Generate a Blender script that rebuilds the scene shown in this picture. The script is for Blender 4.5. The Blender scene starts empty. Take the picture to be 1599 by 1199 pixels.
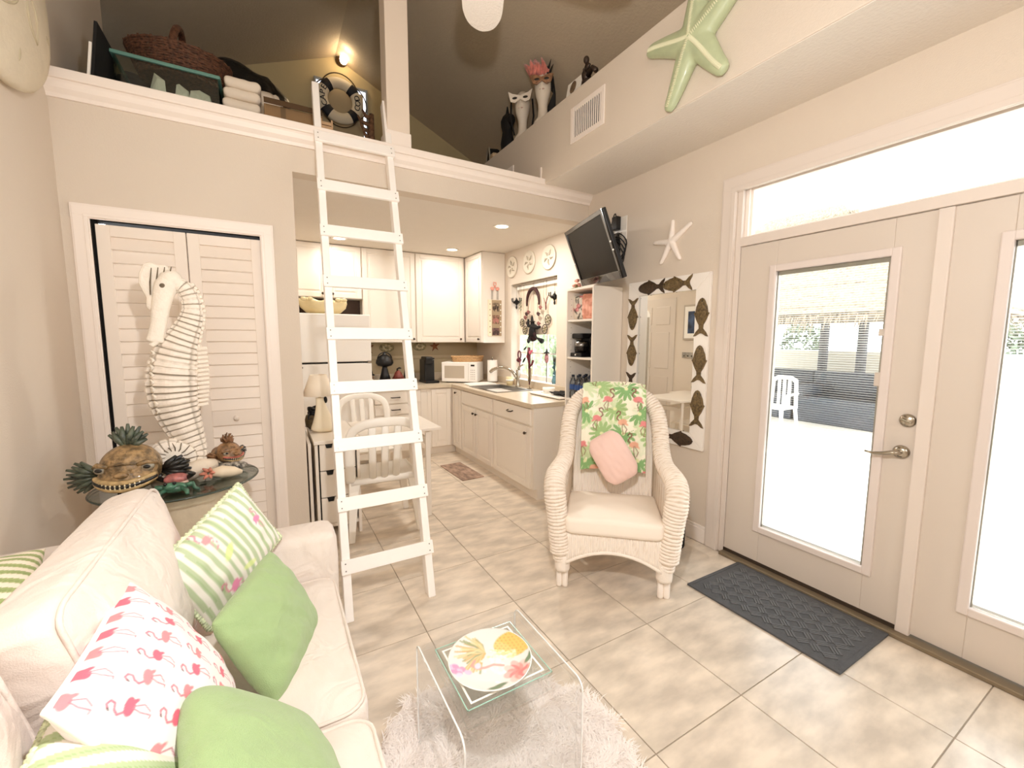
import bpy, bmesh, math, random
import numpy as np
from mathutils import Vector, Matrix, Euler

random.seed(7)
rng = np.random.default_rng(7)
SC = bpy.context.scene
COL = SC.collection
PI = math.pi

# ------------------------------------------------------------------ camera, world, sun, lamps, exposure
cam_d = bpy.data.cameras.new('camera')
cam_d.sensor_fit = 'HORIZONTAL'
cam_d.sensor_width = 36.0
cam_d.lens = 36.0 * 657.16 / 1599.0
cam_d.clip_start = 0.02
cam_d.clip_end = 200
cam = bpy.data.objects.new('camera', cam_d)
COL.objects.link(cam)
cam.location = (0, 0, 1.4516)
_yaw, _pitch, _roll = .5202, .1072, -.0026
fwd = Vector((math.sin(_yaw) * math.cos(_pitch), math.cos(_yaw) * math.cos(_pitch), -math.sin(_pitch)))
rgt = Vector((math.cos(_yaw), -math.sin(_yaw), 0))
upv = rgt.cross(fwd)
r2 = rgt * math.cos(_roll) - upv * math.sin(_roll)
u2 = rgt * math.sin(_roll) + upv * math.cos(_roll)
cam.rotation_euler = Matrix((r2, u2, -fwd)).transposed().to_euler()
SC.camera = cam

world = bpy.data.worlds.new('world')
SC.world = world
world.use_nodes = True
_bg = world.node_tree.nodes['Background']
_bg.inputs[0].default_value = (0.90, 0.95, 1.0, 1)
_bg.inputs[1].default_value = 10.0


def lamp(name, kind, loc, energy, color=(1, 1, 1), **kw):
    d = bpy.data.lights.new(name, kind)
    d.energy = energy
    d.color = color
    for k, v in kw.items():
        if k not in ('rot', 'target'):
            setattr(d, k, v)
    o = bpy.data.objects.new(name, d)
    COL.objects.link(o)
    o.location = loc
    if 'rot' in kw:
        o.rotation_euler = kw['rot']
    if 'target' in kw:
        o.rotation_euler = (Vector(kw['target']) - Vector(loc)).to_track_quat('-Z', 'Y').to_euler()
    return o


WARM = (1.0, 0.965, 0.945)
lamp('sun', 'SUN', (0, 0, 20), 7.0, (1, .98, .95), angle=math.radians(2), rot=(math.radians(28), math.radians(-30), 0))
lamp('room_lamp', 'POINT', (.22, .33, 2.10), 128, WARM, shadow_soft_size=.035)
lamp('rear_fill', 'AREA', (.35, -2.6, 3.2), 42, (.95, .98, 1.0), shape='RECTANGLE', size=2.2, size_y=1.6, target=(1.2, 3, .7))  # added soft fill light, unseen behind the viewer

SC.view_settings.view_transform = 'Standard'
SC.view_settings.look = 'None'
SC.view_settings.gamma = 1
SC.view_settings.use_curve_mapping = False
SC.view_settings.exposure = -0.30
SC.cycles.use_denoising = True
SC.cycles.max_bounces = 16
SC.cycles.diffuse_bounces = 12
SC.cycles.transparent_max_bounces = 24
SC.cycles.sample_clamp_indirect = 4
SC.cycles.caustics_reflective = False
SC.cycles.caustics_refractive = False


# ------------------------------------------------------------------ materials
def lin(c):
    if isinstance(c, str):
        c = tuple(int(c[i:i + 2], 16) / 255 for i in (0, 2, 4))
    return tuple((x / 12.92 if x <= .04045 else ((x + .055) / 1.055) ** 2.4) for x in c)


_M = {}


def mat(name, col, rough=.55, metal=0, var=.06, scale=12, bump=0, bscale=80, coat=0, trans=0, ior=1.45,
        spec=.5, sheen=0, emit=None, estr=0, stretch=None, rnd=0, wrink=0):
    """procedural principled material: noise colour variation + noise relief in object space"""
    if name in _M:
        return _M[name]
    m = bpy.data.materials.new(name)
    m.use_nodes = True
    nt = m.node_tree
    b = nt.nodes['Principled BSDF']
    c = lin(col)
    tc = nt.nodes.new('ShaderNodeTexCoord')
    mp = nt.nodes.new('ShaderNodeMapping')
    nt.links.new(tc.outputs['Object'], mp.inputs[0])
    if stretch:
        mp.inputs['Scale'].default_value = stretch
    nz = nt.nodes.new('ShaderNodeTexNoise')
    nz.inputs['Scale'].default_value = scale
    nz.inputs['Detail'].default_value = 5
    nt.links.new(mp.outputs[0], nz.inputs['Vector'])
    mx = nt.nodes.new('ShaderNodeMix')
    mx.data_type = 'RGBA'
    mx.inputs['A'].default_value = (*[max(0, x * (1 - var)) for x in c], 1)
    mx.inputs['B'].default_value = (*[min(1, x * (1 + var)) for x in c], 1)
    nt.links.new(nz.outputs['Fac'], mx.inputs['Factor'])
    if var > .18:
        cr = nt.nodes.new('ShaderNodeMapRange')
        cr.inputs['From Min'].default_value = .36
        cr.inputs['From Max'].default_value = .64
        nt.links.new(nz.outputs['Fac'], cr.inputs['Value'])
        nt.links.new(cr.outputs[0], mx.inputs['Factor'])
    out = mx.outputs['Result']
    if rnd:
        oi = nt.nodes.new('ShaderNodeObjectInfo')
        hs = nt.nodes.new('ShaderNodeHueSaturation')
        mr = nt.nodes.new('ShaderNodeMapRange')
        mr.inputs['To Min'].default_value = 1 - rnd
        mr.inputs['To Max'].default_value = 1 + rnd
        nt.links.new(oi.outputs['Random'], mr.inputs['Value'])
        nt.links.new(mr.outputs[0], hs.inputs['Value'])
        nt.links.new(out, hs.inputs['Color'])
        out = hs.outputs['Color']
    nt.links.new(out, b.inputs['Base Color'])
    b.inputs['Roughness'].default_value = rough
    b.inputs['Metallic'].default_value = metal
    b.inputs['IOR'].default_value = ior
    b.inputs['Specular IOR Level'].default_value = spec
    b.inputs['Coat Weight'].default_value = coat
    b.inputs['Transmission Weight'].default_value = trans
    b.inputs['Sheen Weight'].default_value = sheen
    if emit:
        b.inputs['Emission Color'].default_value = (*lin(emit), 1)
        b.inputs['Emission Strength'].default_value = estr
    if bump:
        bn = nt.nodes.new('ShaderNodeTexNoise')
        bn.inputs['Scale'].default_value = bscale
        bn.inputs['Detail'].default_value = 4
        nt.links.new(mp.outputs[0], bn.inputs['Vector'])
        bp = nt.nodes.new('ShaderNodeBump')
        bp.inputs['Strength'].default_value = bump
        bp.inputs['Distance'].default_value = .01
        nt.links.new(bn.outputs['Fac'], bp.inputs['Height'])
        nt.links.new(bp.outputs[0], b.inputs['Normal'])
        if wrink:
            wn = nt.nodes.new('ShaderNodeTexNoise')
            wn.inputs['Scale'].default_value = 7
            wn.inputs['Detail'].default_value = 2
            wn.inputs['Distortion'].default_value = 1.6
            nt.links.new(mp.outputs[0], wn.inputs['Vector'])
            b2_ = nt.nodes.new('ShaderNodeBump')
            b2_.inputs['Strength'].default_value = wrink
            b2_.inputs['Distance'].default_value = .05
            nt.links.new(wn.outputs['Fac'], b2_.inputs['Height'])
            nt.links.new(b2_.outputs[0], bp.inputs['Normal'])
    _M[name] = m
    return m


def print_mat(name, rough=.8, sheen=0, bump=.15, bscale=260, coat=0):
    """flat print: base colour from the mesh colour attribute 'print'"""
    m = bpy.data.materials.new(name)
    m.use_nodes = True
    nt = m.node_tree
    b = nt.nodes['Principled BSDF']
    at = nt.nodes.new('ShaderNodeAttribute')
    at.attribute_name = 'print'
    nt.links.new(at.outputs['Color'], b.inputs['Base Color'])
    b.inputs['Roughness'].default_value = rough
    b.inputs['Sheen Weight'].default_value = sheen
    b.inputs['Coat Weight'].default_value = coat
    tc = nt.nodes.new('ShaderNodeTexCoord')
    bn = nt.nodes.new('ShaderNodeTexNoise')
    bn.inputs['Scale'].default_value = bscale
    nt.links.new(tc.outputs['Object'], bn.inputs['Vector'])
    bp = nt.nodes.new('ShaderNodeBump')
    bp.inputs['Strength'].default_value = bump
    bp.inputs['Distance'].default_value = .004
    nt.links.new(bn.outputs['Fac'], bp.inputs['Height'])
    nt.links.new(bp.outputs[0], b.inputs['Normal'])
    return m


def thin_glass(name, tint=(.97, .985, .98), refl=.10):
    m = bpy.data.materials.new(name)
    m.use_nodes = True
    nt = m.node_tree
    nt.nodes.remove(nt.nodes['Principled BSDF'])
    t = nt.nodes.new('ShaderNodeBsdfTransparent')
    t.inputs[0].default_value = (*tint, 1)
    g = nt.nodes.new('ShaderNodeBsdfGlossy')
    g.inputs['Roughness'].default_value = .02
    lw = nt.nodes.new('ShaderNodeLayerWeight')
    lw.inputs['Blend'].default_value = .35
    mr = nt.nodes.new('ShaderNodeMapRange')
    mr.inputs['To Min'].default_value = refl * .35
    mr.inputs['To Max'].default_value = min(1, refl * 5)
    nt.links.new(lw.outputs['Fresnel'], mr.inputs['Value'])
    mx = nt.nodes.new('ShaderNodeMixShader')
    nt.links.new(mr.outputs[0], mx.inputs[0])
    nt.links.new(t.outputs[0], mx.inputs[1])
    nt.links.new(g.outputs[0], mx.inputs[2])
    nt.links.new(mx.outputs[0], nt.nodes['Material Output'].inputs[0])
    return m


# palette
WALL = mat('wall_paint', 'D9CEC0', .85, var=.015, scale=3, bump=.12, bscale=140)
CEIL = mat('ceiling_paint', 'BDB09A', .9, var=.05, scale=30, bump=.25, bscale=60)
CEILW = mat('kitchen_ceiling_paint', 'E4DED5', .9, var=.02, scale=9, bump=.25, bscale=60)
TRIM = mat('trim_paint', 'F3EAE2', .4, var=.015, scale=4)
DTRIM = mat('door_trim_paint', 'DDD3CA', .4, var=.015, scale=4)  # darker copy of the trim paint, backlit shade put into its colour
DOORP = mat('door_paint', 'D2C8BD', .42, var=.015, scale=4)  # door colour lowered to carry the backlit shade
CAB = mat('cabinet_white', 'E9E2D8', .35, var=.012, scale=5)
LADDERW = mat('ladder_paint', 'FBF8F4', .45, var=.02, scale=14, bump=.1, bscale=40)
PLASTIC = mat('white_plastic', 'F4F1EA', .35, var=.01)
APPL = mat('appliance_white', 'F0EDE8', .3, var=.01, bump=.1, bscale=220)
BLACK = mat('black_plastic', '0C0B0C', .35, var=.2)
BLACKM = mat('black_matte', '100E0D', .75, var=.25)
DARKGAP = mat('dark_gap', '14100D', .9, var=.2)
CHROME = mat('brushed_nickel', 'B8B0A2', .22, metal=1, var=.05, scale=60)
STEEL = mat('stainless_steel', '8E8B86', .28, metal=1, var=.08, scale=80)
KNOB = mat('dark_knob', '4B4138', .35, metal=.8, var=.1)
SOFA = mat('sofa_cotton', 'DFD4CA', .9, var=.02, scale=5, bump=.2, bscale=320, sheen=.15, wrink=.32)
GLASS = thin_glass('window_glass')
CLEAR = thin_glass('acrylic', (.99, .995, .995), .05)
EDGELIGHT = mat('acrylic_edge_highlight', 'F4F6F6', .1, coat=.5, var=.02)  # opaque white for the painted edge highlight
TGLASS = thin_glass('table_glass', (.80, .87, .84), .16)
GREENGLASS = thin_glass('green_edge_glass', (.965, .985, .975), .04)
BOTTLE = thin_glass('bottle_plastic', (.86, .9, .93), .25)


# ------------------------------------------------------------------ mesh building
class MB:
    def __init__(s):
        s.v, s.f, s.c = [], [], None

    def add(s, vs, fs):
        o = len(s.v)
        s.v.extend([tuple(map(float, p)) for p in vs])
        s.f.extend([tuple(i + o for i in f) for f in fs])
        return s

    def box(s, x0, x1, y0, y1, z0, z1):
        return s.add([(x0, y0, z0), (x1, y0, z0), (x1, y1, z0), (x0, y1, z0), (x0, y0, z1), (x1, y0, z1), (x1, y1, z1), (x0, y1, z1)],
                     [(0, 3, 2, 1), (4, 5, 6, 7), (0, 1, 5, 4), (1, 2, 6, 5), (2, 3, 7, 6), (3, 0, 4, 7)])

    def obox(s, c, sz, ax=None):
        c = Vector(c)
        X, Y, Z = ax if ax else (Vector((1, 0, 0)), Vector((0, 1, 0)), Vector((0, 0, 1)))
        X, Y, Z = Vector(X), Vector(Y), Vector(Z)
        a, b, d = sz[0] / 2, sz[1] / 2, sz[2] / 2
        vs = [c + X * (i * a) + Y * (j * b) + Z * (k * d) for k in (-1, 1) for i, j in ((-1, -1), (1, -1), (1, 1), (-1, 1))]
        return s.add(vs, [(0, 3, 2, 1), (4, 5, 6, 7), (0, 1, 5, 4), (1, 2, 6, 5), (2, 3, 7, 6), (3, 0, 4, 7)])

    def tube(s, pts, r, n=10, closed=False, squash=1, upv=None, cap=True):
        P = [Vector(p) for p in pts]
        m = len(P)
        R = r if hasattr(r, '__len__') else [r] * m
        vs = []
        nrm = None
        for i in range(m):
            if closed:
                t = P[(i + 1) % m] - P[i - 1]
            else:
                t = P[min(i + 1, m - 1)] - P[max(i - 1, 0)]
            if t.length < 1e-9:
                t = Vector((0, 0, 1))
            t.normalize()
            if upv is not None:
                a = Vector(upv)
                a = a - t * a.dot(t)
                if a.length < 1e-6:
                    a = t.orthogonal()
                nrm = a.normalized()
            elif nrm is None:
                nrm = t.orthogonal().normalized()
            else:
                nrm = nrm - t * nrm.dot(t)
                nrm = nrm.normalized() if nrm.length > 1e-6 else t.orthogonal().normalized()
            bn = t.cross(nrm)
            for k in range(n):
                a = 2 * PI * k / n
                vs.append(P[i] + nrm * (R[i] * math.cos(a) * squash) + bn * (R[i] * math.sin(a)))
        fs = []
        for i in range(m if closed else m - 1):
            j = (i + 1) % m
            for k in range(n):
                l = (k + 1) % n
                fs.append((i * n + k, i * n + l, j * n + l, j * n + k))
        if not closed and cap:
            fs.append(tuple(range(n))[::-1])
            fs.append(tuple((m - 1) * n + k for k in range(n)))
        return s.add(vs, fs)

    def lathe(s, prof, c=(0, 0, 0), n=24, ax=None, sx=1, sy=1, caps=(1, 1)):
        c = Vector(c)
        X, Y, Z = [Vector(q) for q in ax] if ax else (Vector((1, 0, 0)), Vector((0, 1, 0)), Vector((0, 0, 1)))
        vs = []
        for r, z in prof:
            for k in range(n):
                a = 2 * PI * k / n
                vs.append(c + X * (max(r, 1e-4) * math.cos(a) * sx) + Y * (max(r, 1e-4) * math.sin(a) * sy) + Z * z)
        fs = []
        m = len(prof)
        for i in range(m - 1):
            for k in range(n):
                l = (k + 1) % n
                fs.append((i * n + k, i * n + l, (i + 1) * n + l, (i + 1) * n + k))
        if caps[0]:
            fs.append(tuple(range(n))[::-1])
        if caps[1]:
            fs.append(tuple((m - 1) * n + k for k in range(n)))
        return s.add(vs, fs)

    def ell(s, c, r, n=14, m=9, ax=None):
        prof = [(math.sin(PI * i / m), -math.cos(PI * i / m)) for i in range(m + 1)]
        c = Vector(c)
        X, Y, Z = [Vector(q) for q in ax] if ax else (Vector((1, 0, 0)), Vector((0, 1, 0)), Vector((0, 0, 1)))
        if not hasattr(r, '__len__'):
            r = (r, r, r)
        return s.lathe([(p, q * r[2]) for p, q in prof], c, n, (X, Y, Z), r[0], r[1])

    def prism(s, poly, h, o=(0, 0, 0), ax=None, dome=0):
        """2-D outline extruded by h along the third axis; dome raises the middle of the far face"""
        o = Vector(o)
        X, Y, Z = [Vector(q) for q in ax] if ax else (Vector((1, 0, 0)), Vector((0, 1, 0)), Vector((0, 0, 1)))
        n = len(poly)
        cx = sum(p[0] for p in poly) / n
        cy = sum(p[1] for p in poly) / n
        vs = [o + X * p[0] + Y * p[1] for p in poly] + [o + X * p[0] + Y * p[1] + Z * h for p in poly]
        fs = [(i, (i + 1) % n, n + (i + 1) % n, n + i) for i in range(n)]
        if dome:
            vs += [o + X * (cx + (p[0] - cx) * .55) + Y * (cy + (p[1] - cy) * .55) + Z * (h + dome * .75) for p in poly]
            vs += [o + X * cx + Y * cy + Z * (h + dome)]
            fs += [(n + i, n + (i + 1) % n, 2 * n + (i + 1) % n, 2 * n + i) for i in range(n)]
            fs += [(2 * n + i, 2 * n + (i + 1) % n, 3 * n) for i in range(n)]
        else:
            fs.append(tuple(n + i for i in range(n)))
        fs.append(tuple(range(n))[::-1])
        return s.add(vs, fs)

    def grid(s, fn, nu, nv, flip=False):
        vs = [fn(i / nu, j / nv) for j in range(nv + 1) for i in range(nu + 1)]
        fs = []
        for j in range(nv):
            for i in range(nu):
                a = j * (nu + 1) + i
                q = (a, a + 1, a + nu + 2, a + nu + 1)
                fs.append(q[::-1] if flip else q)
        return s.add(vs, fs)


def world_inv(p):
    return p.matrix_basis.inverted() if p.parent is None else Matrix.Identity(4)


def obj(name, mb, m, parent=None, smooth=False, bevel=0, sub=0, kind=None, label=None, thick=0, recalc=True):
    """link ONE mesh object; vertices are in world coordinates (or in the thing's own, while the thing is still at the origin)"""
    me = bpy.data.meshes.new(name)
    vs = mb.v
    loc = None
    if parent is None and len(vs):
        A = np.array(vs)
        loc = ((A[:, 0].min() + A[:, 0].max()) / 2, (A[:, 1].min() + A[:, 1].max()) / 2, A[:, 2].min())
        vs = (A - np.array(loc)).tolist()
    me.from_pydata(vs, [], mb.f)
    if recalc:
        bm = bmesh.new()
        bm.from_mesh(me)
        bmesh.ops.recalc_face_normals(bm, faces=bm.faces)
        bm.to_mesh(me)
        bm.free()
    if mb.c is not None:
        ca = me.color_attributes.new('print', 'FLOAT_COLOR', 'POINT')
        cc = np.ones((len(mb.v), 4), dtype=np.float32)
        cc[:, :3] = mb.c
        ca.data.foreach_set('color', cc.ravel())
    if smooth:
        me.polygons.foreach_set('use_smooth', [True] * len(me.polygons))
    me.materials.append(m)
    o = bpy.data.objects.new(name, me)
    COL.objects.link(o)
    if loc:
        o.location = loc
    if parent:
        o.parent = parent
        o.matrix_parent_inverse = world_inv(parent)
    if thick:
        md = o.modifiers.new('solid', 'SOLIDIFY')
        md.thickness = thick
        md.offset = 0
    if bevel:
        md = o.modifiers.new('bevel', 'BEVEL')
        md.width = bevel
        md.segments = 2
        md.limit_method = 'ANGLE'
        md.angle_limit = math.radians(40)
    if sub:
        md = o.modifiers.new('sub', 'SUBSURF')
        md.levels = md.render_levels = sub
    if kind:
        o['kind'] = kind
    if label:
        o['label'] = label
    return o


def thing(name, label, cat, loc=(0, 0, 0), rz=0, group=None):
    o = bpy.data.objects.new(name, None)
    o.empty_display_size = .05
    COL.objects.link(o)
    o.location = loc
    o.rotation_euler = (0, 0, rz)
    return tag(o, label, cat, group)


def tag(o, label, cat, group=None):
    o['label'] = label
    o['category'] = cat
    if group:
        o['group'] = group
    return o


def dup(root, loc=None, rz=None, label=None):
    """a copy of a thing with copies of its parts and their sub-parts, sharing mesh data"""
    r = root.copy()
    COL.objects.link(r)
    if loc is not None:
        r.location = loc
    if rz is not None:
        r.rotation_euler = (0, 0, rz)
    if label:
        r['label'] = label
    for ch in list(root.children):
        c = ch.copy()
        COL.objects.link(c)
        c.parent = r
        for g in list(ch.children):
            d = g.copy()
            COL.objects.link(d)
            d.parent = c
    return r


def structure(name, mb, m, parent=None, **kw):
    o = obj(name, mb, m, parent, **kw)
    if parent is None:
        o['kind'] = 'structure'
    return o


def arc(cx, cy, r, a0, a1, n):
    return [(cx + r * math.cos(a0 + (a1 - a0) * i / n), cy + r * math.sin(a0 + (a1 - a0) * i / n)) for i in range(n + 1)]


def rrect(w, h, r, n=4):
    p = []
    for sx, sy, a in ((1, 1, 0), (-1, 1, PI / 2), (-1, -1, PI), (1, -1, 1.5 * PI)):
        p += arc(sx * (w / 2 - r), sy * (h / 2 - r), r, a, a + PI / 2, n)
    return p


def spline(pts, n):
    """Catmull-Rom through points (any dimension), n samples"""
    P = [np.array(p, float) for p in pts]
    P = [2 * P[0] - P[1]] + P + [2 * P[-1] - P[-2]]
    out = []
    m = len(P) - 3
    for i in range(n):
        t = i / (n - 1) * m
        k = min(int(t), m - 1)
        t -= k
        a, b, c, d = P[k:k + 4]
        out.append(.5 * ((2 * b) + (c - a) * t + (2 * a - 5 * b + 4 * c - d) * t * t + (3 * b - a - 3 * c + d) * t ** 3))
    return out


def text_mesh(txt, size, depth=.002, spacing=1.0):
    cu = bpy.data.curves.new('lettering', 'FONT')
    cu.body = txt
    cu.size = size
    cu.extrude = depth
    cu.align_x = 'CENTER'
    cu.align_y = 'CENTER'
    cu.space_character = spacing
    o = bpy.data.objects.new('lettering', cu)
    COL.objects.link(o)
    dg = bpy.context.evaluated_depsgraph_get()
    dg.update()
    me = bpy.data.meshes.new_from_object(o.evaluated_get(dg))
    vs = [tuple(v.co) for v in me.vertices]
    fs = [tuple(p.vertices) for p in me.polygons]
    bpy.data.objects.remove(o)
    bpy.data.curves.remove(cu)
    bpy.data.meshes.remove(me)
    return vs, fs


# ------------------------------------------------------------------ flat prints (colour per vertex of a dense mesh)
class Print:
    def __init__(s, U, V, base):
        s.U, s.V = U, V
        s.c = np.tile(np.array(lin(base)), (len(U), 1))

    def paint(s, mask, col, k=1):
        mask = np.clip(np.asarray(mask, float), 0, 1)[:, None] * k
        s.c = s.c * (1 - mask) + np.array(lin(col)) * mask

    def soft(s, d, w=.0025):
        return np.clip(.5 - d / w, 0, 1)

    def ellipse(s, cx, cy, rx, ry, rot, col, k=1, w=.003):
        dx, dy = s.U - cx, s.V - cy
        a = dx * math.cos(rot) + dy * math.sin(rot)
        b = -dx * math.sin(rot) + dy * math.cos(rot)
        d = (np.sqrt((a / rx) ** 2 + (b / ry) ** 2) - 1) * min(rx, ry)
        s.paint(s.soft(d, w), col, k)

    def line(s, pts, wid, col, k=1, w=.003):
        d = np.full(len(s.U), 9.)
        for (x0, y0), (x1, y1) in zip(pts[:-1], pts[1:]):
            dx, dy = x1 - x0, y1 - y0
            t = np.clip(((s.U - x0) * dx + (s.V - y0) * dy) / (dx * dx + dy * dy + 1e-12), 0, 1)
            d = np.minimum(d, np.hypot(s.U - x0 - t * dx, s.V - y0 - t * dy))
        s.paint(s.soft(d - wid / 2, w), col, k)

    def palm(s, cx, cy, r, n, rot, col, span=2 * PI, sharp=.55, w=.004):
        dx, dy = s.U - cx, s.V - cy
        th = np.arctan2(dy, dx) - rot
        th = (th + PI) % (2 * PI) - PI
        rr = np.hypot(dx, dy)
        env = r * (.28 + .72 * np.abs(np.cos(th * n / 2)) ** sharp) * np.where(np.abs(th) < span / 2, 1, .12)
        s.paint(s.soft(rr - env, w), col)

    def flamingo(s, cx, cy, z, rot=0, flip=1, body='D9607A', neck='C65A6C', leg='B5606A', w=.003):
        def T(p):
            x, y = p[0] * z * flip, p[1] * z
            return (cx + x * math.cos(rot) - y * math.sin(rot), cy + x * math.sin(rot) + y * math.cos(rot))
        nk = [T(p) for p in ((-.3, .1), (-.5, .3), (-.42, .55), (-.2, .7), (-.18, .92), (-.38, 1.0), (-.5, .86))]
        s.line(nk, .115 * z, neck, w=w)
        x, y = T((0, 0))
        s.ellipse(x, y, .42 * z, .27 * z, rot + flip * .35, body, w=w)
        x, y = T((.3, -.12))
        s.ellipse(x, y, .25 * z, .1 * z, rot - flip * .6, body, w=w)
        s.line([T(p) for p in ((.02, -.2), (.0, -.6), (.12, -1.1), (.0, -1.12))], .07 * z, leg, w=w)
        s.line([T(p) for p in ((.12, -.2), (.4, -.62), (.25, -1.0))], .07 * z, leg, w=w)
        s.line([T(p) for p in ((-.5, .86), (-.54, .76))], .07 * z, '3A2A2C', w=w)


def pillow(w, h, t, C, X, Y, n=56, pinch=.07, fn=None, base='FFFFFF', wr=.006, seed=0, plump=.42, rnd=0):
    """closed cushion; returns an MB with print colours. C centre, X / Y in-plane axes (vectors), normal = X x Y"""
    r = np.random.default_rng(seed)
    X, Y = np.array(X, float), np.array(Y, float)
    X /= np.linalg.norm(X)
    Y = Y - X * X.dot(Y)
    Y /= np.linalg.norm(Y)
    N = np.cross(X, Y)
    C = np.array(C, float)
    g = np.linspace(-1, 1, n + 1)
    g = np.sign(g) * (1 - (1 - np.abs(g)) ** 1.25)
    U, V = np.meshgrid(g, g)
    U, V = U.ravel(), V.ravel()
    px = w / 2 * U * (1 - pinch * (1 - V ** 2) ** .8)
    py = h / 2 * V * (1 - pinch * (1 - U ** 2) ** .8)
    px, py = px * np.sqrt(1 - rnd * V ** 4 * U ** 2), py * np.sqrt(1 - rnd * U ** 4 * V ** 2)
    prof = np.clip((1 - U ** 2) * (1 - V ** 2), 0, 1) ** plump
    k = [r.normal(0, 1, 2) * 9 for _ in range(6)]
    ph = r.uniform(0, 6.28, 6)
    wrn = sum(np.sin(k[i][0] * U + k[i][1] * V + ph[i]) for i in range(6)) / 6
    edge = np.sqrt(np.clip(prof, 0, 1))
    zt = t / 2 * prof + wr * wrn * edge
    zb = -t / 2 * prof + wr * wrn * edge * .5
    mb = MB()
    P1 = C + np.outer(px, X) + np.outer(py, Y) + np.outer(zt, N)
    P2 = C + np.outer(px, X) + np.outer(py, Y) + np.outer(zb, N)
    m = n + 1
    isb = (np.abs(U) > .9999) | (np.abs(V) > .9999)
    idx2 = np.where(isb, np.arange(m * m), 0)
    inner = np.where(~isb)[0]
    idx2[inner] = m * m + np.arange(len(inner))
    vs = np.vstack([P1, P2[inner]])
    fs = []
    for j in range(n):
        for i in range(n):
            a = j * m + i
            q = (a, a + 1, a + m + 1, a + m)
            fs.append(q)
            fs.append(tuple(int(idx2[x]) for x in q[::-1]))
    mb.v = [tuple(p) for p in vs]
    mb.f = fs
    UU = np.concatenate([px, px[inner]])
    VV = np.concatenate([py, py[inner]])
    pr = Print(UU, VV, base)
    if fn:
        fn(pr, np.concatenate([np.ones(m * m), -np.ones(len(inner))]))
    mb.c = pr.c
    edge_path = []
    lin_ = [i / n * 2 - 1 for i in range(n + 1)]
    for a in range(n):
        edge_path.append(P1[0 * m + a])
    for a in range(n):
        edge_path.append(P1[a * m + n])
    for a in range(n):
        edge_path.append(P1[n * m + n - a])
    for a in range(n):
        edge_path.append(P1[(n - a) * m])
    mb.edge = edge_path
    return mb

# ================================================================== THE ROOM
XL, XR, YL, YB = -.92, 2.622, 3.16, 5.61       # left wall, right wall, loft wall, kitchen back wall
YN = -3.0                                      # wall behind the viewer
YG = 5.30                                      # gable wall of the loft
RX, RZ, RS, LS = .78, 4.53, .467, .40          # ridge and the two roof slopes
WT = .14
ZC, ZL = 2.515, 2.75                           # kitchen ceiling, loft floor


def roof(x):
    return RZ - (RS * (x - RX) if x > RX else LS * (RX - x))


# floor: grout bed and tiles
fl = structure('floor', MB().box(XL - .1, XR + .02, YN - .1, YB + .1, -.12, -.004), mat('grout', 'A89C8C', .9))
TILE = mat('floor_tile', 'D4C8B8', .3, var=.185, scale=4.5, bump=.05, bscale=9, rnd=.03, stretch=(1, 2.3, 1))
TS, TX0, TY0, G = .4998, 1.1053, 2.902, .0025
full = None
for i in range(-5, 5):
    for j in range(-6, 9):
        x0, x1 = TX0 + i * TS, TX0 + (i + 1) * TS
        y1, y0 = TY0 - j * TS, TY0 - (j + 1) * TS
        cx0, cx1, cy0, cy1 = max(x0, XL), min(x1, XR), max(y0, -1.2), min(y1, YB)
        if cx1 - cx0 < .03 or cy1 - cy0 < .03:
            continue
        whole = abs(cx1 - cx0 - TS) < 1e-6 and abs(cy1 - cy0 - TS) < 1e-6
        if whole and full:
            o = full.copy()
            COL.objects.link(o)
            o.location = (x0, y0, 0)
            continue
        if whole:
            o = obj('floor_tile', MB().box(G, TS - G, G, TS - G, -.008, 0), TILE, fl)
            full = o
            o.location = (x0, y0, 0)
        else:
            obj('floor_tile', MB().box(cx0 + G, cx1 - G, cy0 + G, cy1 - G, -.008, 0), TILE, fl)
structure('floor_behind', MB().box(XL, XR, YN, -1.2, -.008, 0), TILE)

# left wall (ends part-way into the loft), recess beyond it
mb = MB().box(XL - WT, XL, YN, YL, 0, roof(XL)).box(XL - WT, XL, YL, 4.27, ZL - .2, roof(XL))
structure('wall_left', mb, WALL)
structure('wall_loft_left', MB().box(-2.4, -2.25, 4.27, YG, ZL - .2, 3.6).box(-2.4, XL, 4.13, 4.27, ZL - .2, 3.6), WALL)
# right wall with door, transom and window openings
DY0, DY1, DZ = -.36, 1.70, 2.43
WY0, WY1, WZ0, WZ1 = 3.64, 4.60, .965, 2.11
zt = roof(XR)
mb = MB()
mb.box(XR, XR + WT, YN, DY0, 0, zt).box(XR, XR + WT, DY0, DY1, DZ, zt).box(XR, XR + WT, DY1, WY0, 0, zt)
mb.box(XR, XR + WT, WY0, WY1, 0, WZ0).box(XR, XR + WT, WY0, WY1, WZ1, zt).box(XR, XR + WT, WY1, YB + WT, 0, zt)
structure('wall_right', mb, WALL)
# wall behind the viewer
structure('wall_near', MB().box(XL - WT, XR + WT, YN - WT, YN, 0, 4.6), WALL)
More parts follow.
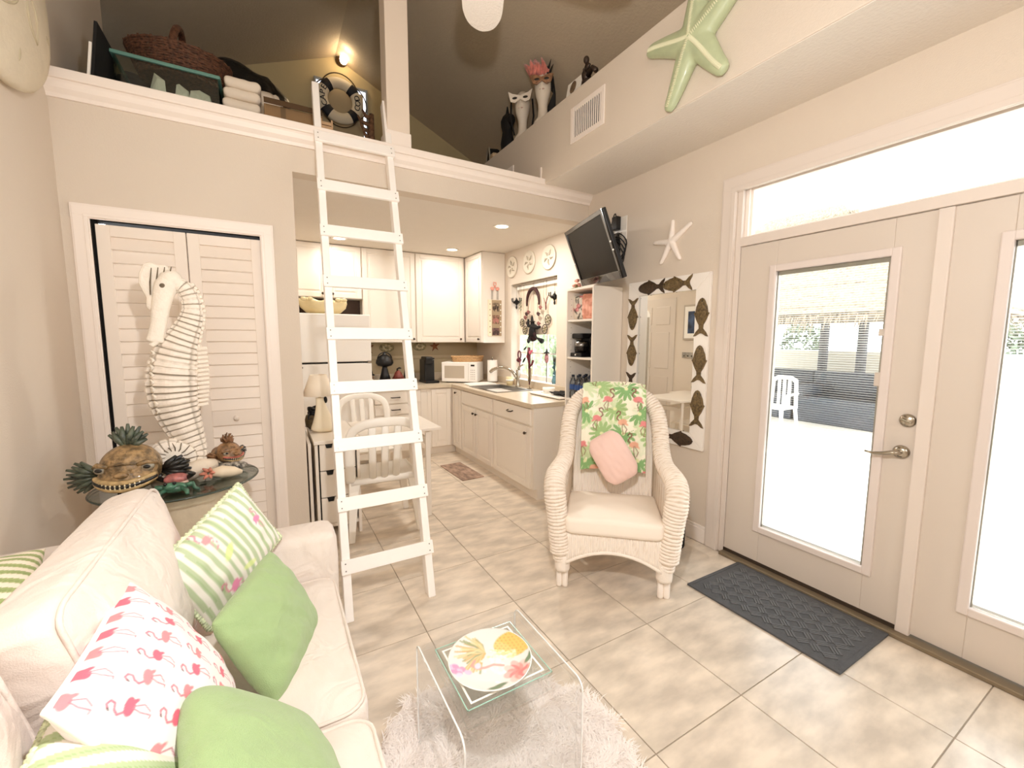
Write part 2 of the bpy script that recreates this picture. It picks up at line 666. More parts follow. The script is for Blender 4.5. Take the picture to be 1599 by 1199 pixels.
# loft front wall: closet opening and kitchen opening
CX0, CX1, CZ = -.81, -.008, 2.10
mb = MB()
mb.box(XL, CX0, YL, YL + .12, 0, 2.68).box(CX0, CX1, YL, YL + .12, CZ, 2.68).box(CX1, .18, YL, YL + .12, 0, 2.68)
mb.box(.18, XR, YL, YL + .12, ZC, 2.68)
structure('wall_loft', mb, WALL)
structure('wall_kitchen_left', MB().box(.04, .18, YL + .12, YB, 0, ZC), WALL)
structure('wall_back', MB().box(-.1, XR, YB, YB + WT, 0, ZC), mat('kitchen_back_shaded', 'B9A98A', .85, var=.05, scale=6))  # olive tone carries this wall's shadow in its colour
structure('wall_closet', MB().box(XL, .04, 3.9, 3.95, 0, 2.5), DARKGAP)  # near-black colour stands in for the unlit closet interior
structure('ceiling_kitchen', MB().box(XL, XR, YL + .12, YB, ZC, ZL - .02), CEILW)
structure('floor_loft', MB().box(-2.25, XR, YL + .02, YG, ZL - .02, ZL), mat('loft_floor', '5C4A38', .8, var=.2))
# gable wall
mb = MB().prism([(-2.3, ZL), (XR, ZL), (XR, roof(XR)), (RX, RZ), (-2.3, roof(-2.3))], .12, (0, YG, 0), ((1, 0, 0), (0, 0, 1), (0, 1, 0)))
structure('wall_gable', mb, mat('gable_paint', 'B9AA84', .88, var=.03))
# roof slopes
mb = MB().prism([(RX, RZ), (XR + .2, roof(XR + .2)), (XR + .2, roof(XR + .2) + .1), (RX, RZ + .1)], YG + .2 - YN, (0, YN - .1, 0), ((1, 0, 0), (0, 0, 1), (0, 1, 0)))
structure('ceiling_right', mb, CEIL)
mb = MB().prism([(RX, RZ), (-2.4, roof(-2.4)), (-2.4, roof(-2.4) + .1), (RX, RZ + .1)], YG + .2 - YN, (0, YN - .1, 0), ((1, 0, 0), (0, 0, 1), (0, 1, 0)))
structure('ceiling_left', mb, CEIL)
# air-duct soffit along the right wall, hanging ledge of the loft, post
SX, SZ0, SZ1 = 2.084, 2.752, 3.31
structure('trim_soffit', MB().box(SX, XR, YN, YG, SZ0, SZ1), WALL, bevel=.008)
structure('ceiling_soffit', MB().box(SX + .004, XR, YN, YL - .08, SZ0 - .004, SZ0 - .0005), CEILW)
lt = structure('trim_1', MB().box(XL, XR, 3.085, 3.30, 2.745, 2.795), TRIM, bevel=.006)
structure('moulding', MB().prism([(3.16, 2.672), (3.145, 2.672), (3.138, 2.69), (3.118, 2.71), (3.108, 2.735), (3.10, 2.745), (3.16, 2.745)], XR - XL, (XL, 0, 0), ((0, 1, 0), (0, 0, 1), (1, 0, 0))), TRIM, lt)
structure('trim_2', MB().box(.785, .945, 3.125, 3.27, 2.795, roof(.86) - .02), mat('post_paint', 'E6D9CA', .6, var=.015), bevel=.004)
structure('trim_3', MB().box(.775, .952, 3.118, 3.28, 2.795, 2.90), TRIM, bevel=.004)
# baseboards
structure('baseboard_right', MB().box(XR - .016, XR, 1.80, 2.68, 0, .105).box(XR - .012, XR, 1.80, 2.68, .105, .125), TRIM, bevel=.003)
structure('baseboard_loft', MB().box(.053, .18, YL - .014, YL, 0, .11), TRIM, bevel=.003)

# ---------------------------------------------------------------- closet: casing and two louvred leaves
mb = MB()
for w0, w1, d in ((0, .075, .012), (.008, .062, .018), (.052, .07, .022)):
    mb.box(-.88 + w0, -.88 + w1, YL - d, YL, 0, 2.16 - w0)
    mb.box(.053 - w1, .053 - w0, YL - d, YL, 0, 2.16 - w0)
    mb.box(-.88 + w0, .053 - w0, YL - d - .0015, YL, 2.16 - w1, 2.1605 - w0)
structure('trim_4', mb, TRIM, bevel=.003)
structure('closet_gap_shade', MB().box(CX0, CX0 + .008, YL, YL + .12, 0, CZ).box(CX1 - .008, CX1, YL, YL + .12, 0, CZ).box(CX0, CX1, YL + .045, YL + .12, CZ - .012, CZ), DARKGAP)  # near-black strips paint the shade in the gaps round the closet leaves
LOUV = mat('louver_paint', 'EDE3D8', .5, var=.015)
for n, (a, b) in enumerate(((-.792, -.400), (-.394, -.016))):
    y0, y1 = YL + .012, YL + .045
    mb = MB()
    mb.box(a, a + .058, y0, y1, .015, 2.066).box(b - .058, b, y0, y1, .015, 2.066)
    for z0, z1 in ((.015, .14), (.90, .995), (2.006, 2.066)):
        mb.box(a + .058, b - .058, y0, y1, z0, z1)
    leaf = structure('door_%d' % (n + 3), mb, LOUV, bevel=.002)
    leaf['label'] = ('left' if n == 0 else 'right') + ' louvred closet leaf'
    first = None
    for z in [.14 + k * .0762 for k in range(10)] + [.995 + k * .0722 for k in range(14)]:
        if first is None:
            first = obj('slat', MB().prism([(0, 0), (.026, .070), (.026, .078), (.018, .078), (-.006, .004)], b - a - .116, (a + .058, YL + .014, 0), ((0, 1, 0), (0, 0, 1), (1, 0, 0))), LOUV, leaf)
            o = first
        else:
            o = first.copy()
            COL.objects.link(o)
        o.location = (0, 0, z)
        o.matrix_parent_inverse = world_inv(leaf)
    if n == 1:
        obj('knob', MB().lathe([(.006, 0), (.006, .012), (.014, .018), (.016, .026), (.011, .034), (0, .036)], (-.208, y0, .947), 16, ((1, 0, 0), (0, 0, 1), (0, -1, 0))), LOUV, leaf, smooth=True)

# ---------------------------------------------------------------- French doors with transom
XD = XR - .01                                  # face of the door frame
mb = MB()
for w0, w1, d in ((0, .10, .014), (.01, .085, .02), (.07, .098, .026)):
    mb.box(XR - d, XR, 1.80 - w1, 1.80 - w0, 0, 2.476 - w0)
    mb.box(XR - d, XR, -.46 + w0, -.46 + w1, 0, 2.476 - w0)
    mb.box(XR - d - .0015, XR, -.46 + w0, 1.80 - w0, 2.476 - w1, 2.4765 - w0)
structure('trim_6', mb, DTRIM, bevel=.003)
mb = MB().box(XR, XR + .12, 1.665, 1.70, 0, DZ).box(XR, XR + .12, DY0, DY0 + .035, 0, DZ).box(XR, XR + .12, DY0, DY1, DZ - .02, DZ)
mb.box(XR - .004, XR + .12, DY0 + .035, 1.665, 2.035, 2.09)
structure('trim_7', mb, DTRIM, bevel=.003)
# transom window
tw = structure('window_1', MB().box(XR + .05, XR + .085, 1.63, 1.665, 2.09, DZ - .02).box(XR + .05, XR + .085, -.325, -.29, 2.09, DZ - .02)
               .box(XR + .05, XR + .085, -.29, 1.63, 2.38, DZ - .02).box(XR + .05, XR + .085, -.29, 1.63, 2.09, 2.108)
               .box(XR + .03, XR + .05, 1.643, 1.665, 2.09, DZ - .02).box(XR + .03, XR + .05, -.29, 1.643, 2.395, DZ - .02), TRIM, bevel=.002)
obj('pane', MB().box(XR + .064, XR + .070, -.29, 1.63, 2.108, 2.38), GLASS, tw)
structure('threshold', MB().box(XR - .05, XR + .1, DY0 + .035, 1.665, 0, .022), mat('threshold_metal', '8A7C66', .45, metal=.5, var=.1), bevel=.004)


def french_door(n, y0, y1, g0, g1, lock, post):
    """slab between y0 < y1 with a framed lite holding a mini blind between its panes"""
    x0, x1 = XR + .004, XR + .046
    z0, z1 = .03, 2.03
    gz0, gz1 = .272, 1.855
    mb = MB().box(x0, x1, y0, g0, z0, z1).box(x0, x1, g1, y1, z0, z1).box(x0, x1, g0, g1, z0, gz0).box(x0, x1, g0, g1, gz1, z1)
    d = structure('door_%d' % n, mb, DOORP, bevel=.003)
    mb = MB()
    w = .036
    for (a, b, c, e) in ((g0 - w, g0 + .004, gz0 - w, gz1 + w), (g1 - .004, g1 + w, gz0 - w, gz1 + w), (g0, g1, gz0 - w, gz0 + .004), (g0, g1, gz1 - .004, gz1 + w)):
        mb.box(x0 - .014, x0 + .012, a, b, c, e)
    fr = obj('lite_frame', mb, mat('lite_frame_paint', 'DCD2CC', .45, var=.02), d, bevel=.006)
    obj('pane', MB().box(x0 + .006, x0 + .010, g0, g1, gz0, gz1), GLASS, d)
    bl = MB()
    zz = gz0 + .58
    while zz < gz1 - .03:
        bl.obox((x0 + .022, (g0 + g1) / 2, zz), (.0125, g1 - g0 - .03, .0009), ((.985, 0, -.17), (0, 1, 0), (.17, 0, .985)))
        zz += .0125
    zz = gz0 + .02
    bl.box(x0 + .015, x0 + .03, g0 + .01, g1 - .01, gz0 + .005, gz0 + .018)
    obj('blind_slats', bl, mat('blind_white', 'F6F6F4', .5, var=.01), d, kind='stuff')
    obj('headrail', MB().box(x0 + .012, x0 + .034, g0 + .004, g1 - .004, gz1 - .026, gz1), mat('headrail_grey', 'A89F90', .5), d)
    obj('blind_channel', MB().box(x0 + .008, x0 + .036, g0 + .001, g0 + .016, gz0, gz1).box(x0 + .012, x0 + .036, g1 - .008, g1 - .001, gz0, gz1), mat('headrail_grey', 'A89F90', .5), d)
    if lock:
        for z in (1.22, 1.47):
            obj('blind_tab', MB().box(x0 - .004, x0 + .012, g0 - .002, g0 + .028, z, z + (.07 if z < 1.3 else .035)), DOORP, d, bevel=.003)
        YK = .79
        dbolt = obj('deadbolt', MB().lathe([(.032, 0), (.032, .006), (.026, .014), (0, .016)], (x0, YK - .012, 1.068), 28, ((0, 1, 0), (0, 0, 1), (-1, 0, 0))), CHROME, d, smooth=True)
        obj('thumb_turn', MB().obox((x0 - .022, YK - .012, 1.068), (.014, .044, .008), ((1, 0, 0), (0, .92, .38), (0, -.38, .92))), CHROME, dbolt, bevel=.002)
        lv = obj('lever_handle', MB().tube([(x0 - .012, YK, .912), (x0 - .05, YK, .912), (x0 - .056, YK + .02, .912), (x0 - .056, YK + .05, .902), (x0 - .056, YK + .09, .893), (x0 - .056, YK + .125, .897)],
                                          [.011, .011, .0105, .009, .0075, .005], 12), CHROME, d, smooth=True)
        obj('rosette', MB().lathe([(.033, 0), (.033, .006), (.024, .016), (.014, .02), (0, .02)], (x0, YK, .912), 28, ((0, 1, 0), (0, 0, 1), (-1, 0, 0))), CHROME, d, smooth=True)
        obj('sweep', MB().box(x0 - .006, x0, y0, y1, .022, .042), mat('rubber_sweep', '3A2E22', .8), d)
    if post:
        obj('astragal', MB().box(x0 - .018, x0 + .02, y1 - .048, y1 + .006, .022, z1), DTRIM, d, bevel=.005)
    return d


french_door(1, .745, 1.662, .895, 1.435, True, False)
french_door(2, -.32, .738, -.17, .512, False, True)

# ================================================================== KITCHEN
def raised_door(name, parent, a, b, z0, z1, plane, side, knob=None, kz=None):
    """raised-panel cabinet door. side 'y': faces -Y at y = plane, a..b along x; side 'x': faces -X at x = plane, a..b along y"""
    def bx(mb, u0, u1, w0, w1, d0, d1):
        if side == 'y':
            return mb.box(u0, u1, plane - d1, plane - d0, w0, w1)
        return mb.box(plane - d1, plane - d0, u0, u1, w0, w1)
    mb = MB()
    f = .055
    bx(mb, a, b, z0, z1, 0, .012)
    bx(mb, a, a + f, z0, z1, .012, .02)
    bx(mb, b - f, b, z0, z1, .012, .02)
    bx(mb, a + f, b - f, z0, z0 + f, .012, .02)
    bx(mb, a + f, b - f, z1 - f, z1, .012, .02)
    if b - a > .2 and z1 - z0 > .2:
        bx(mb, a + f + .022, b - f - .022, z0 + f + .022, z1 - f - .022, .012, .0185)
    d = obj(name, mb, CAB, parent, bevel=.004)
    if knob is not None:
        c = (knob, plane - .02, kz) if side == 'y' else (plane - .02, knob, kz)
        ax = ((1, 0, 0), (0, 0, 1), (0, -1, 0)) if side == 'y' else ((0, 1, 0), (0, 0, 1), (-1, 0, 0))
        obj('knob', MB().lathe([(.005, 0), (.005, .012), (.013, .016), (.014, .024), (.008, .03), (0, .031)], c, 14, ax), KNOB, d, smooth=True)
    return d


XF, YF = 1.98, 4.96                              # cabinet fronts: right-hand run, back run
ZT = .885
# base cabinets along the window wall
t = thing('base_cabinet', 'white base cabinet with one raised-panel door under a single drawer, nearest end of the run', 'cabinet', (2.3, 3.45, 0))
obj('body', MB().box(XF, XR - .005, 3.07, 3.83, .10, .845).box(XF + .045, XR - .005, 3.07, 3.83, 0, .10), CAB, t)
raised_door('door', t, 3.10, 3.80, .105, .665, XF, 'x', 3.165, .61)
d = obj('drawer', MB().box(XF - .02, XF, 3.10, 3.80, .685, .832), CAB, t, bevel=.005)
obj('pull', MB().tube([(XF - .02, 3.405, .775), (XF - .042, 3.41, .768), (XF - .046, 3.45, .765), (XF - .042, 3.49, .768), (XF - .02, 3.495, .775)], .0055, 8), KNOB, d, smooth=True)
t = thing('sink_cabinet', 'white sink base cabinet with two narrow doors and a false drawer front', 'cabinet', (2.3, 4.2, 0))
obj('body', MB().box(XF, XR - .005, 3.832, 4.655, .10, .845).box(XF + .045, XR - .005, 3.832, 4.655, 0, .10), CAB, t)
raised_door('door', t, 3.85, 4.24, .105, .665, XF, 'x', 4.205, .61)
raised_door('door', t, 4.25, 4.64, .105, .665, XF, 'x', 4.285, .61)
obj('drawer_front', MB().box(XF - .02, XF, 3.85, 4.64, .685, .832), CAB, t, bevel=.005)
t = thing('corner_cabinet', 'slim white corner cabinet with one tall narrow door left of the sink cabinet', 'cabinet', (2.3, 4.9, 0))
obj('body', MB().box(XF, XR - .005, 4.657, YB - .005, .10, .845).box(XF + .045, XR - .005, 4.657, YB - .005, 0, .10), CAB, t)
raised_door('door', t, 4.67, 4.93, .105, .832, XF, 'x', 4.80, .79)
# base cabinets along the back wall
t = thing('base_cabinet', 'white base cabinet with one tall raised-panel door on the back wall', 'cabinet', (1.75, 5.3, 0))
obj('body', MB().box(1.56, XF - .002, YF, YB - .005, .10, .845).box(1.56, XF + .04, YF + .045, YB - .005, 0, .10), CAB, t)
raised_door('door', t, 1.69, 1.94, .105, .832, YF, 'y')
obj('stile', MB().box(1.645, 1.69, YF - .006, YF, .105, .832), CAB, t)
t = thing('drawer_cabinet', 'white drawer base cabinet behind the plastic chairs beside the fridge', 'cabinet', (1.3, 5.3, 0))
obj('body', MB().box(1.0, 1.558, YF, YB - .005, .10, .845).box(1.0, 1.558, YF + .045, YB - .005, 0, .10), CAB, t)
for z0, z1 in ((.105, .33), (.345, .54), (.555, .675), (.69, .832)):
    d = obj('drawer', MB().box(1.012, 1.47, YF - .02, YF, z0, z1), CAB, t, bevel=.004)
    zm = (z0 + z1) / 2
    obj('pull', MB().tube([(1.20, YF - .02, zm), (1.20, YF - .045, zm), (1.30, YF - .045, zm), (1.30, YF - .02, zm)], .006, 8), KNOB, d, smooth=True)
obj('drawer_front', MB().box(1.48, 1.55, YF - .02, YF, .69, .832), CAB, t, bevel=.004)
# worktop: L shape with a cut-out for the sink
CT = mat('worktop_laminate', 'CDBFA9', .28, var=.07, scale=60, bump=.02)
SX0, SX1, SY0, SY1 = 2.05, 2.47, 3.90, 4.56
t = thing('worktop', 'L-shaped beige laminate kitchen worktop with rounded front edge', 'worktop', (2.3, 4.3, .85))
mb = MB()
for a in ((1.945, XR - .004, 3.055, SY0), (1.945, SX0, SY0, SY1), (SX1, XR - .004, SY0, SY1), (1.945, XR - .004, SY1, YB - .004), (1.0, 1.945, 4.92, YB - .004)):
    mb.box(*a, .846, ZT)
obj('slab', mb, CT, t)
obj('backsplash', MB().box(XR - .018, XR - .003, 3.075, YB - .02, ZT, ZT + .075).box(1.0, XR - .02, YB - .018, YB - .003, ZT, ZT + .10), CT, t, bevel=.003)
t = thing('kitchen_sink', 'stainless steel drop-in sink set in the worktop under the window', 'sink', (2.26, 4.23, .70))
mb = MB()
mb.box(SX0 - .02, SX1 + .02, SY0 - .02, SY0 + .02, ZT, ZT + .005).box(SX0 - .02, SX1 + .02, SY1 - .02, SY1 + .02, ZT, ZT + .005)
mb.box(SX0 - .02, SX0 + .02, SY0 + .02, SY1 - .02, ZT, ZT + .005).box(SX1 - .03, SX1 + .02, SY0 + .02, SY1 - .02, ZT, ZT + .005)
obj('rim', mb, STEEL, t, bevel=.002)
mb = MB()
mb.box(SX0 + .015, SX0 + .02, SY0 + .015, SY1 - .015, .715, ZT).box(SX1 - .035, SX1 - .03, SY0 + .015, SY1 - .015, .715, ZT)
mb.box(SX0 + .015, SX1 - .03, SY0 + .015, SY0 + .02, .715, ZT).box(SX0 + .015, SX1 - .03, SY1 - .02, SY1 - .015, .715, ZT)
mb.box(SX0 + .015, SX1 - .03, SY0 + .015, SY1 - .015, .71, .715)
obj('bowl', mb, STEEL, t)
obj('drain', MB().lathe([(.045, 0), (.04, .004), (.03, .001), (0, .001)], (2.25, 4.23, .715), 20), CHROME, t, smooth=True)
t = thing('kitchen_tap', 'brushed nickel tap with a long arched spout behind the sink', 'tap', (2.52, 4.26, ZT))
obj('base', MB().lathe([(.032, 0), (.03, .012), (.022, .03), (.02, .10), (.023, .19), (.018, .21), (0, .212)], (2.52, 4.26, ZT), 20), CHROME, t, smooth=True)
sp = spline([(2.515, 4.27, ZT + .10), (2.47, 4.31, ZT + .185), (2.40, 4.39, ZT + .225), (2.32, 4.48, ZT + .205), (2.285, 4.52, ZT + .165)], 16)
obj('spout', MB().tube(sp, [.021, .021, .02, .02, .019, .019, .018, .018, .018, .018, .019, .02, .021, .021, .02, .017], 14), CHROME, t, smooth=True)
obj('handle', MB().tube([(2.525, 4.255, ZT + .205), (2.53, 4.245, ZT + .235), (2.545, 4.20, ZT + .262), (2.552, 4.17, ZT + .27)], [.016, .012, .009, .007], 10), CHROME, t, smooth=True)

# wall cabinets
YU, XU = 5.28, 2.31
ZU0 = 1.40
t = thing('wall_cabinet', 'white two-door wall cabinet above the fridge', 'cabinet', (.64, 5.4, 1.91))
obj('body', MB().box(.22, .975, YU, YB - .005, 1.91, ZC - .004), CAB, t)
raised_door('door', t, .225, .595, 1.915, ZC - .01, YU, 'y', .545, 1.955)
raised_door('door', t, .60, .97, 1.915, ZC - .01, YU, 'y', .65, 1.955)
t = thing('wall_cabinet', 'white one-door wall cabinet behind the ladder, right of the fridge', 'cabinet', (1.3, 5.4, ZU0))
obj('body', MB().box(.978, 1.615, YU, YB - .005, ZU0, ZC - .004), CAB, t)
raised_door('door', t, .985, 1.61, ZU0 + .005, ZC - .01, YU, 'y', 1.58, ZU0 + .045)
t = thing('wall_cabinet', 'white one-door wall cabinet in the corner above the microwave', 'cabinet', (1.9, 5.4, ZU0))
obj('body', MB().box(1.618, 2.285, YU, YB - .005, ZU0, ZC - .004), CAB, t)
raised_door('door', t, 1.625, 2.262, ZU0 + .005, ZC - .01, YU, 'y', 2.215, ZU0 + .045)
t = thing('wall_cabinet', 'white wall cabinet on the window wall showing its plain end panel', 'cabinet', (2.45, 5.1, ZU0))
obj('body', MB().box(XU, XR - .005, 4.76, YB - .005, ZU0, ZC - .004), CAB, t)
raised_door('door', t, 4.768, 5.255, ZU0 + .005, ZC - .01, XU, 'x', 4.82, ZU0 + .045)

# fridge
t = thing('fridge', 'white top-freezer fridge beside the kitchen left wall', 'fridge', (.63, 5.25, 0))
FX0, FX1 = .27, .985
obj('body', MB().box(FX0, FX1, 4.965, YB - .02, .04, 1.712).box(FX0 + .02, FX1 - .02, 5.0, YB - .05, 0, .04), APPL, t, bevel=.006)
fz = obj('freezer_door', MB().box(FX0, FX1, 4.90, 4.96, 1.195, 1.712), APPL, t, bevel=.012)
obj('fridge_door', MB().box(FX0, FX1, 4.90, 4.96, .06, 1.178), APPL, t, bevel=.012)
obj('door_seal', MB().box(FX0 + .005, FX1 - .03, 4.915, 4.965, 1.177, 1.196), DARKGAP, t)
obj('hinge_cap', MB().box(FX1 - .045, FX1 - .005, 4.895, 4.93, 1.18, 1.194), CHROME, t)
obj('gap_shade_panel', MB().box(FX0 - .05, FX1, 5.45, 5.58, 1.713, 1.905), mat('gap_shade_brown', '3E2B1E', .7, var=.15), t)  # dark panel added for the shade in the gap above the fridge
CREAM = mat('cream_ceramic', 'E2D3A6', .35, var=.08, scale=20, coat=.3)
t = thing('ruffled_bowl', 'cream ruffled bowl with bow handles standing on top of the fridge', 'bowl', (.53, 5.10, 1.712))
n = 48
mb = MB()
prof = [(.10, 0), (.16, .02), (.21, .07), (.22, .12), (.215, .15)]
vs, fs = [], []
for i, (r, z) in enumerate(prof):
    for k in range(n):
        a = 2 * PI * k / n
        w = 1 + (.05 * math.sin(8 * a) if i > 2 else 0)
        vs.append((.53 + r * 1.08 * w * math.cos(a), 5.10 + r * .62 * w * math.sin(a), 1.713 + z + (.014 * math.sin(8 * a) if i == 4 else 0)))
for i in range(4):
    for k in range(n):
        fs.append((i * n + k, i * n + (k + 1) % n, (i + 1) * n + (k + 1) % n, (i + 1) * n + k))
fs.append(tuple(range(n))[::-1])
mb.add(vs, fs)
obj('bowl', mb, CREAM, t, smooth=True, thick=.008)
for s in (-1, 1):
    mb = MB()
    for q in (-1, 1):
        mb.ell((.53 + s * .17 + q * .03, 4.985, 1.865), (.032, .016, .022), 12, 8)
    mb.ell((.53 + s * .17, 4.982, 1.865), (.012, .014, .016), 10, 6)
    obj('bow', mb, CREAM, t, smooth=True)
t = thing('folded_board', 'narrow white board with rounded top standing beside the fridge', 'board', (.205, 4.6, 0))
p = [(0, 0), (.30, 0), (.30, 1.80)] + arc(.22, 1.80, .08, 0, PI / 2, 6) + arc(.08, 1.80, .08, PI / 2, PI, 6)
obj('board', MB().prism(p, .022, (.19, 4.55, .001), ((0, 1, 0), (0, 0, 1), (1, 0, 0))), APPL, t, bevel=.003)
obj('edge_strip', MB().box(.212, .214, 4.556, 4.60, .30, 1.78), mat('edge_grey', 'A8A196', .6), t)

# microwave set across the corner, basket on it
mc = thing('microwave', 'white countertop microwave standing across the kitchen corner', 'microwave')
W_, D_, H_ = .47, .33, .265
obj('case', MB().box(-W_ / 2, W_ / 2, -D_ / 2 + .02, D_ / 2, .012, H_), APPL, mc, bevel=.008)
fd = obj('door', MB().box(-W_ / 2, W_ / 2 - .115, -D_ / 2, -D_ / 2 + .019, .014, H_ - .002), APPL, mc, bevel=.006)
obj('window', MB().box(-W_ / 2 + .04, W_ / 2 - .165, -D_ / 2 - .002, -D_ / 2 + .004, .06, H_ - .045), mat('microwave_mesh', 'B7AC9C', .35, var=.06, scale=200), fd, bevel=.002)
cp = obj('control_panel', MB().box(W_ / 2 - .113, W_ / 2, -D_ / 2, -D_ / 2 + .019, .014, H_ - .002), APPL, mc, bevel=.006)
obj('display', MB().box(W_ / 2 - .08, W_ / 2 - .03, -D_ / 2 - .001, -D_ / 2 + .003, H_ - .05, H_ - .028), BLACK, cp)
mb = MB()
for i in range(3):
    for j in range(5):
        mb.box(W_ / 2 - .083 + i * .022, W_ / 2 - .07 + i * .022, -D_ / 2 - .001, -D_ / 2 + .002, .05 + j * .028, .058 + j * .028)
obj('key_pad', mb, mat('key_grey', 'A9A097', .6), cp)
obj('foot', MB().box(-.19, .19, -.12, .12, 0, .013), BLACKM, mc)
mc.location = (2.19, 5.13, ZT)
mc.rotation_euler = (0, 0, math.radians(-40))
WICK = mat('tan_wicker', 'C9A477', .7, var=.2, scale=90, bump=.4, bscale=120)
t = thing('oval_basket', 'shallow oval tan basket on top of the microwave', 'basket', (2.26, 5.13, ZT + .266))
mb = MB()
for i in range(7):
    z = .006 + i * .0105
    k = 1 + .018 * i
    mb.tube([(2.26 + .20 * k * math.cos(a), 5.13 + .12 * k * math.sin(a), ZT + .266 + z + .0022 * math.sin(24 * a + PI * i)) for a in [2 * PI * q / 96 for q in range(96)]], .006, 6, closed=True)
obj('weave', mb, WICK, t, smooth=True)
obj('base', MB().lathe([(.2, 0), (.205, .008), (0, .008)], (2.26, 5.13, ZT + .266), 40, None, 1, .6), WICK, t)
t = thing('paper_towel_holder', 'white paper towel roll on an upright chrome holder beside the microwave', 'paper towel', (2.50, 4.88, ZT))
obj('base', MB().lathe([(.075, 0), (.075, .01), (.02, .014), (0, .014)], (2.50, 4.88, ZT), 24), CHROME, t, smooth=False)
obj('rod', MB().lathe([(.006, .014), (.006, .31), (.012, .315), (.012, .335), (0, .338)], (2.50, 4.88, ZT), 12), CHROME, t, smooth=True)
obj('roll', MB().lathe([(.02, .016), (.066, .016), (.066, .29), (.02, .29)], (2.50, 4.88, ZT), 32, caps=(0, 0)), mat('paper_white', 'FBF9F3', .9, var=.02, bump=.15), t, smooth=False)

# things along the back counter
t = thing('coffee_machine', 'tall black single-cup coffee machine on the back counter', 'coffee machine', (1.76, 5.28, ZT))
obj('tank', MB().box(1.69, 1.82, 5.18, 5.40, ZT, ZT + .30), BLACK, t, bevel=.012)
obj('head', MB().box(1.695, 1.79, 5.15, 5.35, ZT + .235, ZT + .335), BLACK, t, bevel=.012)
obj('tray', MB().box(1.68, 1.86, 5.12, 5.40, ZT, ZT + .03), BLACK, t, bevel=.005)
obj('lid', MB().box(1.75, 1.83, 5.2, 5.36, ZT + .30, ZT + .32), BLACK, t, bevel=.005)
t = thing('black_jug', 'black lidded jug on the back counter partly behind the ladder', 'jug', (1.52, 5.28, ZT))
obj('body', MB().lathe([(.055, 0), (.065, .02), (.075, .09), (.06, .17), (.045, .20), (.05, .235), (0, .24)], (1.52, 5.28, ZT), 24), BLACK, t, smooth=True)
obj('lid_knob', MB().ell((1.52, 5.28, ZT + .29), (.02, .02, .05), 12, 8), BLACK, t, smooth=True)
t = thing('mushroom_lamp', 'black mushroom-shaped lantern with a brass foot on the back counter', 'lantern', (1.21, 5.26, ZT))
obj('foot', MB().lathe([(.075, 0), (.075, .035), (.06, .05), (0, .05)], (1.21, 5.26, ZT), 24), mat('aged_brass', 'A8926A', .4, metal=.8, var=.1), t, smooth=False)
obj('stem', MB().lathe([(.072, .05), (.05, .13), (.032, .21), (.03, .23), (0, .23)], (1.21, 5.26, ZT), 20), BLACK, t, smooth=True)
obj('cap', MB().lathe([(.03, .22), (.085, .235), (.105, .265), (.10, .30), (.075, .34), (.04, .365), (.02, .375), (.016, .40), (0, .405)], (1.21, 5.26, ZT), 28), BLACK, t, smooth=True)
obj('handle', MB().tube([(1.21 + .085 * math.cos(a), 5.25, ZT + .315 + .08 * math.sin(a)) for a in [PI * i / 12 for i in range(13)]], .007, 8), BLACK, t, smooth=True)
RED = mat('dark_red_ceramic', '7A3A30', .5, var=.3, scale=40)
t = thing('house_figurine', 'small red cottage figurine with a pointed roof on the back counter', 'figurine', (1.37, 5.25, ZT))
obj('walls', MB().box(1.32, 1.42, 5.21, 5.29, ZT, ZT + .075), mat('figurine_tan', 'A98A66', .6, var=.35, scale=60), t, bevel=.008)
obj('roof', MB().lathe([(.078, .07), (.06, .10), (.04, .145), (.015, .17), (0, .175)], (1.37, 5.25, ZT), 14, None, 1, .8), RED, t, smooth=True)
obj('chimney_bird', MB().tube([(1.36, 5.25, ZT + .16), (1.36, 5.25, ZT + .19), (1.385, 5.25, ZT + .2), (1.41, 5.25, ZT + .195)], [.012, .01, .012, .004], 8), BLACKM, t, smooth=True)
t = thing('pointed_hat_figurine', 'tiny figurine in a dark pointed hat on the counter beside the fridge', 'figurine', (1.045, 5.25, ZT))
obj('body', MB().lathe([(.045, 0), (.04, .03), (.025, .07), (.03, .10), (.018, .125), (0, .13)], (1.045, 5.25, ZT), 16), mat('figurine_check', '8E7258', .6, var=.6, scale=70), t, smooth=True)
obj('hat', MB().lathe([(.042, .12), (.04, .128), (.02, .14), (.012, .18), (.002, .21)], (1.045, 5.25, ZT), 16), BLACKM, t, smooth=True)
obj('apron', MB().ell((1.045, 5.215, ZT + .06), (.016, .01, .02), 10, 6), PLASTIC, t, smooth=True)
t = thing('counter_tray', 'long dark tray lying on the back counter under the figurines', 'tray', (1.25, 5.2, ZT))
STARM = mat('rust_starfish', '8A5A3C', .75, var=.25, scale=50, bump=.4)
SHELLM = mat('olive_shell', '8F8566', .6, var=.3, scale=50, bump=.3)


def star_poly(R, r, rot=0, n=5):
    return [((R if k % 2 == 0 else r) * math.cos(rot + PI * k / n), (R if k % 2 == 0 else r) * math.sin(rot + PI * k / n)) for k in range(2 * n)]


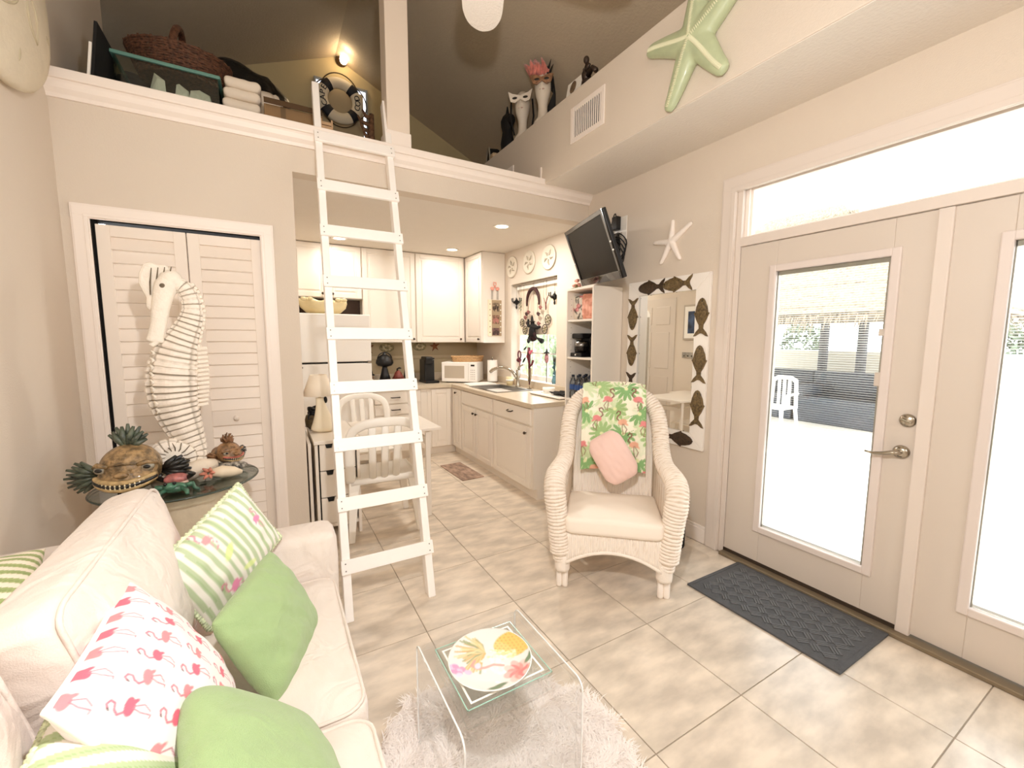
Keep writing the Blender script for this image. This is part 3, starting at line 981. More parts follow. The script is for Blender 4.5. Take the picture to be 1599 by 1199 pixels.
obj('plate', MB().box(1.02, 1.46, 5.08, 5.18, ZT, ZT + .012), BLACKM, t, bevel=.004)
WALLB = ((1, 0, 0), (0, 0, 1), (0, -1, 0))
for (x, z, r, lab) in ((1.075, 1.325, .09, 'rust starfish on the kitchen back wall right beside the fridge'), (1.975, 1.345, .075, 'rust starfish on the kitchen back wall above the microwave')):
    o = obj('starfish', MB().prism(star_poly(r, r * .36, PI / 2 + .15), .012, (x, YB - .002, z), WALLB, dome=.012), STARM)
    tag(o, lab, 'starfish')
for (x, z, lab) in ((1.32, 1.33, 'oval olive shell plaque on the back wall above the mushroom lantern'), (1.76, 1.345, 'oval olive shell plaque on the back wall above the coffee machine')):
    t = thing('shell_plaque', lab, 'plaque', (x, YB - .02, z - .06))
    obj('backing', MB().lathe([(.095, 0), (.095, .01), (.08, .016), (0, .016)], (x, YB - .002, z), 26, WALLB, 1, .62), SHELLM, t)
    mb = MB()
    for k in range(7):
        a = 2 * PI * k / 7
        mb.ell((x + .045 * math.cos(a), YB - .022, z + .028 * math.sin(a)), (.02, .012, .014), 8, 6)
    obj('shells', mb, mat('pale_shell', 'C8BC9C', .5, var=.3, scale=60), t, smooth=True, kind='stuff')

# ---------------------------------------------------------------- kitchen window
XG = XR + .105
wf = structure('window_2', MB().box(XG, XG + .035, WY0, WY0 + .04, WZ0, WZ1).box(XG, XG + .035, WY1 - .04, WY1, WZ0, WZ1)
               .box(XG, XG + .035, WY0, WY1, WZ0, WZ0 + .05).box(XG, XG + .035, WY0, WY1, WZ1 - .04, WZ1).box(XG - .01, XG + .03, WY0 + .04, WY1 - .04, 1.50, 1.535), TRIM, bevel=.003)
for z0, z1 in ((WZ0 + .05, 1.50), (1.535, WZ1 - .04)):
    obj('pane', MB().box(XG + .014, XG + .018, WY0 + .04, WY1 - .04, z0, z1), GLASS, wf)
for y in (3.97, 4.27):
    obj('muntin', MB().box(XG + .005, XG + .013, y - .008, y + .008, WZ0 + .05, 1.50), TRIM, wf)
obj('muntin', MB().box(XG + .005, XG + .013, WY0 + .04, WY1 - .04, 1.275, 1.29), TRIM, wf)
structure('window_sill', MB().box(XR - .015, XG, WY0 + .002, WY1 - .002, WZ0 - .02, WZ0 + .001), TRIM, bevel=.004)
t = thing('window_shade', 'translucent off-white shade covering the upper half of the kitchen window', 'shade', (XR + .07, 4.12, 1.48))
obj('shade_cloth', MB().grid(lambda u, v: (XR + .078 + .004 * math.sin(20 * u), WY0 + .03 + u * (WY1 - WY0 - .09), 1.50 + v * .55), 30, 4), mat('shade_cloth', 'F2E4D0', .9, var=.03, trans=0), t, smooth=True)
obj('head_rail', MB().box(XR + .045, XR + .095, WY0 + .01, WY1 - .06, 2.04, 2.085), PLASTIC, t, bevel=.005)
obj('hook_rail', MB().tube([(XR + .02, WY0 + .01, 2.095), (XR + .02, WY1 - .01, 2.095)], .006, 8), CHROME, t)

# hanging ornaments (each hangs from the hook rail on its own thread)
XO = XR + .035
THREAD = mat('dark_thread', '4A4038', .7)


def hang(name, lab, y, z):
    t = thing(name, lab, 'ornament', (XO, y, z))
    obj('thread', MB().tube([(XO, y, z), (XO, y, 2.09)], .0012, 5), THREAD, t)
    return t


for y, lab in ((4.53, 'small black chandelier ornament hanging at the left end of the kitchen window'), (3.73, 'small black chandelier ornament hanging at the right end of the kitchen window')):
    t = hang('chandelier_ornament', lab, y, 1.94)
    mb = MB()
    for k in range(8):
        a = 2 * PI * k / 8
        mb.tube([(XO, y, 1.90), (XO + .03 * math.cos(a), y + .04 * math.sin(a), 1.885), (XO + .05 * math.cos(a), y + .075 * math.sin(a), 1.915), (XO + .052 * math.cos(a), y + .078 * math.sin(a), 1.945)], [.006, .005, .005, .007], 6)
    obj('arms', mb, BLACK, t, smooth=True)
    obj('drop', MB().lathe([(.002, -.09), (.012, -.07), (.006, -.04), (.028, -.015), (.036, .0), (.012, .03), (0, .04)], (XO, y, 1.90), 12), BLACK, t, smooth=True)
DKR = mat('dark_brown_red', '3D1E1C', .6, var=.4, scale=50)
t = hang('arch_mobile', 'dark arch-shaped mobile with dangling birds in the kitchen window', 4.16, 2.06)
obj('arch', MB().tube([(XO, 4.16 + .13 * math.cos(a), 1.86 + .165 * math.sin(a)) for a in [PI * (i / 16 * 1.1 - .05) for i in range(17)]], [.01 + .012 * math.sin(PI * i / 16) for i in range(17)], 8), DKR, t, smooth=True)
for k, (dy, dz) in enumerate(((-.15, 1.80), (-.11, 1.73), (-.12, 1.62), (.14, 1.74), (.10, 1.76), (.12, 1.63), (.17, 1.70))):
    mb = MB().ell((XO, 4.16 + dy, dz), (.012, .032, .016), 10, 6, ((1, 0, 0), (0, .8, .6), (0, -.6, .8)))
    mb.prism([(-.03, 0), (.03, .03), (.03, -.012)], .006, (XO, 4.16 + dy - .02, dz), ((0, 1, 0), (0, 0, 1), (1, 0, 0)))
    mb.tube([(XO, 4.16 + dy, dz + .01), (XO, 4.16 + dy * .85, 1.86)], .001, 4)
    obj('bird', mb, DKR if k % 2 else mat('rose_felt', '8A5650', .7, var=.2), t, smooth=True)
t = hang('witch_ornament', 'black felt witch flying on a broom in the kitchen window', 4.14, 1.70)
mb = MB().lathe([(.06, -.12), (.055, -.05), (.03, .01), (.036, .03), (.018, .06), (0, .07)], (XO - .01, 4.15, 1.60), 14, None, .6, 1)
mb.tube([(XO - .01, 4.14, 1.60), (XO - .01, 4.05, 1.575), (XO - .01, 3.99, 1.585)], [.03, .022, .012], 8)
mb.tube([(XO - .01, 4.17, 1.60), (XO - .01, 4.24, 1.60), (XO - .01, 4.235, 1.68)], [.024, .018, .012], 8)
obj('body', mb, BLACKM, t, smooth=True)
obj('hat', MB().lathe([(.055, 0), (.05, .006), (.026, .012), (.018, .05), (.004, .08)], (XO - .012, 4.155, 1.645), 14, None, .6, 1), BLACKM, t, smooth=True)
mb = MB()
for k in range(9):
    a = -1.0 + k * .26
    mb.tube([(XO - .01, 4.14, 1.54), (XO - .012, 4.14 + .11 * math.sin(a), 1.49 - .07 * math.cos(a))], [.03, .008], 6)
obj('cloak', mb, mat('black_red_felt', '2A1212', .85, var=.5, scale=40), t, smooth=True)
obj('broom', MB().tube([(XO - .02, 4.22, 1.50), (XO - .02, 4.10, 1.475), (XO - .02, 4.02, 1.455), (XO - .02, 3.93, 1.425)], [.006, .006, .012, .03], 8), BLACKM, t, smooth=True)
for (y, z, r, lab) in ((4.43, 1.645, .045, 'round wire ornament upper left of the witch'), (3.88, 1.66, .055, 'round wire ornament upper right of the witch under a pink twig'),
                       (4.36, 1.555, .048, 'round leafy ornament at the left of the black witch'), (3.94, 1.56, .05, 'round leafy ornament at the right of the black witch')):
    t = hang('ring_ornament', lab, y, z + r)
    obj('ring', MB().tube([(XO + .02, y + r * math.cos(a), z + r * math.sin(a)) for a in [2 * PI * k / 24 for k in range(24)]], .005, 6, closed=True), THREAD, t, smooth=True)
    mb = MB()
    for k in range(6):
        a = 2 * PI * k / 6 + .3
        mb.ell((XO + .02, y + r * .5 * math.cos(a), z + r * .5 * math.sin(a)), (.006, r * .34, r * .16), 8, 5, ((1, 0, 0), (0, math.cos(a), math.sin(a)), (0, -math.sin(a), math.cos(a))))
    obj('petal', mb, mat('olive_leaf', '7E7758', .7, var=.4, scale=50), t, smooth=True)
t = hang('twig_ornament', 'thin rose twig ornament hanging between arch mobile and right chandelier', 3.89, 1.93)
obj('twig', MB().tube([(XO, 3.89, 1.77), (XO, 3.90, 1.83), (XO, 3.87, 1.89), (XO, 3.84, 1.93)], [.008, .007, .006, .004], 6).tube([(XO, 3.90, 1.83), (XO, 3.93, 1.90)], [.006, .003], 6), mat('rose_felt', '8A5650', .7, var=.2), t, smooth=True)
t = hang('green_sprig', 'pale green sprig hanging beside the left chandelier ornament', 4.46, 1.95)
mb = MB()
for k in range(8):
    mb.ell((XO + .01, 4.46 + .018 * (-1) ** k, 1.94 - k * .02), (.005, .018, .007), 8, 5, ((1, 0, 0), (0, .8, .6 * (-1) ** k), (0, -.6 * (-1) ** k, .8)))
obj('leaves', mb, mat('sage_leaf', '9CA88C', .7, var=.2), t, smooth=True)

# window sill: pitcher plants, glass bird, flute, tray ...
PITCH = mat('pitcher_red', '5A1A26', .45, var=.5, scale=40)
PINKP = mat('pitcher_pink', 'C9657A', .5, var=.3, scale=40)
t = thing('pitcher_plant_stake', 'dark red glass flower stake in a champagne flute on the kitchen worktop', 'ornament', (2.53, 4.02, ZT))
obj('flute', MB().lathe([(.03, 0), (.028, .004), (.005, .01), (.005, .07), (.02, .10), (.028, .17), (.03, .23)], (2.53, 4.02, ZT), 18, caps=(1, 0)), mat('flute_glass', 'F1DDB8', .1, trans=.85, var=.02), t, smooth=True)
obj('stem', MB().tube([(2.53, 4.02, ZT + .05), (2.53, 4.02, ZT + .26), (2.525, 4.03, ZT + .38), (2.525, 4.025, ZT + .47)], [.008, .012, .022, .016], 10), PITCH, t, smooth=True)
obj('side_shoot', MB().tube([(2.53, 4.02, ZT + .25), (2.53, 3.97, ZT + .28), (2.525, 3.94, ZT + .325)], [.009, .012, .014], 8), PITCH, t, smooth=True)
obj('bloom', MB().ell((2.525, 4.0, ZT + .41), (.012, .03, .022), 10, 7).ell((2.525, 3.97, ZT + .43), (.01, .02, .015), 10, 7), PINKP, t, smooth=True)
obj('bird_head', MB().ell((2.52, 4.03, ZT + .545), (.016, .026, .03), 10, 7).tube([(2.52, 4.02, ZT + .56), (2.52, 3.99, ZT + .59)], [.01, .003], 6), BLACK, t, smooth=True)
t = thing('red_loop_stake', 'red loop ornament standing on the kitchen window sill behind the tap', 'ornament', (2.66, 4.46, WZ0))
obj('loop', MB().tube([(2.66, 4.46 + .035 * math.cos(a), WZ0 + .29 + .045 * math.sin(a)) for a in [2 * PI * k / 20 for k in range(20)]], .009, 8, closed=True), PITCH, t, smooth=True)
obj('ball', MB().ell((2.66, 4.47, WZ0 + .225), (.03, .04, .03), 12, 8), PITCH, t, smooth=True)
obj('stem', MB().tube([(2.66, 4.46, WZ0 + .001), (2.66, 4.45, WZ0 + .2)], .008, 8), PITCH, t, smooth=True)
obj('leaf', MB().ell((2.66, 4.35, WZ0 + .23), (.008, .05, .014), 10, 6, ((1, 0, 0), (0, .7, -.7), (0, .7, .7))), BLACKM, t, smooth=True)
t = thing('pink_heart_stake', 'pink heart ornament on a wire in the kitchen window sill', 'ornament', (2.66, 4.25, WZ0))
obj('heart', MB().ell((2.66, 4.235, WZ0 + .275), (.01, .028, .028), 12, 8).ell((2.66, 4.27, WZ0 + .275), (.01, .028, .028), 12, 8).ell((2.66, 4.253, WZ0 + .25), (.01, .024, .03), 12, 8), PINKP, t, smooth=True)
obj('wire', MB().tube([(2.66, 4.253, WZ0 + .001), (2.66, 4.253, WZ0 + .24)], .003, 6), THREAD, t)
obj('leaf', MB().ell((2.66, 4.33, WZ0 + .37), (.008, .04, .012), 10, 6, ((1, 0, 0), (0, .85, -.5), (0, .5, .85))), BLACKM, t, smooth=True)
t = thing('pink_bird_stake', 'pink patterned bird ornament on the kitchen window sill right of the flute', 'ornament', (2.66, 3.87, WZ0))
obj('body', MB().ell((2.66, 3.87, WZ0 + .27), (.018, .035, .055), 12, 8), mat('rose_check', 'B07F86', .6, var=.5, scale=80), t, smooth=True)
obj('hat', MB().lathe([(.034, 0), (.03, .01), (.012, .02), (.005, .05)], (2.66, 3.87, WZ0 + .325), 12), BLACKM, t, smooth=True)
obj('wire', MB().tube([(2.66, 3.87, WZ0 + .001), (2.66, 3.87, WZ0 + .22)], .004, 6), THREAD, t)
t = thing('twig_vase', 'slender vase of blue-green twigs at the right end of the kitchen sill', 'vase', (2.66, 3.72, WZ0))
obj('vase', MB().lathe([(.025, .001), (.03, .03), (.018, .08), (.02, .10)], (2.66, 3.72, WZ0), 14), mat('blue_glass', '5E8794', .15, var=.2), t, smooth=True)
mb = MB()
for k in range(5):
    a = -.5 + k * .25
    mb.tube([(2.66, 3.72, WZ0 + .08), (2.66, 3.72 + .04 * math.sin(a), WZ0 + .25), (2.66, 3.72 + .10 * math.sin(a), WZ0 + .42 - .03 * abs(k - 2))], [.005, .004, .002], 6)
obj('twigs', mb, mat('twig_dark', '4A4A44', .8, var=.2), t)
mb = MB()
for k in range(10):
    mb.ell((2.655, 3.72 + rng.normal(0, .03), WZ0 + .16 + rng.normal(0, .05)), (.008, .018, .014), 8, 5)
obj('foliage', mb, mat('teal_leaf', '3F6470', .6, var=.3), t, smooth=True)
t = thing('cream_cup', 'cream ribbed cup behind the sink under the tap', 'cup', (2.555, 4.52, ZT))
obj('cup', MB().lathe([(.035, 0), (.042, .03), (.045, .10), (.041, .10), (.036, .02)], (2.545, 4.50, ZT), 22), CREAM, t, smooth=True)
obj('band', MB().lathe([(.046, .05), (.048, .06), (.046, .07)], (2.545, 4.50, ZT), 22), PLASTIC, t, smooth=True)
t = thing('drain_board', 'flat white board lying on the worktop left of the sink', 'board', (2.2, 4.72, ZT))
obj('board', MB().box(2.05, 2.42, 4.615, 4.80, ZT, ZT + .014), PLASTIC, t, bevel=.004)
obj('grip', MB().box(2.07, 2.40, 4.79, 4.80, ZT + .014, ZT + .02), PLASTIC, t)
t = thing('serving_tray', 'white rectangular tray with dark rim on the worktop near the shelf unit', 'tray', (2.42, 3.42, ZT))
obj('tray', MB().box(2.30, 2.54, 3.14, 3.66, ZT + .006, ZT + .022), PLASTIC, t, bevel=.006)
obj('foot', MB().box(2.31, 2.53, 3.15, 3.65, ZT, ZT + .007), BLACK, t)
t = thing('soap_dish', 'round white dish standing on the serving tray', 'dish', (2.45, 3.52, ZT + .022))
obj('dish', MB().lathe([(.05, 0), (.062, .015), (.064, .05), (.058, .05), (.052, .012), (0, .012)], (2.45, 3.52, ZT + .022), 26), PLASTIC, t, smooth=True)
obj('saucer', MB().lathe([(.08, 0), (.085, .006), (0, .006)], (2.45, 3.52, ZT + .0221), 26), PLASTIC, t)
o = obj('black_cloth', MB().grid(lambda u, v: (2.36 + .16 * u, 3.16 + .22 * v, ZT + .024 + .02 * abs(math.sin(7 * u + 5 * v)) + .006), 16, 16), BLACKM, thick=.008, smooth=True)
tag(o, 'crumpled black cloth lying on the serving tray', 'cloth')

# plates above the window
for k, (y, z, lab) in enumerate(((4.575, 2.322, 'left embossed white plate above the kitchen window'), (4.18, 2.322, 'middle embossed white plate above the kitchen window'), (3.785, 2.312, 'right embossed white plate above the kitchen window'))):
    ax = ((0, 1, 0), (0, 0, 1), (-1, 0, 0))
    t = thing('wall_plate', lab, 'plate', (XR - .02, y, z - .12), group='plates above the kitchen window')
    obj('plate', MB().lathe([(.125, 0), (.13, .014), (.122, .018), (.095, .012), (.09, .010), (0, .010)], (XR - .002, y, z), 36, ax), mat('plate_grey_white', 'DCD4C4', .5, var=.05, scale=30), t, smooth=True)
    mb = MB()
    for q in range(5):
        a = 2 * PI * q / 5 + k
        mb.tube([(XR - .014, y + .02 * math.cos(a), z + .02 * math.sin(a)), (XR - .018, y + .05 * math.cos(a + .25), z + .05 * math.sin(a + .25)), (XR - .014, y + .085 * math.cos(a), z + .085 * math.sin(a))], [.004, .011, .003], 8)
    obj('relief', mb, mat('relief_grey', 'B4AA98', .6, var=.2, scale=60), t, smooth=True)

# photo strip and flamingo magnets on the cabinet end panel
YP = 4.758
t = thing('photo_strip', 'vertical film-strip frame of three pictures on the cabinet end panel', 'picture', (2.46, YP, 1.5))
obj('board', MB().box(2.375, 2.565, YP - .012, YP, 1.485, 1.935), mat('strip_cream', 'EFE2C8', .6, var=.04), t, bevel=.002)
obj('board_face', MB().box(2.425, 2.562, YP - .015, YP - .012, 1.487, 1.93), mat('strip_tan', 'A89478', .6, var=.15, scale=30), t)
mb, mw = MB(), MB()
for k in range(6):
    mb.lathe([(.008, 0), (.008, .004), (0, .004)], (2.40, YP - .012, 1.53 + k * .07), 10, WALLB)
    mw.lathe([(.008, 0), (.008, .004), (0, .004)], (2.546, YP - .015, 1.53 + k * .07), 10, WALLB)
obj('dark_holes', mb, mat('strip_tan', 'A89478', .6), t)
obj('white_holes', mw, PLASTIC, t)
for k, (z, c, s) in enumerate(((1.845, '8E7C66', .11), (1.69, '8A6A58', .11), (1.54, '6A4C48', .09))):
    p = obj('picture', MB().box(2.432, 2.53, YP - .017, YP - .015, z - s / 2, z + s / 2), mat('picture_%d' % k, c, .5, var=.5, scale=45), t)
    mb = MB()
    for q in range(3):
        mb.ell((2.455 + q * .025, YP - .0172, z - .015 + .01 * (q % 2)), (.010, .0015, .03), 10, 6)
    obj('figure', mb, mat('figure_dark', '2E2220', .7, var=.4) if k != 1 else mat('figure_rose', 'C08078', .7, var=.3), p)
FLAM = mat('flamingo_pink', 'E5A090', .5, var=.12, scale=40)
for k, (x, lab) in enumerate(((2.43, 'left of two pink flamingo figures standing above the photo strip'), (2.505, 'right of two pink flamingo figures standing above the photo strip'))):
    t = thing('flamingo_figure', lab, 'figurine', (x, YP - .012, 1.935))
    s = -1 if k == 0 else 1
    obj('body', MB().ell((x, YP - .016, 2.07), (.028, .012, .022), 12, 8, ((.9, 0, .4 * s), (0, 1, 0), (-.4 * s, 0, .9))), FLAM, t, smooth=True)
    obj('neck', MB().tube([(x - .02 * s, YP - .016, 2.075), (x - .034 * s, YP - .016, 2.10), (x - .018 * s, YP - .016, 2.125), (x - .024 * s, YP - .016, 2.15), (x - .042 * s, YP - .016, 2.14)], [.007, .006, .005, .007, .003], 8), FLAM, t, smooth=True)
    for q in (-.008, .008):
        obj('leg', MB().tube([(x + q, YP - .016, 2.055), (x + q, YP - .016, 1.936)], .0025, 6), THREAD, t)

# kitchen mat
o = obj('kitchen_mat', MB().prism(rrect(.25, .60, .01), .008, (1.755, 4.18, .0005), ((.999, .04, 0), (-.04, .999, 0), (0, 0, 1))), mat('kitchen_mat_print', '9C8474', .9, var=.35, scale=9, stretch=(2, 1, 1)))
tag(o, 'small brown patterned mat on the tiles before the sink cabinet', 'mat')

structure('trim_8', MB().box(1.0, 2.3, YB - .010, YB - .001, 1.185, 1.222), mat('dado_strip', 'CDBE9F', .7, var=.08))
# recessed lamps
for (x, y, lab, gl) in ((1.97, 3.64, 'recessed ceiling lamp nearest the television', 1), (1.955, 4.87, 'recessed ceiling lamp before the corner wall cabinets', 1), (.70, 4.94, 'recessed ceiling lamp before the cabinet above the fridge', 1)):
    t = thing('recessed_lamp', lab, 'ceiling lamp', (x, y, ZC - .01), group='recessed kitchen lamps')
    obj('trim_ring', MB().lathe([(.058, -.0005), (.082, -.0005), (.078, -.008), (.06, -.006)], (x, y, ZC), 32, caps=(0, 0)), PLASTIC, t, smooth=True)
    obj('lens', MB().lathe([(.06, -.001), (.059, -.005), (0, -.005)], (x, y, ZC), 32), mat('lamp_lens', 'FFF4E0', .5, emit='FFEFD6', estr=9), t)
    lamp('recessed_light', 'AREA', (x, y, ZC - .012), 26 if y < 4 else 8, (1, .93, .85), shape='DISK', size=.11)

# ================================================================== TABLE, CHAIRS, LADDER
t = thing('gateleg_table', 'white gateleg table with small drawers and one leaf raised', 'table', (.6, 3.5, 0))
obj('tabletop', MB().box(.225, .535, 3.14, 3.87, .715, .74), CAB, t, bevel=.003)
obj('leaf', MB().box(.538, 1.17, 3.19, 3.76, .718, .74), CAB, t, bevel=.003)
obj('folded_leaf', MB().box(.192, .212, 3.19, 3.83, .10, .72), CAB, t, bevel=.002)
obj('frame', MB().box(.232, .252, 3.16, 3.85, .02, .715).box(.508, .528, 3.16, 3.85, .02, .715).box(.25, .51, 3.83, 3.85, .02, .715)
    .box(.25, .51, 3.18, 3.83, .095, .12).box(.25, .51, 3.175, 3.18, .095, .115), CAB, t, bevel=.002)
obj('shadow_liner', MB().box(.254, .506, 3.20, 3.82, .125, .712), DARKGAP, t)
for k in range(3):
    z0 = .128 + k * .196
    p = [(.262, z0), (.498, z0), (.498, z0 + .189), (.350, z0 + .189), (.343, z0 + .158), (.307, z0 + .158), (.300, z0 + .189), (.262, z0 + .189)]
    d = obj('drawer', MB().prism(p, .016, (0, 3.166, 0), ((1, 0, 0), (0, 0, 1), (0, 1, 0))), CAB, t, bevel=.002)
    obj('grip_notch', MB().prism([(.297, z0 + .189), (.353, z0 + .189), (.344, z0 + .157), (.306, z0 + .157)], .004, (0, 3.184, 0), ((1, 0, 0), (0, 0, 1), (0, 1, 0))), BLACK, d)
for y in (3.24, 3.70):
    obj('leg', MB().box(1.05, 1.09, y - .012, y + .012, 0, .718), CAB, t, bevel=.002)
for z in (.60, .10):
    obj('gate_rail', MB().box(.53, 1.05, 3.46, 3.485, z, z + .045).box(1.05, 1.09, 3.252, 3.688, z, z + .045), CAB, t)


def plastic_chair(lab):
    """stackable garden chair at the origin, facing +Y"""
    t = thing('plastic_chair', lab, 'chair', group='white plastic chairs at the gateleg table')
    w = .235
    def seat(u, v):
        x, y = (u - .5) * 2, v
        return (x * (w - .01 + .02 * y), -.19 + .42 * y, .43 - .02 * math.cos(x * 1.5) * math.sin(PI * min(1, y * 1.1)) + .012 * y - (.03 * max(0, y - .88) / .12))
    obj('seat', MB().grid(seat, 18, 18), PLASTIC, t, smooth=True, thick=.014)
    obj('seat_rim', MB().tube([(-w, -.19, .425), (-w - .006, .0, .43), (-w - .006, .18, .435), (-w + .05, .235, .415), (w - .05, .235, .415), (w + .006, .18, .435), (w + .006, 0, .43), (w, -.19, .425)], .014, 8), PLASTIC, t, smooth=True)
    for sx in (-1, 1):
        for sy, y0, y1 in ((-1, -.18, -.235), (1, .19, .225)):
            mb = MB()
            a, b = .034, .022
            vs = []
            for z, k, yy, xx in ((.44, 1.25, y0, w - .03), (.36, 1.0, y0, w - .02), (0, .62, y1, w + .012)):
                for dx, dy in ((-a, -b), (a, -b), (a, b), (-a, b)):
                    vs.append((sx * xx + dx * k, yy + dy * k, z))
            mb.add(vs, [(0, 1, 5, 4), (1, 2, 6, 5), (2, 3, 7, 6), (3, 0, 4, 7), (4, 5, 9, 8), (5, 6, 10, 9), (6, 7, 11, 10), (7, 4, 8, 11), (3, 2, 1, 0), (8, 9, 10, 11)])
            obj('leg', mb, PLASTIC, t, bevel=.006)
    def bk(x, z):
        return (x, -.20 - (z - .43) * .20 + .05 * (x / w) ** 2 * (z - .43) / .42, z)
    pts = [bk(-w, .43), bk(-w - .004, .58), bk(-w - .004, .72), bk(-w + .02, .80), bk(-w + .075, .842), bk(-.08, .862), bk(.08, .862), bk(w - .075, .842), bk(w - .02, .80), bk(w + .004, .72), bk(w + .004, .58), bk(w, .43)]
    obj('back_frame', MB().tube(spline(pts, 44), .033, 10, squash=.42, upv=(0, 1, 0)), PLASTIC, t, smooth=True)
    for x in (-.082, 0, .082):
        obj('back_slat', MB().tube([bk(x, .43), bk(x * 1.05, .60), bk(x * 1.1, .76), bk(x * 1.1, .853)], .026, 8, squash=.3, upv=(0, 1, 0)), PLASTIC, t, smooth=True)
    obj('seat_rail', MB().tube([bk(-w, .425), bk(0, .425), bk(w, .425)], .024, 8, squash=.5, upv=(0, 1, 0)), PLASTIC, t, smooth=True)
    return t


c1 = plastic_chair('white slatted plastic chair in front of the gateleg table, its back to us')
c2 = dup(c1, (.79, 4.16, 0), PI + .05, 'white slatted plastic chair behind the gateleg table, facing us')
c1.location = (.69, 3.27, 0)
c1.rotation_euler = (0, 0, -.04)

SHADE = mat('lampshade_cream', 'F3E9D8', .85, var=.03, scale=60)
t = thing('table_lamp', 'small lamp with cream tapered shade and flared cream foot on the gateleg table', 'lamp', (.32, 3.45, .74))
obj('shade', MB().lathe([(.115, 0), (.058, .155)], (.305, 3.5, 1.02), 32, caps=(0, 0)), SHADE, t, smooth=True, thick=.003)
def foot(u, v):
    w = .028 + .085 * (1 - v) ** 1.6 if v > .12 else .028 + .085 * (.88 ** 1.6) * math.sqrt(max(0, 1 - ((.12 - v) / .125) ** 2))
    a = 2 * PI * u
    return (.335 + w * math.cos(a) - .03 * v, 3.46 + w * .55 * math.sin(a), .741 + .265 * v)
obj('foot', MB().grid(foot, 28, 20), mat('lamp_foot_cream', 'EFE6CF', .4, var=.03, coat=.2), t, smooth=True)
obj('stem', MB().tube([(.31, 3.48, .98), (.305, 3.5, 1.04), (.305, 3.5, 1.14)], .008, 8), CREAM, t)
obj('switch', MB().ell((.345, 3.46, .985), (.014, .012, .026), 10, 7), BLACK, t, smooth=True)
t = thing('wooden_bowl', 'dark wooden bowl with black cables behind the small table lamp', 'bowl', (.26, 3.60, .74))
obj('bowl', MB().lathe([(.05, 0), (.075, .03), (.08, .075), (.07, .11), (.062, .11), (.07, .075), (.06, .035), (0, .02)], (.285, 3.62, .74), 26), mat('dark_olive_wood', '5E5138', .55, var=.3, scale=30), t, smooth=True)
cb = MB()
for k in range(4):
    cb.tube([(.27 + .035 * math.cos(a + k), 3.60 + .035 * math.sin(a + k), .865 + .014 * k + .008 * math.sin(2 * a)) for a in [2 * PI * q / 18 for q in range(18)]], .011, 7, closed=True)
cb.tube([(.25, 3.58, .88), (.225, 3.5, .87), (.222, 3.44, .85), (.24, 3.5, .845)], .006, 6)
obj('cable', cb, BLACK, t, smooth=True)
o = obj('power_lead', MB().tube([(.205, 3.75, .745), (.24, 3.66, .7425), (.30, 3.56, .7425)], .003, 6), BLACK)
tag(o, 'thin black lead lying on the gateleg table by the wall', 'cord')

# ladder
t = thing('loft_ladder', 'white painted wooden ladder leaning on the loft ledge', 'ladder', (.5, 2.16, 0))
LS_ = 1 / 3.0
ln = math.hypot(1, LS_)
LD = Vector((0, LS_ / ln, 1 / ln))            # up along the rails
LN = Vector((0, -1 / ln, LS_ / ln))           # towards the room
LXr = Vector((1, 0, 0))


def lad(x, z, off=0):
    return Vector((x, 2.16 + z * LS_, z)) + LN * off


for (xb, xt) in ((.262, .322), (.703, .772)):
    vs = []
    for z, x in ((0, xb), (3.12, xt)):
        for dx, dn in ((0, -.062), (.042, -.062), (.042, 0), (0, 0)):
            p = lad(x + dx, z, dn)
            if z == 0:
                k = p.z / LD.z
                p = p - LD * k
            vs.append(p)
    obj('rail', MB().add(vs, [(0, 1, 5, 4), (1, 2, 6, 5), (2, 3, 7, 6), (3, 0, 4, 7), (3, 2, 1, 0), (4, 5, 6, 7)]), LADDERW, t, bevel=.004)
for k, z in enumerate((.258, .56, .863, 1.168, 1.475, 1.785, 2.10, 2.395, 2.722)):
    f = z / 3.12
    xa, xb = .262 + .06 * f - .006, .745 + .069 * f + .006
    c = lad((xa + xb) / 2, z, .010)
    s = obj('rung', MB().obox(c, (xb - xa, .020, .072), (LXr, -LN, LD)), LADDERW, t, bevel=.003)
    mb = MB()
    for x in (xa + .022, xb - .022):
        for dz in (-.018, .018):
            p = lad(x, z, .0195) + LD * dz
            mb.lathe([(.004, 0), (.0035, .0015), (0, .0015)], p, 8, (LXr, LD, LN))
    obj('screws', mb, STEEL, s)

# ================================================================== SHELF UNIT BY THE WORKTOP
BX0, BY0, BY1, BZ = 2.30, 2.685, 3.05, 1.885
t = thing('shelf_unit', 'tall white open shelf unit between worktop and fish mirror', 'shelf', (2.46, 2.87, 0))
for y in (BY0, BY1 - .018):
    obj('side_panel', MB().box(BX0, XR - .005, y, y + .018, 0, BZ), CAB, t, bevel=.0015)
for z in (.055, .42, .905, 1.275, 1.60, BZ - .018):
    obj('shelf', MB().box(BX0 + (.004 if z < 1.8 else 0), XR - .012, BY0 + .018, BY1 - .018, z, z + .018), CAB, t, bevel=.0015)
obj('back_panel', MB().box(XR - .012, XR - .006, BY0 + .005, BY1 - .005, .05, BZ - .005), CAB, t)
mb = MB()
for z in np.arange(.5, 1.84, .05):
    for x in (BX0 + .045, XR - .06):
        mb.lathe([(.003, 0), (.003, .001), (0, .001)], (x, BY1 - .018, z), 6, ((1, 0, 0), (0, 0, 1), (0, -1, 0)))
obj('peg_holes', mb, DARKGAP, t, kind='stuff')
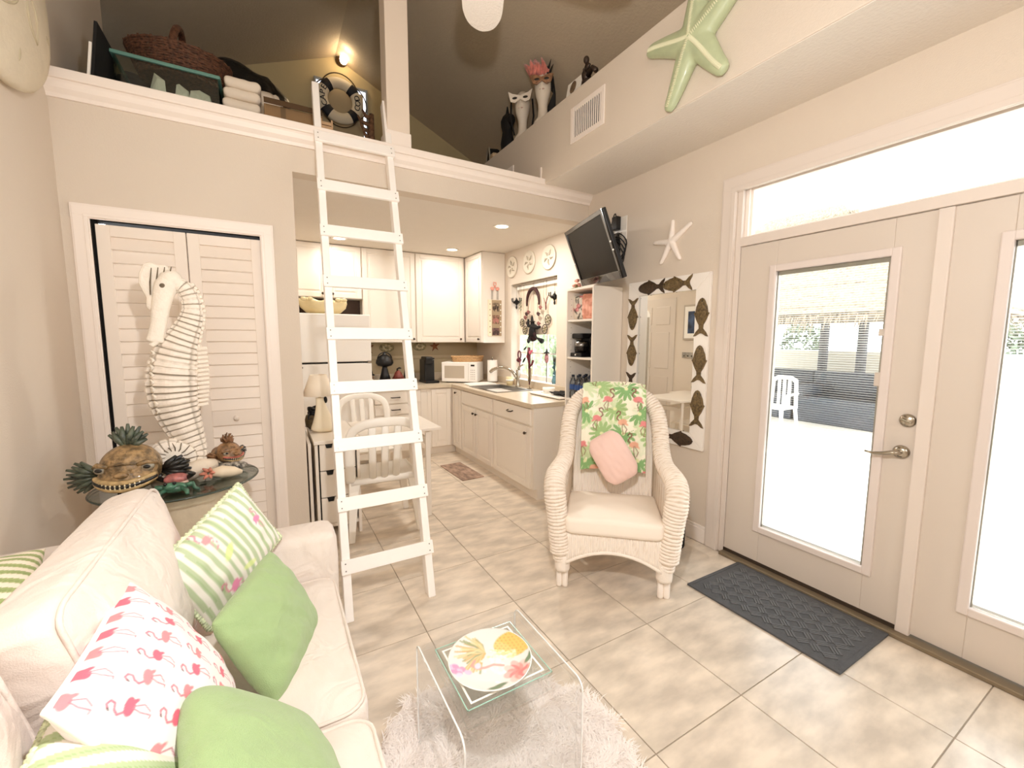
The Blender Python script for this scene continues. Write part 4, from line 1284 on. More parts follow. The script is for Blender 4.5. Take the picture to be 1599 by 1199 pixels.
# contents
def floral(pr, side):
    r = np.random.default_rng(5)
    for k in range(26):
        x, y = r.uniform(-.1, .1), r.uniform(-.12, .12)
        pr.ellipse(x, y, .028, .008, r.uniform(0, 3), '3F4038', .9)
    for k in range(9):
        x, y = r.uniform(-.09, .09), r.uniform(-.11, .11)
        pr.ellipse(x, y, .022, .018, 0, 'C77A80')
        pr.ellipse(x + .004, y, .01, .009, 0, 'E5B0AC')
FLOR = print_mat('floral_print')
pm = pillow(.20, .215, .12, (2.42, 2.95, 1.728), (.25, -.97, 0), (0, 0, 1), 30, .03, floral, 'EDE6DA', .006, 3, .3)
tag(obj('floral_bag', pm, FLOR, smooth=True), 'white bag with dark leaves and pink blooms on the top shelf', 'bag')
pm = pillow(.19, .22, .10, (2.40, 2.82, 1.73), (.15, -.98, 0), (0, 0, 1), 30, .03, lambda pr, s: [pr.ellipse(float(x), float(y), .03, .02, float(a), 'C98872', .8) for x, y, a in np.random.default_rng(2).uniform(-.1, .1, (12, 3))], 'E8AE9A', .006, 4, .3)
tag(obj('coral_bag', pm, FLOR, smooth=True), 'coral pink patterned bag on the top shelf against the near side', 'bag')
t = thing('coffee_maker', 'black drip coffee maker with a steel band on the middle shelf', 'coffee maker', (2.43, 2.93, 1.293))
obj('base', MB().box(2.33, 2.52, 2.87, 3.02, 1.293, 1.33), BLACK, t, bevel=.008)
obj('column', MB().box(2.44, 2.53, 2.88, 3.01, 1.325, 1.47), BLACK, t, bevel=.008)
obj('head', MB().box(2.34, 2.53, 2.875, 3.015, 1.455, 1.50), BLACK, t, bevel=.01)
obj('carafe', MB().lathe([(.05, 0), (.058, .03), (.055, .08), (.04, .105), (0, .108)], (2.39, 2.945, 1.331), 24), mat('smoked_glass', '15120F', .08, var=.2), t, smooth=True)
obj('band', MB().lathe([(.0575, .055), (.0590, .06), (.0575, .095)], (2.39, 2.945, 1.331), 24), STEEL, t, smooth=True)
obj('switch', MB().lathe([(.008, 0), (.008, .004), (0, .005)], (2.33, 2.945, 1.312), 12, ((0, 1, 0), (0, 0, 1), (-1, 0, 0))), PLASTIC, t, smooth=True)
t = thing('tea_box', 'narrow dark-edged box with pale label standing behind the coffee maker', 'box', (2.555, 2.93, 1.293))
obj('carton', MB().box(2.54, 2.60, 2.88, 2.98, 1.293, 1.53), BLACKM, t, bevel=.002)
obj('label', MB().box(2.536, 2.54, 2.89, 2.965, 1.40, 1.52), mat('label_peach', 'E8C9B4', .7, var=.2, scale=60), t)
t = thing('dark_grinder', 'dark grinder with a clear jar on the middle shelf, nearest side', 'grinder', (2.42, 2.78, 1.293))
obj('body', MB().lathe([(.05, 0), (.052, .06), (.045, .07), (.045, .13), (.058, .15), (.058, .175), (.03, .185), (0, .185)], (2.42, 2.775, 1.293), 22), BLACK, t, smooth=True)
obj('label_band', MB().lathe([(.046, .09), (.047, .10), (.046, .115)], (2.42, 2.775, 1.293), 22), mat('blue_band', '4A5A80', .5), t)
bot = thing('water_bottle', 'clear water bottle with a blue label on the lower shelf', 'bottle', group='water bottles on the lower shelf')
obj('bottle', MB().lathe([(.026, 0), (.031, .006), (.031, .055), (.028, .062), (.031, .07), (.031, .13), (.029, .145), (.018, .175), (.012, .185), (.012, .195)], (0, 0, 0), 20), BOTTLE, bot, smooth=True)
obj('label', MB().lathe([(.0315, .078), (.0318, .08), (.0318, .122), (.0315, .124)], (0, 0, 0), 20), mat('bottle_label_blue', '2E4E86', .4, var=.15, scale=60), bot, smooth=True)
obj('cap', MB().lathe([(.014, .192), (.014, .208), (.012, .21), (0, .21)], (0, 0, 0), 14), mat('cap_navy', '1E2636', .5), bot, smooth=True)
first = True
for i in range(3):
    for j in range(4):
        p = (2.345 + i * .075, 3.0 - j * .072 - .01, .9235)
        if first:
            bot.location = p
            first = False
        else:
            nb_ = dup(bot, p, rng.uniform(0, 3))
        (bot if i + j == 0 else nb_)['label'] = 'clear blue-labelled water bottle on the lower shelf, %s row, %s from the window side' % (('front', 'middle', 'back')[i], ('first', 'second', 'third', 'last')[j])
t = thing('silk_flowers', 'small pink silk flower spray lying on top of the shelf unit', 'flowers', (2.38, 3.0, BZ))
mb = MB()
for k in range(9):
    mb.ell((2.36 + rng.normal(0, .02), 2.99 + rng.normal(0, .025), BZ + .03 + rng.uniform(0, .05)), (.018, .018, .012), 8, 6)
obj('bloom', mb, mat('silk_pink', 'D99C8C', .7, var=.3, scale=40), t, smooth=True)
obj('stem', MB().tube([(2.34, 3.04, BZ + .006), (2.36, 2.98, BZ + .02), (2.38, 2.88, BZ + .008)], .003, 6).tube([(2.36, 2.99, BZ + .004), (2.36, 2.985, BZ + .04)], .012, 6), mat('stem_olive', '7A6A48', .8), t)

# ---------------------------------------------------------------- television on a wall arm
c = Vector((2.287, 2.722, 2.143))
yw, tl, rl = 1.952, .38, -.058
n_ = Vector((-math.sin(yw) * math.cos(tl), -math.cos(yw) * math.cos(tl), -math.sin(tl)))
rt = Vector((math.cos(yw), -math.sin(yw), 0))
up = n_.cross(rt)
if up.z < 0:
    up = -up
rt, up = rt * math.cos(rl) + up * math.sin(rl), -rt * math.sin(rl) + up * math.cos(rl)
TW, TH = .90, .503
AX = (rt, up, n_)
t = thing('television', 'black flat-screen television tilted down from a wall arm above the shelf unit', 'television', tuple(c - up * TH / 2))
obj('cabinet', MB().obox(c - n_ * .022, (TW, TH, .030), AX).obox(c - n_ * .05, (TW * .7, TH * .66, .05), AX), BLACK, t, bevel=.006)
mb = MB()
for cx, cy, w, h in ((0, TH / 2 - .016, TW, .032), (0, -TH / 2 + .03, TW, .06), (-TW / 2 + .016, 0, .032, TH), (TW / 2 - .016, 0, .032, TH)):
    mb.obox(c + rt * cx + up * cy - n_ * .004, (w, h, .016), AX)
obj('bezel', mb, mat('gloss_black', '0A0A0B', .12, var=.1, coat=.5), t, bevel=.003)
obj('screen', MB().obox(c + up * .014 - n_ * .006, (TW - .06, TH - .09, .004), AX), mat('screen_glass', '14120D', .25, var=.1, spec=.08), t)
mb = MB()
for cx, cy in ((-TW / 2 + .01, -.04), (TW / 2 - .004, .02), (TW / 2 + .0, -.04)):
    mb.ell(c + rt * cx + up * cy + n_ * .006, .007, 8, 6)
obj('stud', mb, PLASTIC, t, smooth=True)
w0 = Vector((XR - .003, 2.78, 2.19))
obj('mount', MB().obox(w0 - Vector((.012, 0, 0)), (.024, .10, .22)).tube([w0 - Vector((.02, 0, 0)), w0 + Vector((-.13, .05, -.01)), c - n_ * .06], .020, 10), BLACKM, t)
cb = MB()
for k in range(4):
    cb.tube(spline([c - n_ * .06 + rt * .28 + up * (.02 * k), Vector((2.48, 2.62 + .012 * k, 2.30 - .02 * k)), Vector((2.56, 2.60 + .01 * k, 2.24 - .03 * k)), Vector((2.54, 2.64, 2.12 - .02 * k)), c - n_ * .06 + rt * .2 - up * .1], 18), .006, 6)
obj('cable', cb, BLACK, t, smooth=True)
t = thing('wall_outlet', 'white outlet plate on the wall beside the television', 'outlet', (XR - .004, 2.72, 2.30))
obj('plate', MB().box(XR - .007, XR - .0005, 2.66, 2.80, 2.28, 2.47), PLASTIC, t, bevel=.003)
obj('socket', MB().box(XR - .009, XR - .006, 2.71, 2.745, 2.31, 2.345), mat('socket_grey', 'B9B2A6', .5), t)
t = thing('power_adapter', 'black power adapter hanging from the outlet beside the television', 'adapter', (XR - .04, 2.73, 2.33))
obj('brick', MB().box(XR - .055, XR - .009, 2.725, 2.79, 2.365, 2.475), BLACK, t, bevel=.006)
obj('plug', MB().box(XR - .04, XR - .009, 2.735, 2.775, 2.305, 2.34), BLACK, t, bevel=.006)
obj('lead', MB().tube(spline([(XR - .03, 2.76, 2.47), (XR - .03, 2.775, 2.505), (XR - .03, 2.80, 2.47), (XR - .045, 2.81, 2.38), (XR - .05, 2.80, 2.31), (XR - .04, 2.76, 2.31)], 18), .005, 6), BLACK, t, smooth=True)

# ---------------------------------------------------------------- fish mirror
MY0, MY1, MZ0, MZ1, FW = 1.845, 2.594, .665, 1.907, .112
WF = ((0, -1, 0), (0, 0, 1), (-1, 0, 0))        # right wall: u to the right (towards us), v up, w out of the wall
t = thing('fish_mirror', 'white framed wall mirror decorated with carved brown fish', 'mirror', (XR - .015, 2.22, MZ0))
MIRF = mat('mirror_frame_white', 'F4F0EA', .5, var=.015)
uw, vh = MY1 - MY0, MZ1 - MZ0
O = (XR - .002, MY1, MZ0)
for poly in ([(0, 0), (uw, 0), (uw - FW, FW), (FW, FW)], [(0, vh), (FW, vh - FW), (uw - FW, vh - FW), (uw, vh)], [(0, .0015), (FW, FW + .0015), (FW, vh - FW - .0015), (0, vh - .0015)], [(uw, .0015), (uw, vh - .0015), (uw - FW, vh - FW - .0015), (uw - FW, FW + .0015)]):
    obj('frame_board', MB().prism(poly, .022, O, WF), MIRF, t, bevel=.0025)
mm = mat('mirror_silver', 'F2F2EE', .01, metal=1, var=0)
obj('glass', MB().prism([(FW - .01, FW - .01), (uw - FW + .01, FW - .01), (uw - FW + .01, vh - FW + .01), (FW - .01, vh - FW + .01)], .010, O, WF), mm, t)
FISH = mat('carved_fish_brown', '6B5838', .55, var=.45, scale=70, bump=.6, bscale=160, coat=.2)
FISHD = mat('carved_fish_dark', '41301E', .55, var=.4, scale=70, bump=.6, bscale=160, coat=.2)
HALF = [(.0, .0), (.022, .022), (.06, .042), (.10, .050), (.105, .060), (.125, .050), (.16, .034), (.185, .018), (.21, .016), (.235, .040), (.265, .058), (.262, .040), (.245, .012), (.243, 0)]
FPOLY = HALF + [(x, -y) for x, y in HALF[::-1][1:-1]]


def mfish(u, v, ang, dark, s=1.0):
    ca, sa = math.cos(ang), math.sin(ang)
    X = Vector((0, -ca, sa))
    Y = Vector((0, sa, ca))
    o = Vector((XR - .024, MY1 - u, MZ0 + v))
    mb = MB().prism([(x * s - .13 * s, y * s) for x, y in FPOLY], .006, o, (X, Y, Vector((-1, 0, 0))), dome=.0)
    mb.ell(o + X * (-.045 * s) + Vector((-.005, 0, 0)), (.085 * s, .042 * s, .012), 16, 8, (X, Y, Vector((-1, 0, 0))))
    f = obj('fish', mb, FISHD if dark else FISH, t)
    obj('eye', MB().ell(o + X * (-.105 * s) + Y * (.006 * s) + Vector((-.013, 0, 0)), (.005, .005, .004), 8, 6, (X, Y, Vector((-1, 0, 0)))), BLACK, f, smooth=True)


for k, v in enumerate((.985, .69, .38, .11)):
    mfish(.054, v, PI / 2, k > 1, .97)
for v in (.94, .615, .30):
    mfish(uw - .056, v, -PI / 2, False, 1.0)
for u, d in ((.235, True), (.475, False)):
    mfish(u, vh - .056, 0, d, .98)
for u in (.28, .545):
    mfish(u, .056, PI, True, .98)


# ---------------------------------------------------------------- starfish on the walls
def starfish(name, lab, center, R, angs, lens, wid, h, ax, m, ridge=None, tipw=.35):
    X, Y, Z = [Vector(a) for a in ax]
    c = Vector(center)
    n = len(angs)
    mb = MB()
    t = thing(name, lab, 'starfish', tuple(c))
    for k in range(n):
        a, L = angs[k], lens[k]
        pts, rad = [], []
        for i in range(13):
            f = i / 12
            b = a + .10 * math.sin(f * 2.2) * (1 if k % 2 else -1)
            pts.append(c + (X * math.cos(b) + Y * math.sin(b)) * (L * f) + Z * (h * .35))
            w = wid * ((1 - f) * 1.0 + f * tipw) * (1 if f < .93 else .72)
            rad.append(w)
        o = len(mb.v)
        mb.tube(pts, rad, 14, squash=h / wid * .8, upv=Z)
    body = obj('arms', mb, m, t, smooth=True)
    md = body.modifiers.new('remesh', 'REMESH')
    md.mode = 'VOXEL'
    md.voxel_size = R * .022
    md.use_smooth_shade = True
    sm = body.modifiers.new('smooth', 'SMOOTH')
    sm.iterations = 6
    if ridge:
        for k in range(n):
            mb = MB()
            a, L = angs[k], lens[k]
            for i in range(1, 44):
                f = i / 46
                b = a + .10 * math.sin(f * 2.2) * (1 if k % 2 else -1)
                w = wid * ((1 - f) + f * tipw)
                p = c + (X * math.cos(b) + Y * math.sin(b)) * (L * f) + Z * (h * .33 + w * h / wid * .8 * .97)
                mb.ell(p, (wid * .045, wid * .17, wid * .07), 7, 4, (X * math.cos(b) + Y * math.sin(b), -X * math.sin(b) + Y * math.cos(b), Z))
            obj('ridge_beads', mb, ridge, t, smooth=True, kind='stuff')
    return t


GSTAR = mat('celadon_glaze', 'B4C09C', .38, var=.16, scale=16, bump=.12, bscale=60, coat=.3)
starfish('green_starfish', 'large pale green starfish mounted on the duct soffit', (SX - .002, 1.63, 3.045), .42,
         [math.radians(a) for a in (166, 236, 312, 24, 92)], [.345, .335, .315, .46, .40], .085, .075, WF, GSTAR, mat('celadon_pale', 'DCDDBE', .45, var=.05), .42)
starfish('white_starfish', 'slender white starfish on the wall above the fish mirror', (XR - .002, 2.195, 2.165), .2,
         [math.radians(a) for a in (92, 25, 307, 233, 178)], [.155, .20, .165, .175, .165], .026, .03, WF, mat('white_starfish_plaster', 'F6EEE6', .7, var=.02, bump=.2), None, .55)

# ---------------------------------------------------------------- air vents in the soffit
def vent(lab, y0, y1, z0, z1, n):
    t = thing('air_vent', lab, 'vent', (SX - .01, (y0 + y1) / 2, z0))
    f = .035
    mb = MB()
    for a in ((y0, y0 + f, z0, z1), (y1 - f, y1, z0, z1), (y0 + f, y1 - f, z0, z0 + f), (y0 + f, y1 - f, z1 - f, z1)):
        mb.box(SX - .010, SX - .0005, *a)
    obj('frame', mb, TRIM, t, bevel=.003)
    obj('backing', MB().box(SX - .002, SX - .0005, y0 + f, y1 - f, z0 + f, z1 - f), DARKGAP, t)
    for k in range(n):
        y = y0 + f + (k + .5) * (y1 - y0 - 2 * f) / n
        obj('louver', MB().obox((SX - .006, y, (z0 + z1) / 2), (.005, .0095, z1 - z0 - 2 * f)), TRIM, t)


vent('white air vent with vertical louvers on the soffit left of the green starfish', 2.36, 2.735, 2.93, 3.187, 14)
vent('air vent on the soffit behind the loft ledge, mostly hidden', 3.61, 3.98, 2.85, 3.08, 12)
mb = MB().box(SX - .012, SX - .0005, 3.135, 3.15, 2.80, 2.90)
tag(obj('trim_strip', mb, TRIM), 'short white upright strip on the soffit where it meets the ledge', 'trim')

# ---------------------------------------------------------------- rooms seen only in the mirror: kitchen left wall
kd = structure('door_5', MB().box(.176, .196, 4.10, 4.86, .01, 2.04), DOORP, bevel=.003)
for (y0, y1) in ((4.19, 4.44), (4.52, 4.77)):
    for (z0, z1) in ((.22, .90), (1.02, 1.55), (1.66, 1.92)):
        obj('panel', MB().box(.194, .204, y0, y1, z0, z1), DOORP, kd, bevel=.008)
t = thing('framed_picture', 'framed blue seascape with white mat on the kitchen left wall', 'picture', (.19, 3.78, 1.45))
obj('frame', MB().box(.181, .20, 3.62, 3.96, 1.44, 1.92), mat('frame_silver', 'B8AFA2', .4, metal=.4), t, bevel=.004)
obj('mat_board', MB().box(.20, .203, 3.645, 3.935, 1.465, 1.895), PLASTIC, t)
obj('print', MB().box(.203, .205, 3.70, 3.88, 1.53, 1.83), mat('seascape', '3A4A66', .5, var=.7, scale=9), t)
t = thing('hook_rack', 'small grey hook rack under the framed seascape', 'rack', (.19, 3.8, 1.2))
obj('board', MB().box(.181, .195, 3.64, 3.96, 1.19, 1.27), mat('rack_grey', '9A948A', .7, var=.2), t)
mb = MB()
for k in range(5):
    mb.ell((.204, 3.68 + k * .06, 1.22), (.012, .006, .010), 8, 6)
obj('hook', mb, KNOB, t, smooth=True)

# ================================================================== WICKER ARMCHAIR
WIC = mat('white_wicker', 'F3EBE1', .6, var=.06, scale=40, bump=.25, bscale=150)
CO = Vector((1.648, 1.71, 0))
CS = Vector((.748, -.663, 0)).normalized()     # to the viewer's right
CF = Vector((-CS.y * -1, 0, 0))
CF = Vector((-.663, -.748, 0)).normalized()    # the way the chair faces


def ch(s, f, z):
    return CO + CS * s + CF * f + Vector((0, 0, z))


wc = thing('wicker_armchair', 'white wicker armchair with high rounded back beside the fish mirror', 'armchair', tuple(CO))
half = [(.293, .01, .17), (.305, .015, .30), (.32, .02, .45), (.335, .015, .575), (.337, -.05, .64), (.325, -.16, .66), (.305, -.28, .685), (.295, -.37, .76), (.292, -.44, .87), (.270, -.50, .98), (.20, -.55, 1.06), (.10, -.572, 1.088), (0, -.578, 1.092)]
full_ = half + [(-a, b, c_) for a, b, c_ in half[::-1][1:]]
path = spline(full_, 350)
rad = []
for i, p in enumerate(path):
    f = abs(i / (len(path) - 1) * 2 - 1)          # 1 at the feet, 0 at the top of the back
    r = .052 if f < .55 else (.052 + .010 * min(1, (f - .55) / .15)) if f < .8 else .060
    if f > .97:
        r *= .75
    rad.append(r * (1 + (.055 if i % 2 else -.05)))
WICP = print_mat('wicker_paint', .6, bump=.3, bscale=150)
WA, WB = np.array(lin('F3EBE1')), np.array(lin('BFA98E'))
wr_ = np.random.default_rng(77)


def ribs(mb, nu, nv, f, along='u', k=.55):
    w = np.zeros(len(mb.v))
    for q in range(len(mb.v)):
        i, j = q % (nu + 1), q // (nu + 1)
        x = i / nu if along == 'u' else j / nv
        w[q] = max(0, -math.cos(x * f * 2 * PI)) ** 2 * k
    w = np.clip(w + (wr_.random(len(w)) > .93) * .25, 0, 1)
    mb.c = WA * (1 - w[:, None]) + WB * w[:, None]
    return mb


mb = MB().tube([ch(*p) for p in path], rad, 16)
w = np.array([(.42 if (i % 2) else .05) + (.30 if ((k // 2 + i // 2) % 2 and i % 2) else 0) for i in range(len(path)) for k in range(16)])
w = np.clip(w * wr_.uniform(.5, 1.2, len(w)), 0, .8)
mb.c = WA * (1 - w[:, None]) + WB * w[:, None]
obj('rolled_edge', mb, WICP, wc, smooth=False)
# back panel, side panels, apron: upright strands
nb = 46
def back(u, v):
    s = (u - .5) * .50
    z = .36 + v * .70
    lim = 1.05 - .35 * max(0, (abs(s) - .13)) ** 1.4 * 3
    z = min(z, lim)
    dep = -.40 - .13 * (z - .36) / .70 - .05 * (1 - (2 * u - 1) ** 2) + .008 * math.cos(u * nb * 2 * PI)
    return tuple(ch(s, dep, z))
obj('back_panel', ribs(MB().grid(back, nb * 5, 16), nb * 5, 16, nb), WICP, wc, smooth=True, thick=.012)
for sg in (-1, 1):
    def side(u, v, sg=sg):
        f = .0 - .42 * u
        top = .60 + .06 * u + (.12 * max(0, u - .72) / .28)
        z = .14 + v * (top - .14)
        return tuple(ch(sg * (.287 - .012 * u + .005 * math.cos(u * 36 * 2 * PI)), f, z))
    obj('side_panel', ribs(MB().grid(side, 150, 6), 150, 6, 36), WICP, wc, smooth=True, thick=.012)
    def side2(u, v, sg=sg):
        f = .0 - .42 * u
        z = .16 + v * (.60 + .06 * u - .16)
        return tuple(ch(sg * (.335 - .02 * u + .005 * math.cos(v * 40 * 2 * PI)), f, z))
    obj('outer_panel', ribs(MB().grid(side2, 6, 160), 6, 160, 40, 'v'), WICP, wc, smooth=True, thick=.008)
def apron(u, v):
    s = (u - .5) * .53
    zb = .165 + .085 * (1 - (2 * u - 1) ** 2)
    z = zb + v * (.345 - zb)
    return tuple(ch(s, .035 + .008 * math.cos(u * 44 * 2 * PI), z))
obj('apron', ribs(MB().grid(apron, 240, 6), 240, 6, 44), WICP, wc, smooth=True, thick=.012)
obj('apron_edge', MB().tube([ch((u - .5) * .53, .042, .163 + .085 * (1 - (2 * u - 1) ** 2)) for u in np.linspace(0, 1, 30)], .011, 8), WIC, wc, smooth=True)
obj('seat_deck', MB().grid(lambda u, v: tuple(ch((u - .5) * .55, .03 - .46 * v, .335)), 4, 4), WIC, wc, thick=.02)
for sx in (-1, 1):
    for fy, nm in ((.01, 'leg'), (-.47, 'leg')):
        mb = MB()
        for d in (-.017, .017):
            mb.lathe([(.0165, 0), (.018, .01), (.017, .20)], ch(sx * .285 + d, fy, 0), 12)
        lg = obj(nm, mb, mat('white_rattan', 'F5EEE6', .45, var=.03, scale=30), wc, smooth=True)
        obj('binding', MB().lathe([(.043, .105), (.045, .12), (.045, .19), (.042, .2)], ch(sx * .285, fy, 0), 16), WIC, lg, smooth=True)
obj('rear_panel', MB().grid(lambda u, v: tuple(ch((u - .5) * .55, -.47 - .01 * math.cos(u * 80), .16 + .25 * v)), 60, 2), WIC, wc, thick=.01)


def box_cushion(cn, X, Y, Z, w, d, h, crown, r, seed, n=40, wr=.004, bulge=.0):
    """upholstered box cushion: w along X, d along Y, h along Z, crowned top, soft edges. cn = centre of the underside"""
    q = np.random.default_rng(seed)
    X, Y, Z = [np.array(a, float) for a in (X, Y, Z)]
    cn = np.array(cn, float)
    k = [q.normal(0, 1, 2) * 7 for _ in range(6)]
    ph = q.uniform(0, 6.28, 6)
    mb = MB()
    m = n
    prof = []                                       # (scale inset, z) from bottom centre to top centre
    for t in np.linspace(0, PI / 2, 6):
        prof.append((-r * (1 - math.sin(t)), r * (1 - math.cos(t))))
    for t in np.linspace(0, PI / 2, 6):
        prof.append((-r * (1 - math.cos(t)), h - r + r * math.sin(t)))
    per = rrect(2, 2, .16, 5)
    # perimeter resampled
    per = [(x, y) for x, y in per]
    dense = []
    for i in range(len(per)):
        a, b = per[i], per[(i + 1) % len(per)]
        L = max(1, int(math.hypot(a[0] - b[0], a[1] - b[1]) / .09))
        for s_ in range(L):
            dense.append((a[0] + (b[0] - a[0]) * s_ / L, a[1] + (b[1] - a[1]) * s_ / L))
    N_ = len(dense)
    rings = []
    def ring(scale_x, scale_y, zf):
        out = []
        for x, y in dense:
            px, py = x * scale_x, y * scale_y
            sx_, sy_ = scale_x * 2 / w, scale_y * 2 / d
            wv = sum(math.sin(k[i][0] * x * sx_ + k[i][1] * y * sy_ + ph[i] + zf * 9) for i in range(6)) / 6
            zz = zf
            bl = 1 + bulge * math.sin(PI * min(1, max(0, zf / h)))
            out.append(cn + X * (px * bl) + Y * (py * bl) + Z * (zz + wr * wv * (1 if zf > h * .3 else .3)))
        return out
    rings.append(ring(w / 2 * .05, d / 2 * .05, 0))
    rings.append(ring(w / 2 * .6, d / 2 * .6, 0))
    for ins, z in prof:
        rings.append(ring(w / 2 + ins, d / 2 + ins, z))
    for f in (.9, .78, .62, .45, .28, .12, .02):
        rings.append(ring((w / 2 - r) * f, (d / 2 - r) * f, h + crown * (1 - f ** 2) ** .8))
    vs = [p for rg in rings for p in rg]
    fs = [tuple(range(N_))[::-1]]
    for i in range(len(rings) - 1):
        for j in range(N_):
            fs.append((i * N_ + j, i * N_ + (j + 1) % N_, (i + 1) * N_ + (j + 1) % N_, (i + 1) * N_ + j))
    fs.append(tuple((len(rings) - 1) * N_ + j for j in range(N_)))
    mb.add(vs, fs)
    per3 = lambda z, off=0: [cn + X * (x * (w / 2 + off)) + Y * (y * (d / 2 + off)) + Z * z for x, y in dense]
    return mb, per3


t = thing('seat_cushion', 'cream seat cushion on the white wicker armchair', 'cushion', tuple(ch(0, -.17, .346)))
mb, per = box_cushion(ch(0, -.155, .346), CS, CF, (0, 0, 1), .545, .46, .105, .035, .03, 5, wr=.004)
CUSH = mat('cream_canvas', 'F4EBDF', .9, var=.02, bump=.15, bscale=300)
obj('cover', mb, CUSH, t, smooth=True)
obj('piping', MB().tube(per(.085, -.007), .005, 6, closed=True), CUSH, t, smooth=True)

# throw over the back: tropical print
def tropical(pr):
    r = np.random.default_rng(11)
    G1, G2, G3, G4 = 'A2C286', '86B276', 'D2E0B8', 'C6D9A8'
    for k in range(70):
        x, y = r.uniform(-.24, .24), r.uniform(-.05, 1.15)
        pr.palm(x, y, r.uniform(.06, .10), int(r.integers(9, 15)), r.uniform(0, 6.28), [G3, G4, 'E4EAD0'][k % 3], span=r.uniform(2.2, 4.5), sharp=.7)
    for iy in range(7):
        for ix in range(3):
            x = -.17 + ix * .17 + (.08 if iy % 2 else 0) + r.uniform(-.02, .02)
            y = .06 + iy * .16 + r.uniform(-.02, .02)
            pr.palm(x, y, .085, 13, r.uniform(0, 6.28), G1 if (ix + iy) % 2 else G2, span=4.6, sharp=.5)
            pr.ellipse(x, y, .012, .012, 0, 'E6E9B8')
    for iy in range(7):
        for ix in range(3):
            x = -.12 + ix * .165 - (.07 if iy % 2 else 0) + r.uniform(-.015, .015)
            y = .0 + iy * .16 + r.uniform(-.015, .015)
            pr.flamingo(x, y, .072, 0, 1 if (ix + iy) % 2 else -1, 'E08C8C' if (ix + iy) % 3 else 'E6B096', '8A5A50', '8A6450')
    pr.ellipse(.36, .5, .145, 3, 0, 'BFDDA8')


NU, NV = 110, 230
th_w = .41
tp = [(-.375, .60), (-.405, .76), (-.43, .88), (-.455, .97), (-.475, 1.05), (-.505, 1.125), (-.545, 1.158), (-.59, 1.158), (-.63, 1.12), (-.652, 1.04), (-.66, .92), (-.66, .80)]
tpath = spline(tp, NV + 1)
tlen = [0]
for a, b in zip(tpath[:-1], tpath[1:]):
    tlen.append(tlen[-1] + float(np.linalg.norm(b - a)))
mb = MB()
vs, UU, VV = [], [], []
for j in range(NV + 1):
    for i in range(NU + 1):
        u = i / NU - .5
        s = u * th_w
        drop = -.018 * (abs(2 * u) ** 3) * (1 if tpath[j][1] > 1.0 else .2)
        vs.append(tuple(ch(s, tpath[j][0] - .045 * (1 - 4 * u * u) * (1 if tpath[j][0] > -.5 else 0) * max(0, 1 - max(0, tpath[j][1] - .98) / .12) + .004 * math.sin(u * 34 + j * .02) + .014, tpath[j][1] + drop)))
        UU.append(s)
        VV.append(tlen[j])
mb.v = vs
mb.f = [(j * (NU + 1) + i, j * (NU + 1) + i + 1, (j + 1) * (NU + 1) + i + 1, (j + 1) * (NU + 1) + i) for j in range(NV) for i in range(NU)]
pr = Print(np.array(UU), np.array(VV), 'F3F0DC')
tropical(pr)
mb.c = pr.c
tag(obj('tropical_throw', mb, print_mat('tropical_print', .85), smooth=True, thick=.005), 'cloth of green palm leaves and flamingos draped over the wicker armchair back', 'throw')

PINKV = mat('pink_velvet', 'E8C8BE', .85, var=.05, scale=9, sheen=.5)
pu = Vector((.19, .21, .96))
pm = pillow(.235, .33, .12, (1.853, 1.942, .705), CS * .85 + pu * .52, CS * -.52 + pu * .85, 44, .03, None, 'FFFFFF', .005, 8, .36, .40)
pm.c = None
tag(obj('pink_pillow', pm, PINKV, smooth=True), 'small plain pink velvet pillow leaning in the wicker armchair', 'pillow')
t = thing('black_bag', 'black bag on the floor behind the wicker armchair', 'bag', (2.42, 2.12, 0))
obj('bag', MB().prism(rrect(.20, .26, .05), .22, (2.36, 1.95, .001)), BLACKM, t, bevel=.02)
obj('strap', MB().tube([(2.30, 1.86, .20), (2.36, 1.84, .30), (2.42, 1.86, .20)], .008, 8), BLACKM, t, smooth=True)

# ================================================================== DOOR MAT
t = thing('door_mat', 'dark grey rectangular door mat with a basket-weave pattern before the glass door', 'mat', (2.335, 1.14, 0))
MATG = mat('mat_grey', '5B5C5E', .95, var=.18, scale=50, bump=.6, bscale=420)
obj('base', MB().box(2.076, 2.586, .75, 1.527, .0005, .008), MATG, t, bevel=.003)
mb = MB()
for i in range(7):
    for j in range(12):
        x, y = 2.155 + i * .0585, .825 + j * .0565
        a = PI / 4 if (i + j) % 2 else -PI / 4
        X = Vector((math.cos(a), math.sin(a), 0))
        Y = Vector((-math.sin(a), math.cos(a), 0))
        for q in (-.013, 0, .013):
            mb.obox(Vector((x, y, .0095)) + Y * q, (.052, .0095, .005), (X, Y, Vector((0, 0, 1))))
obj('weave_ribs', mb, mat('mat_rib_grey', '68696B', .95, var=.15, scale=50, bump=.5, bscale=420), t, kind='stuff')
obj('border', MB().box(2.076, 2.096, .75, 1.527, .006, .011).box(2.566, 2.586, .75, 1.527, .006, .011).box(2.096, 2.566, .75, .77, .006, .011).box(2.096, 2.566, 1.507, 1.527, .006, .011), MATG, t, bevel=.002)

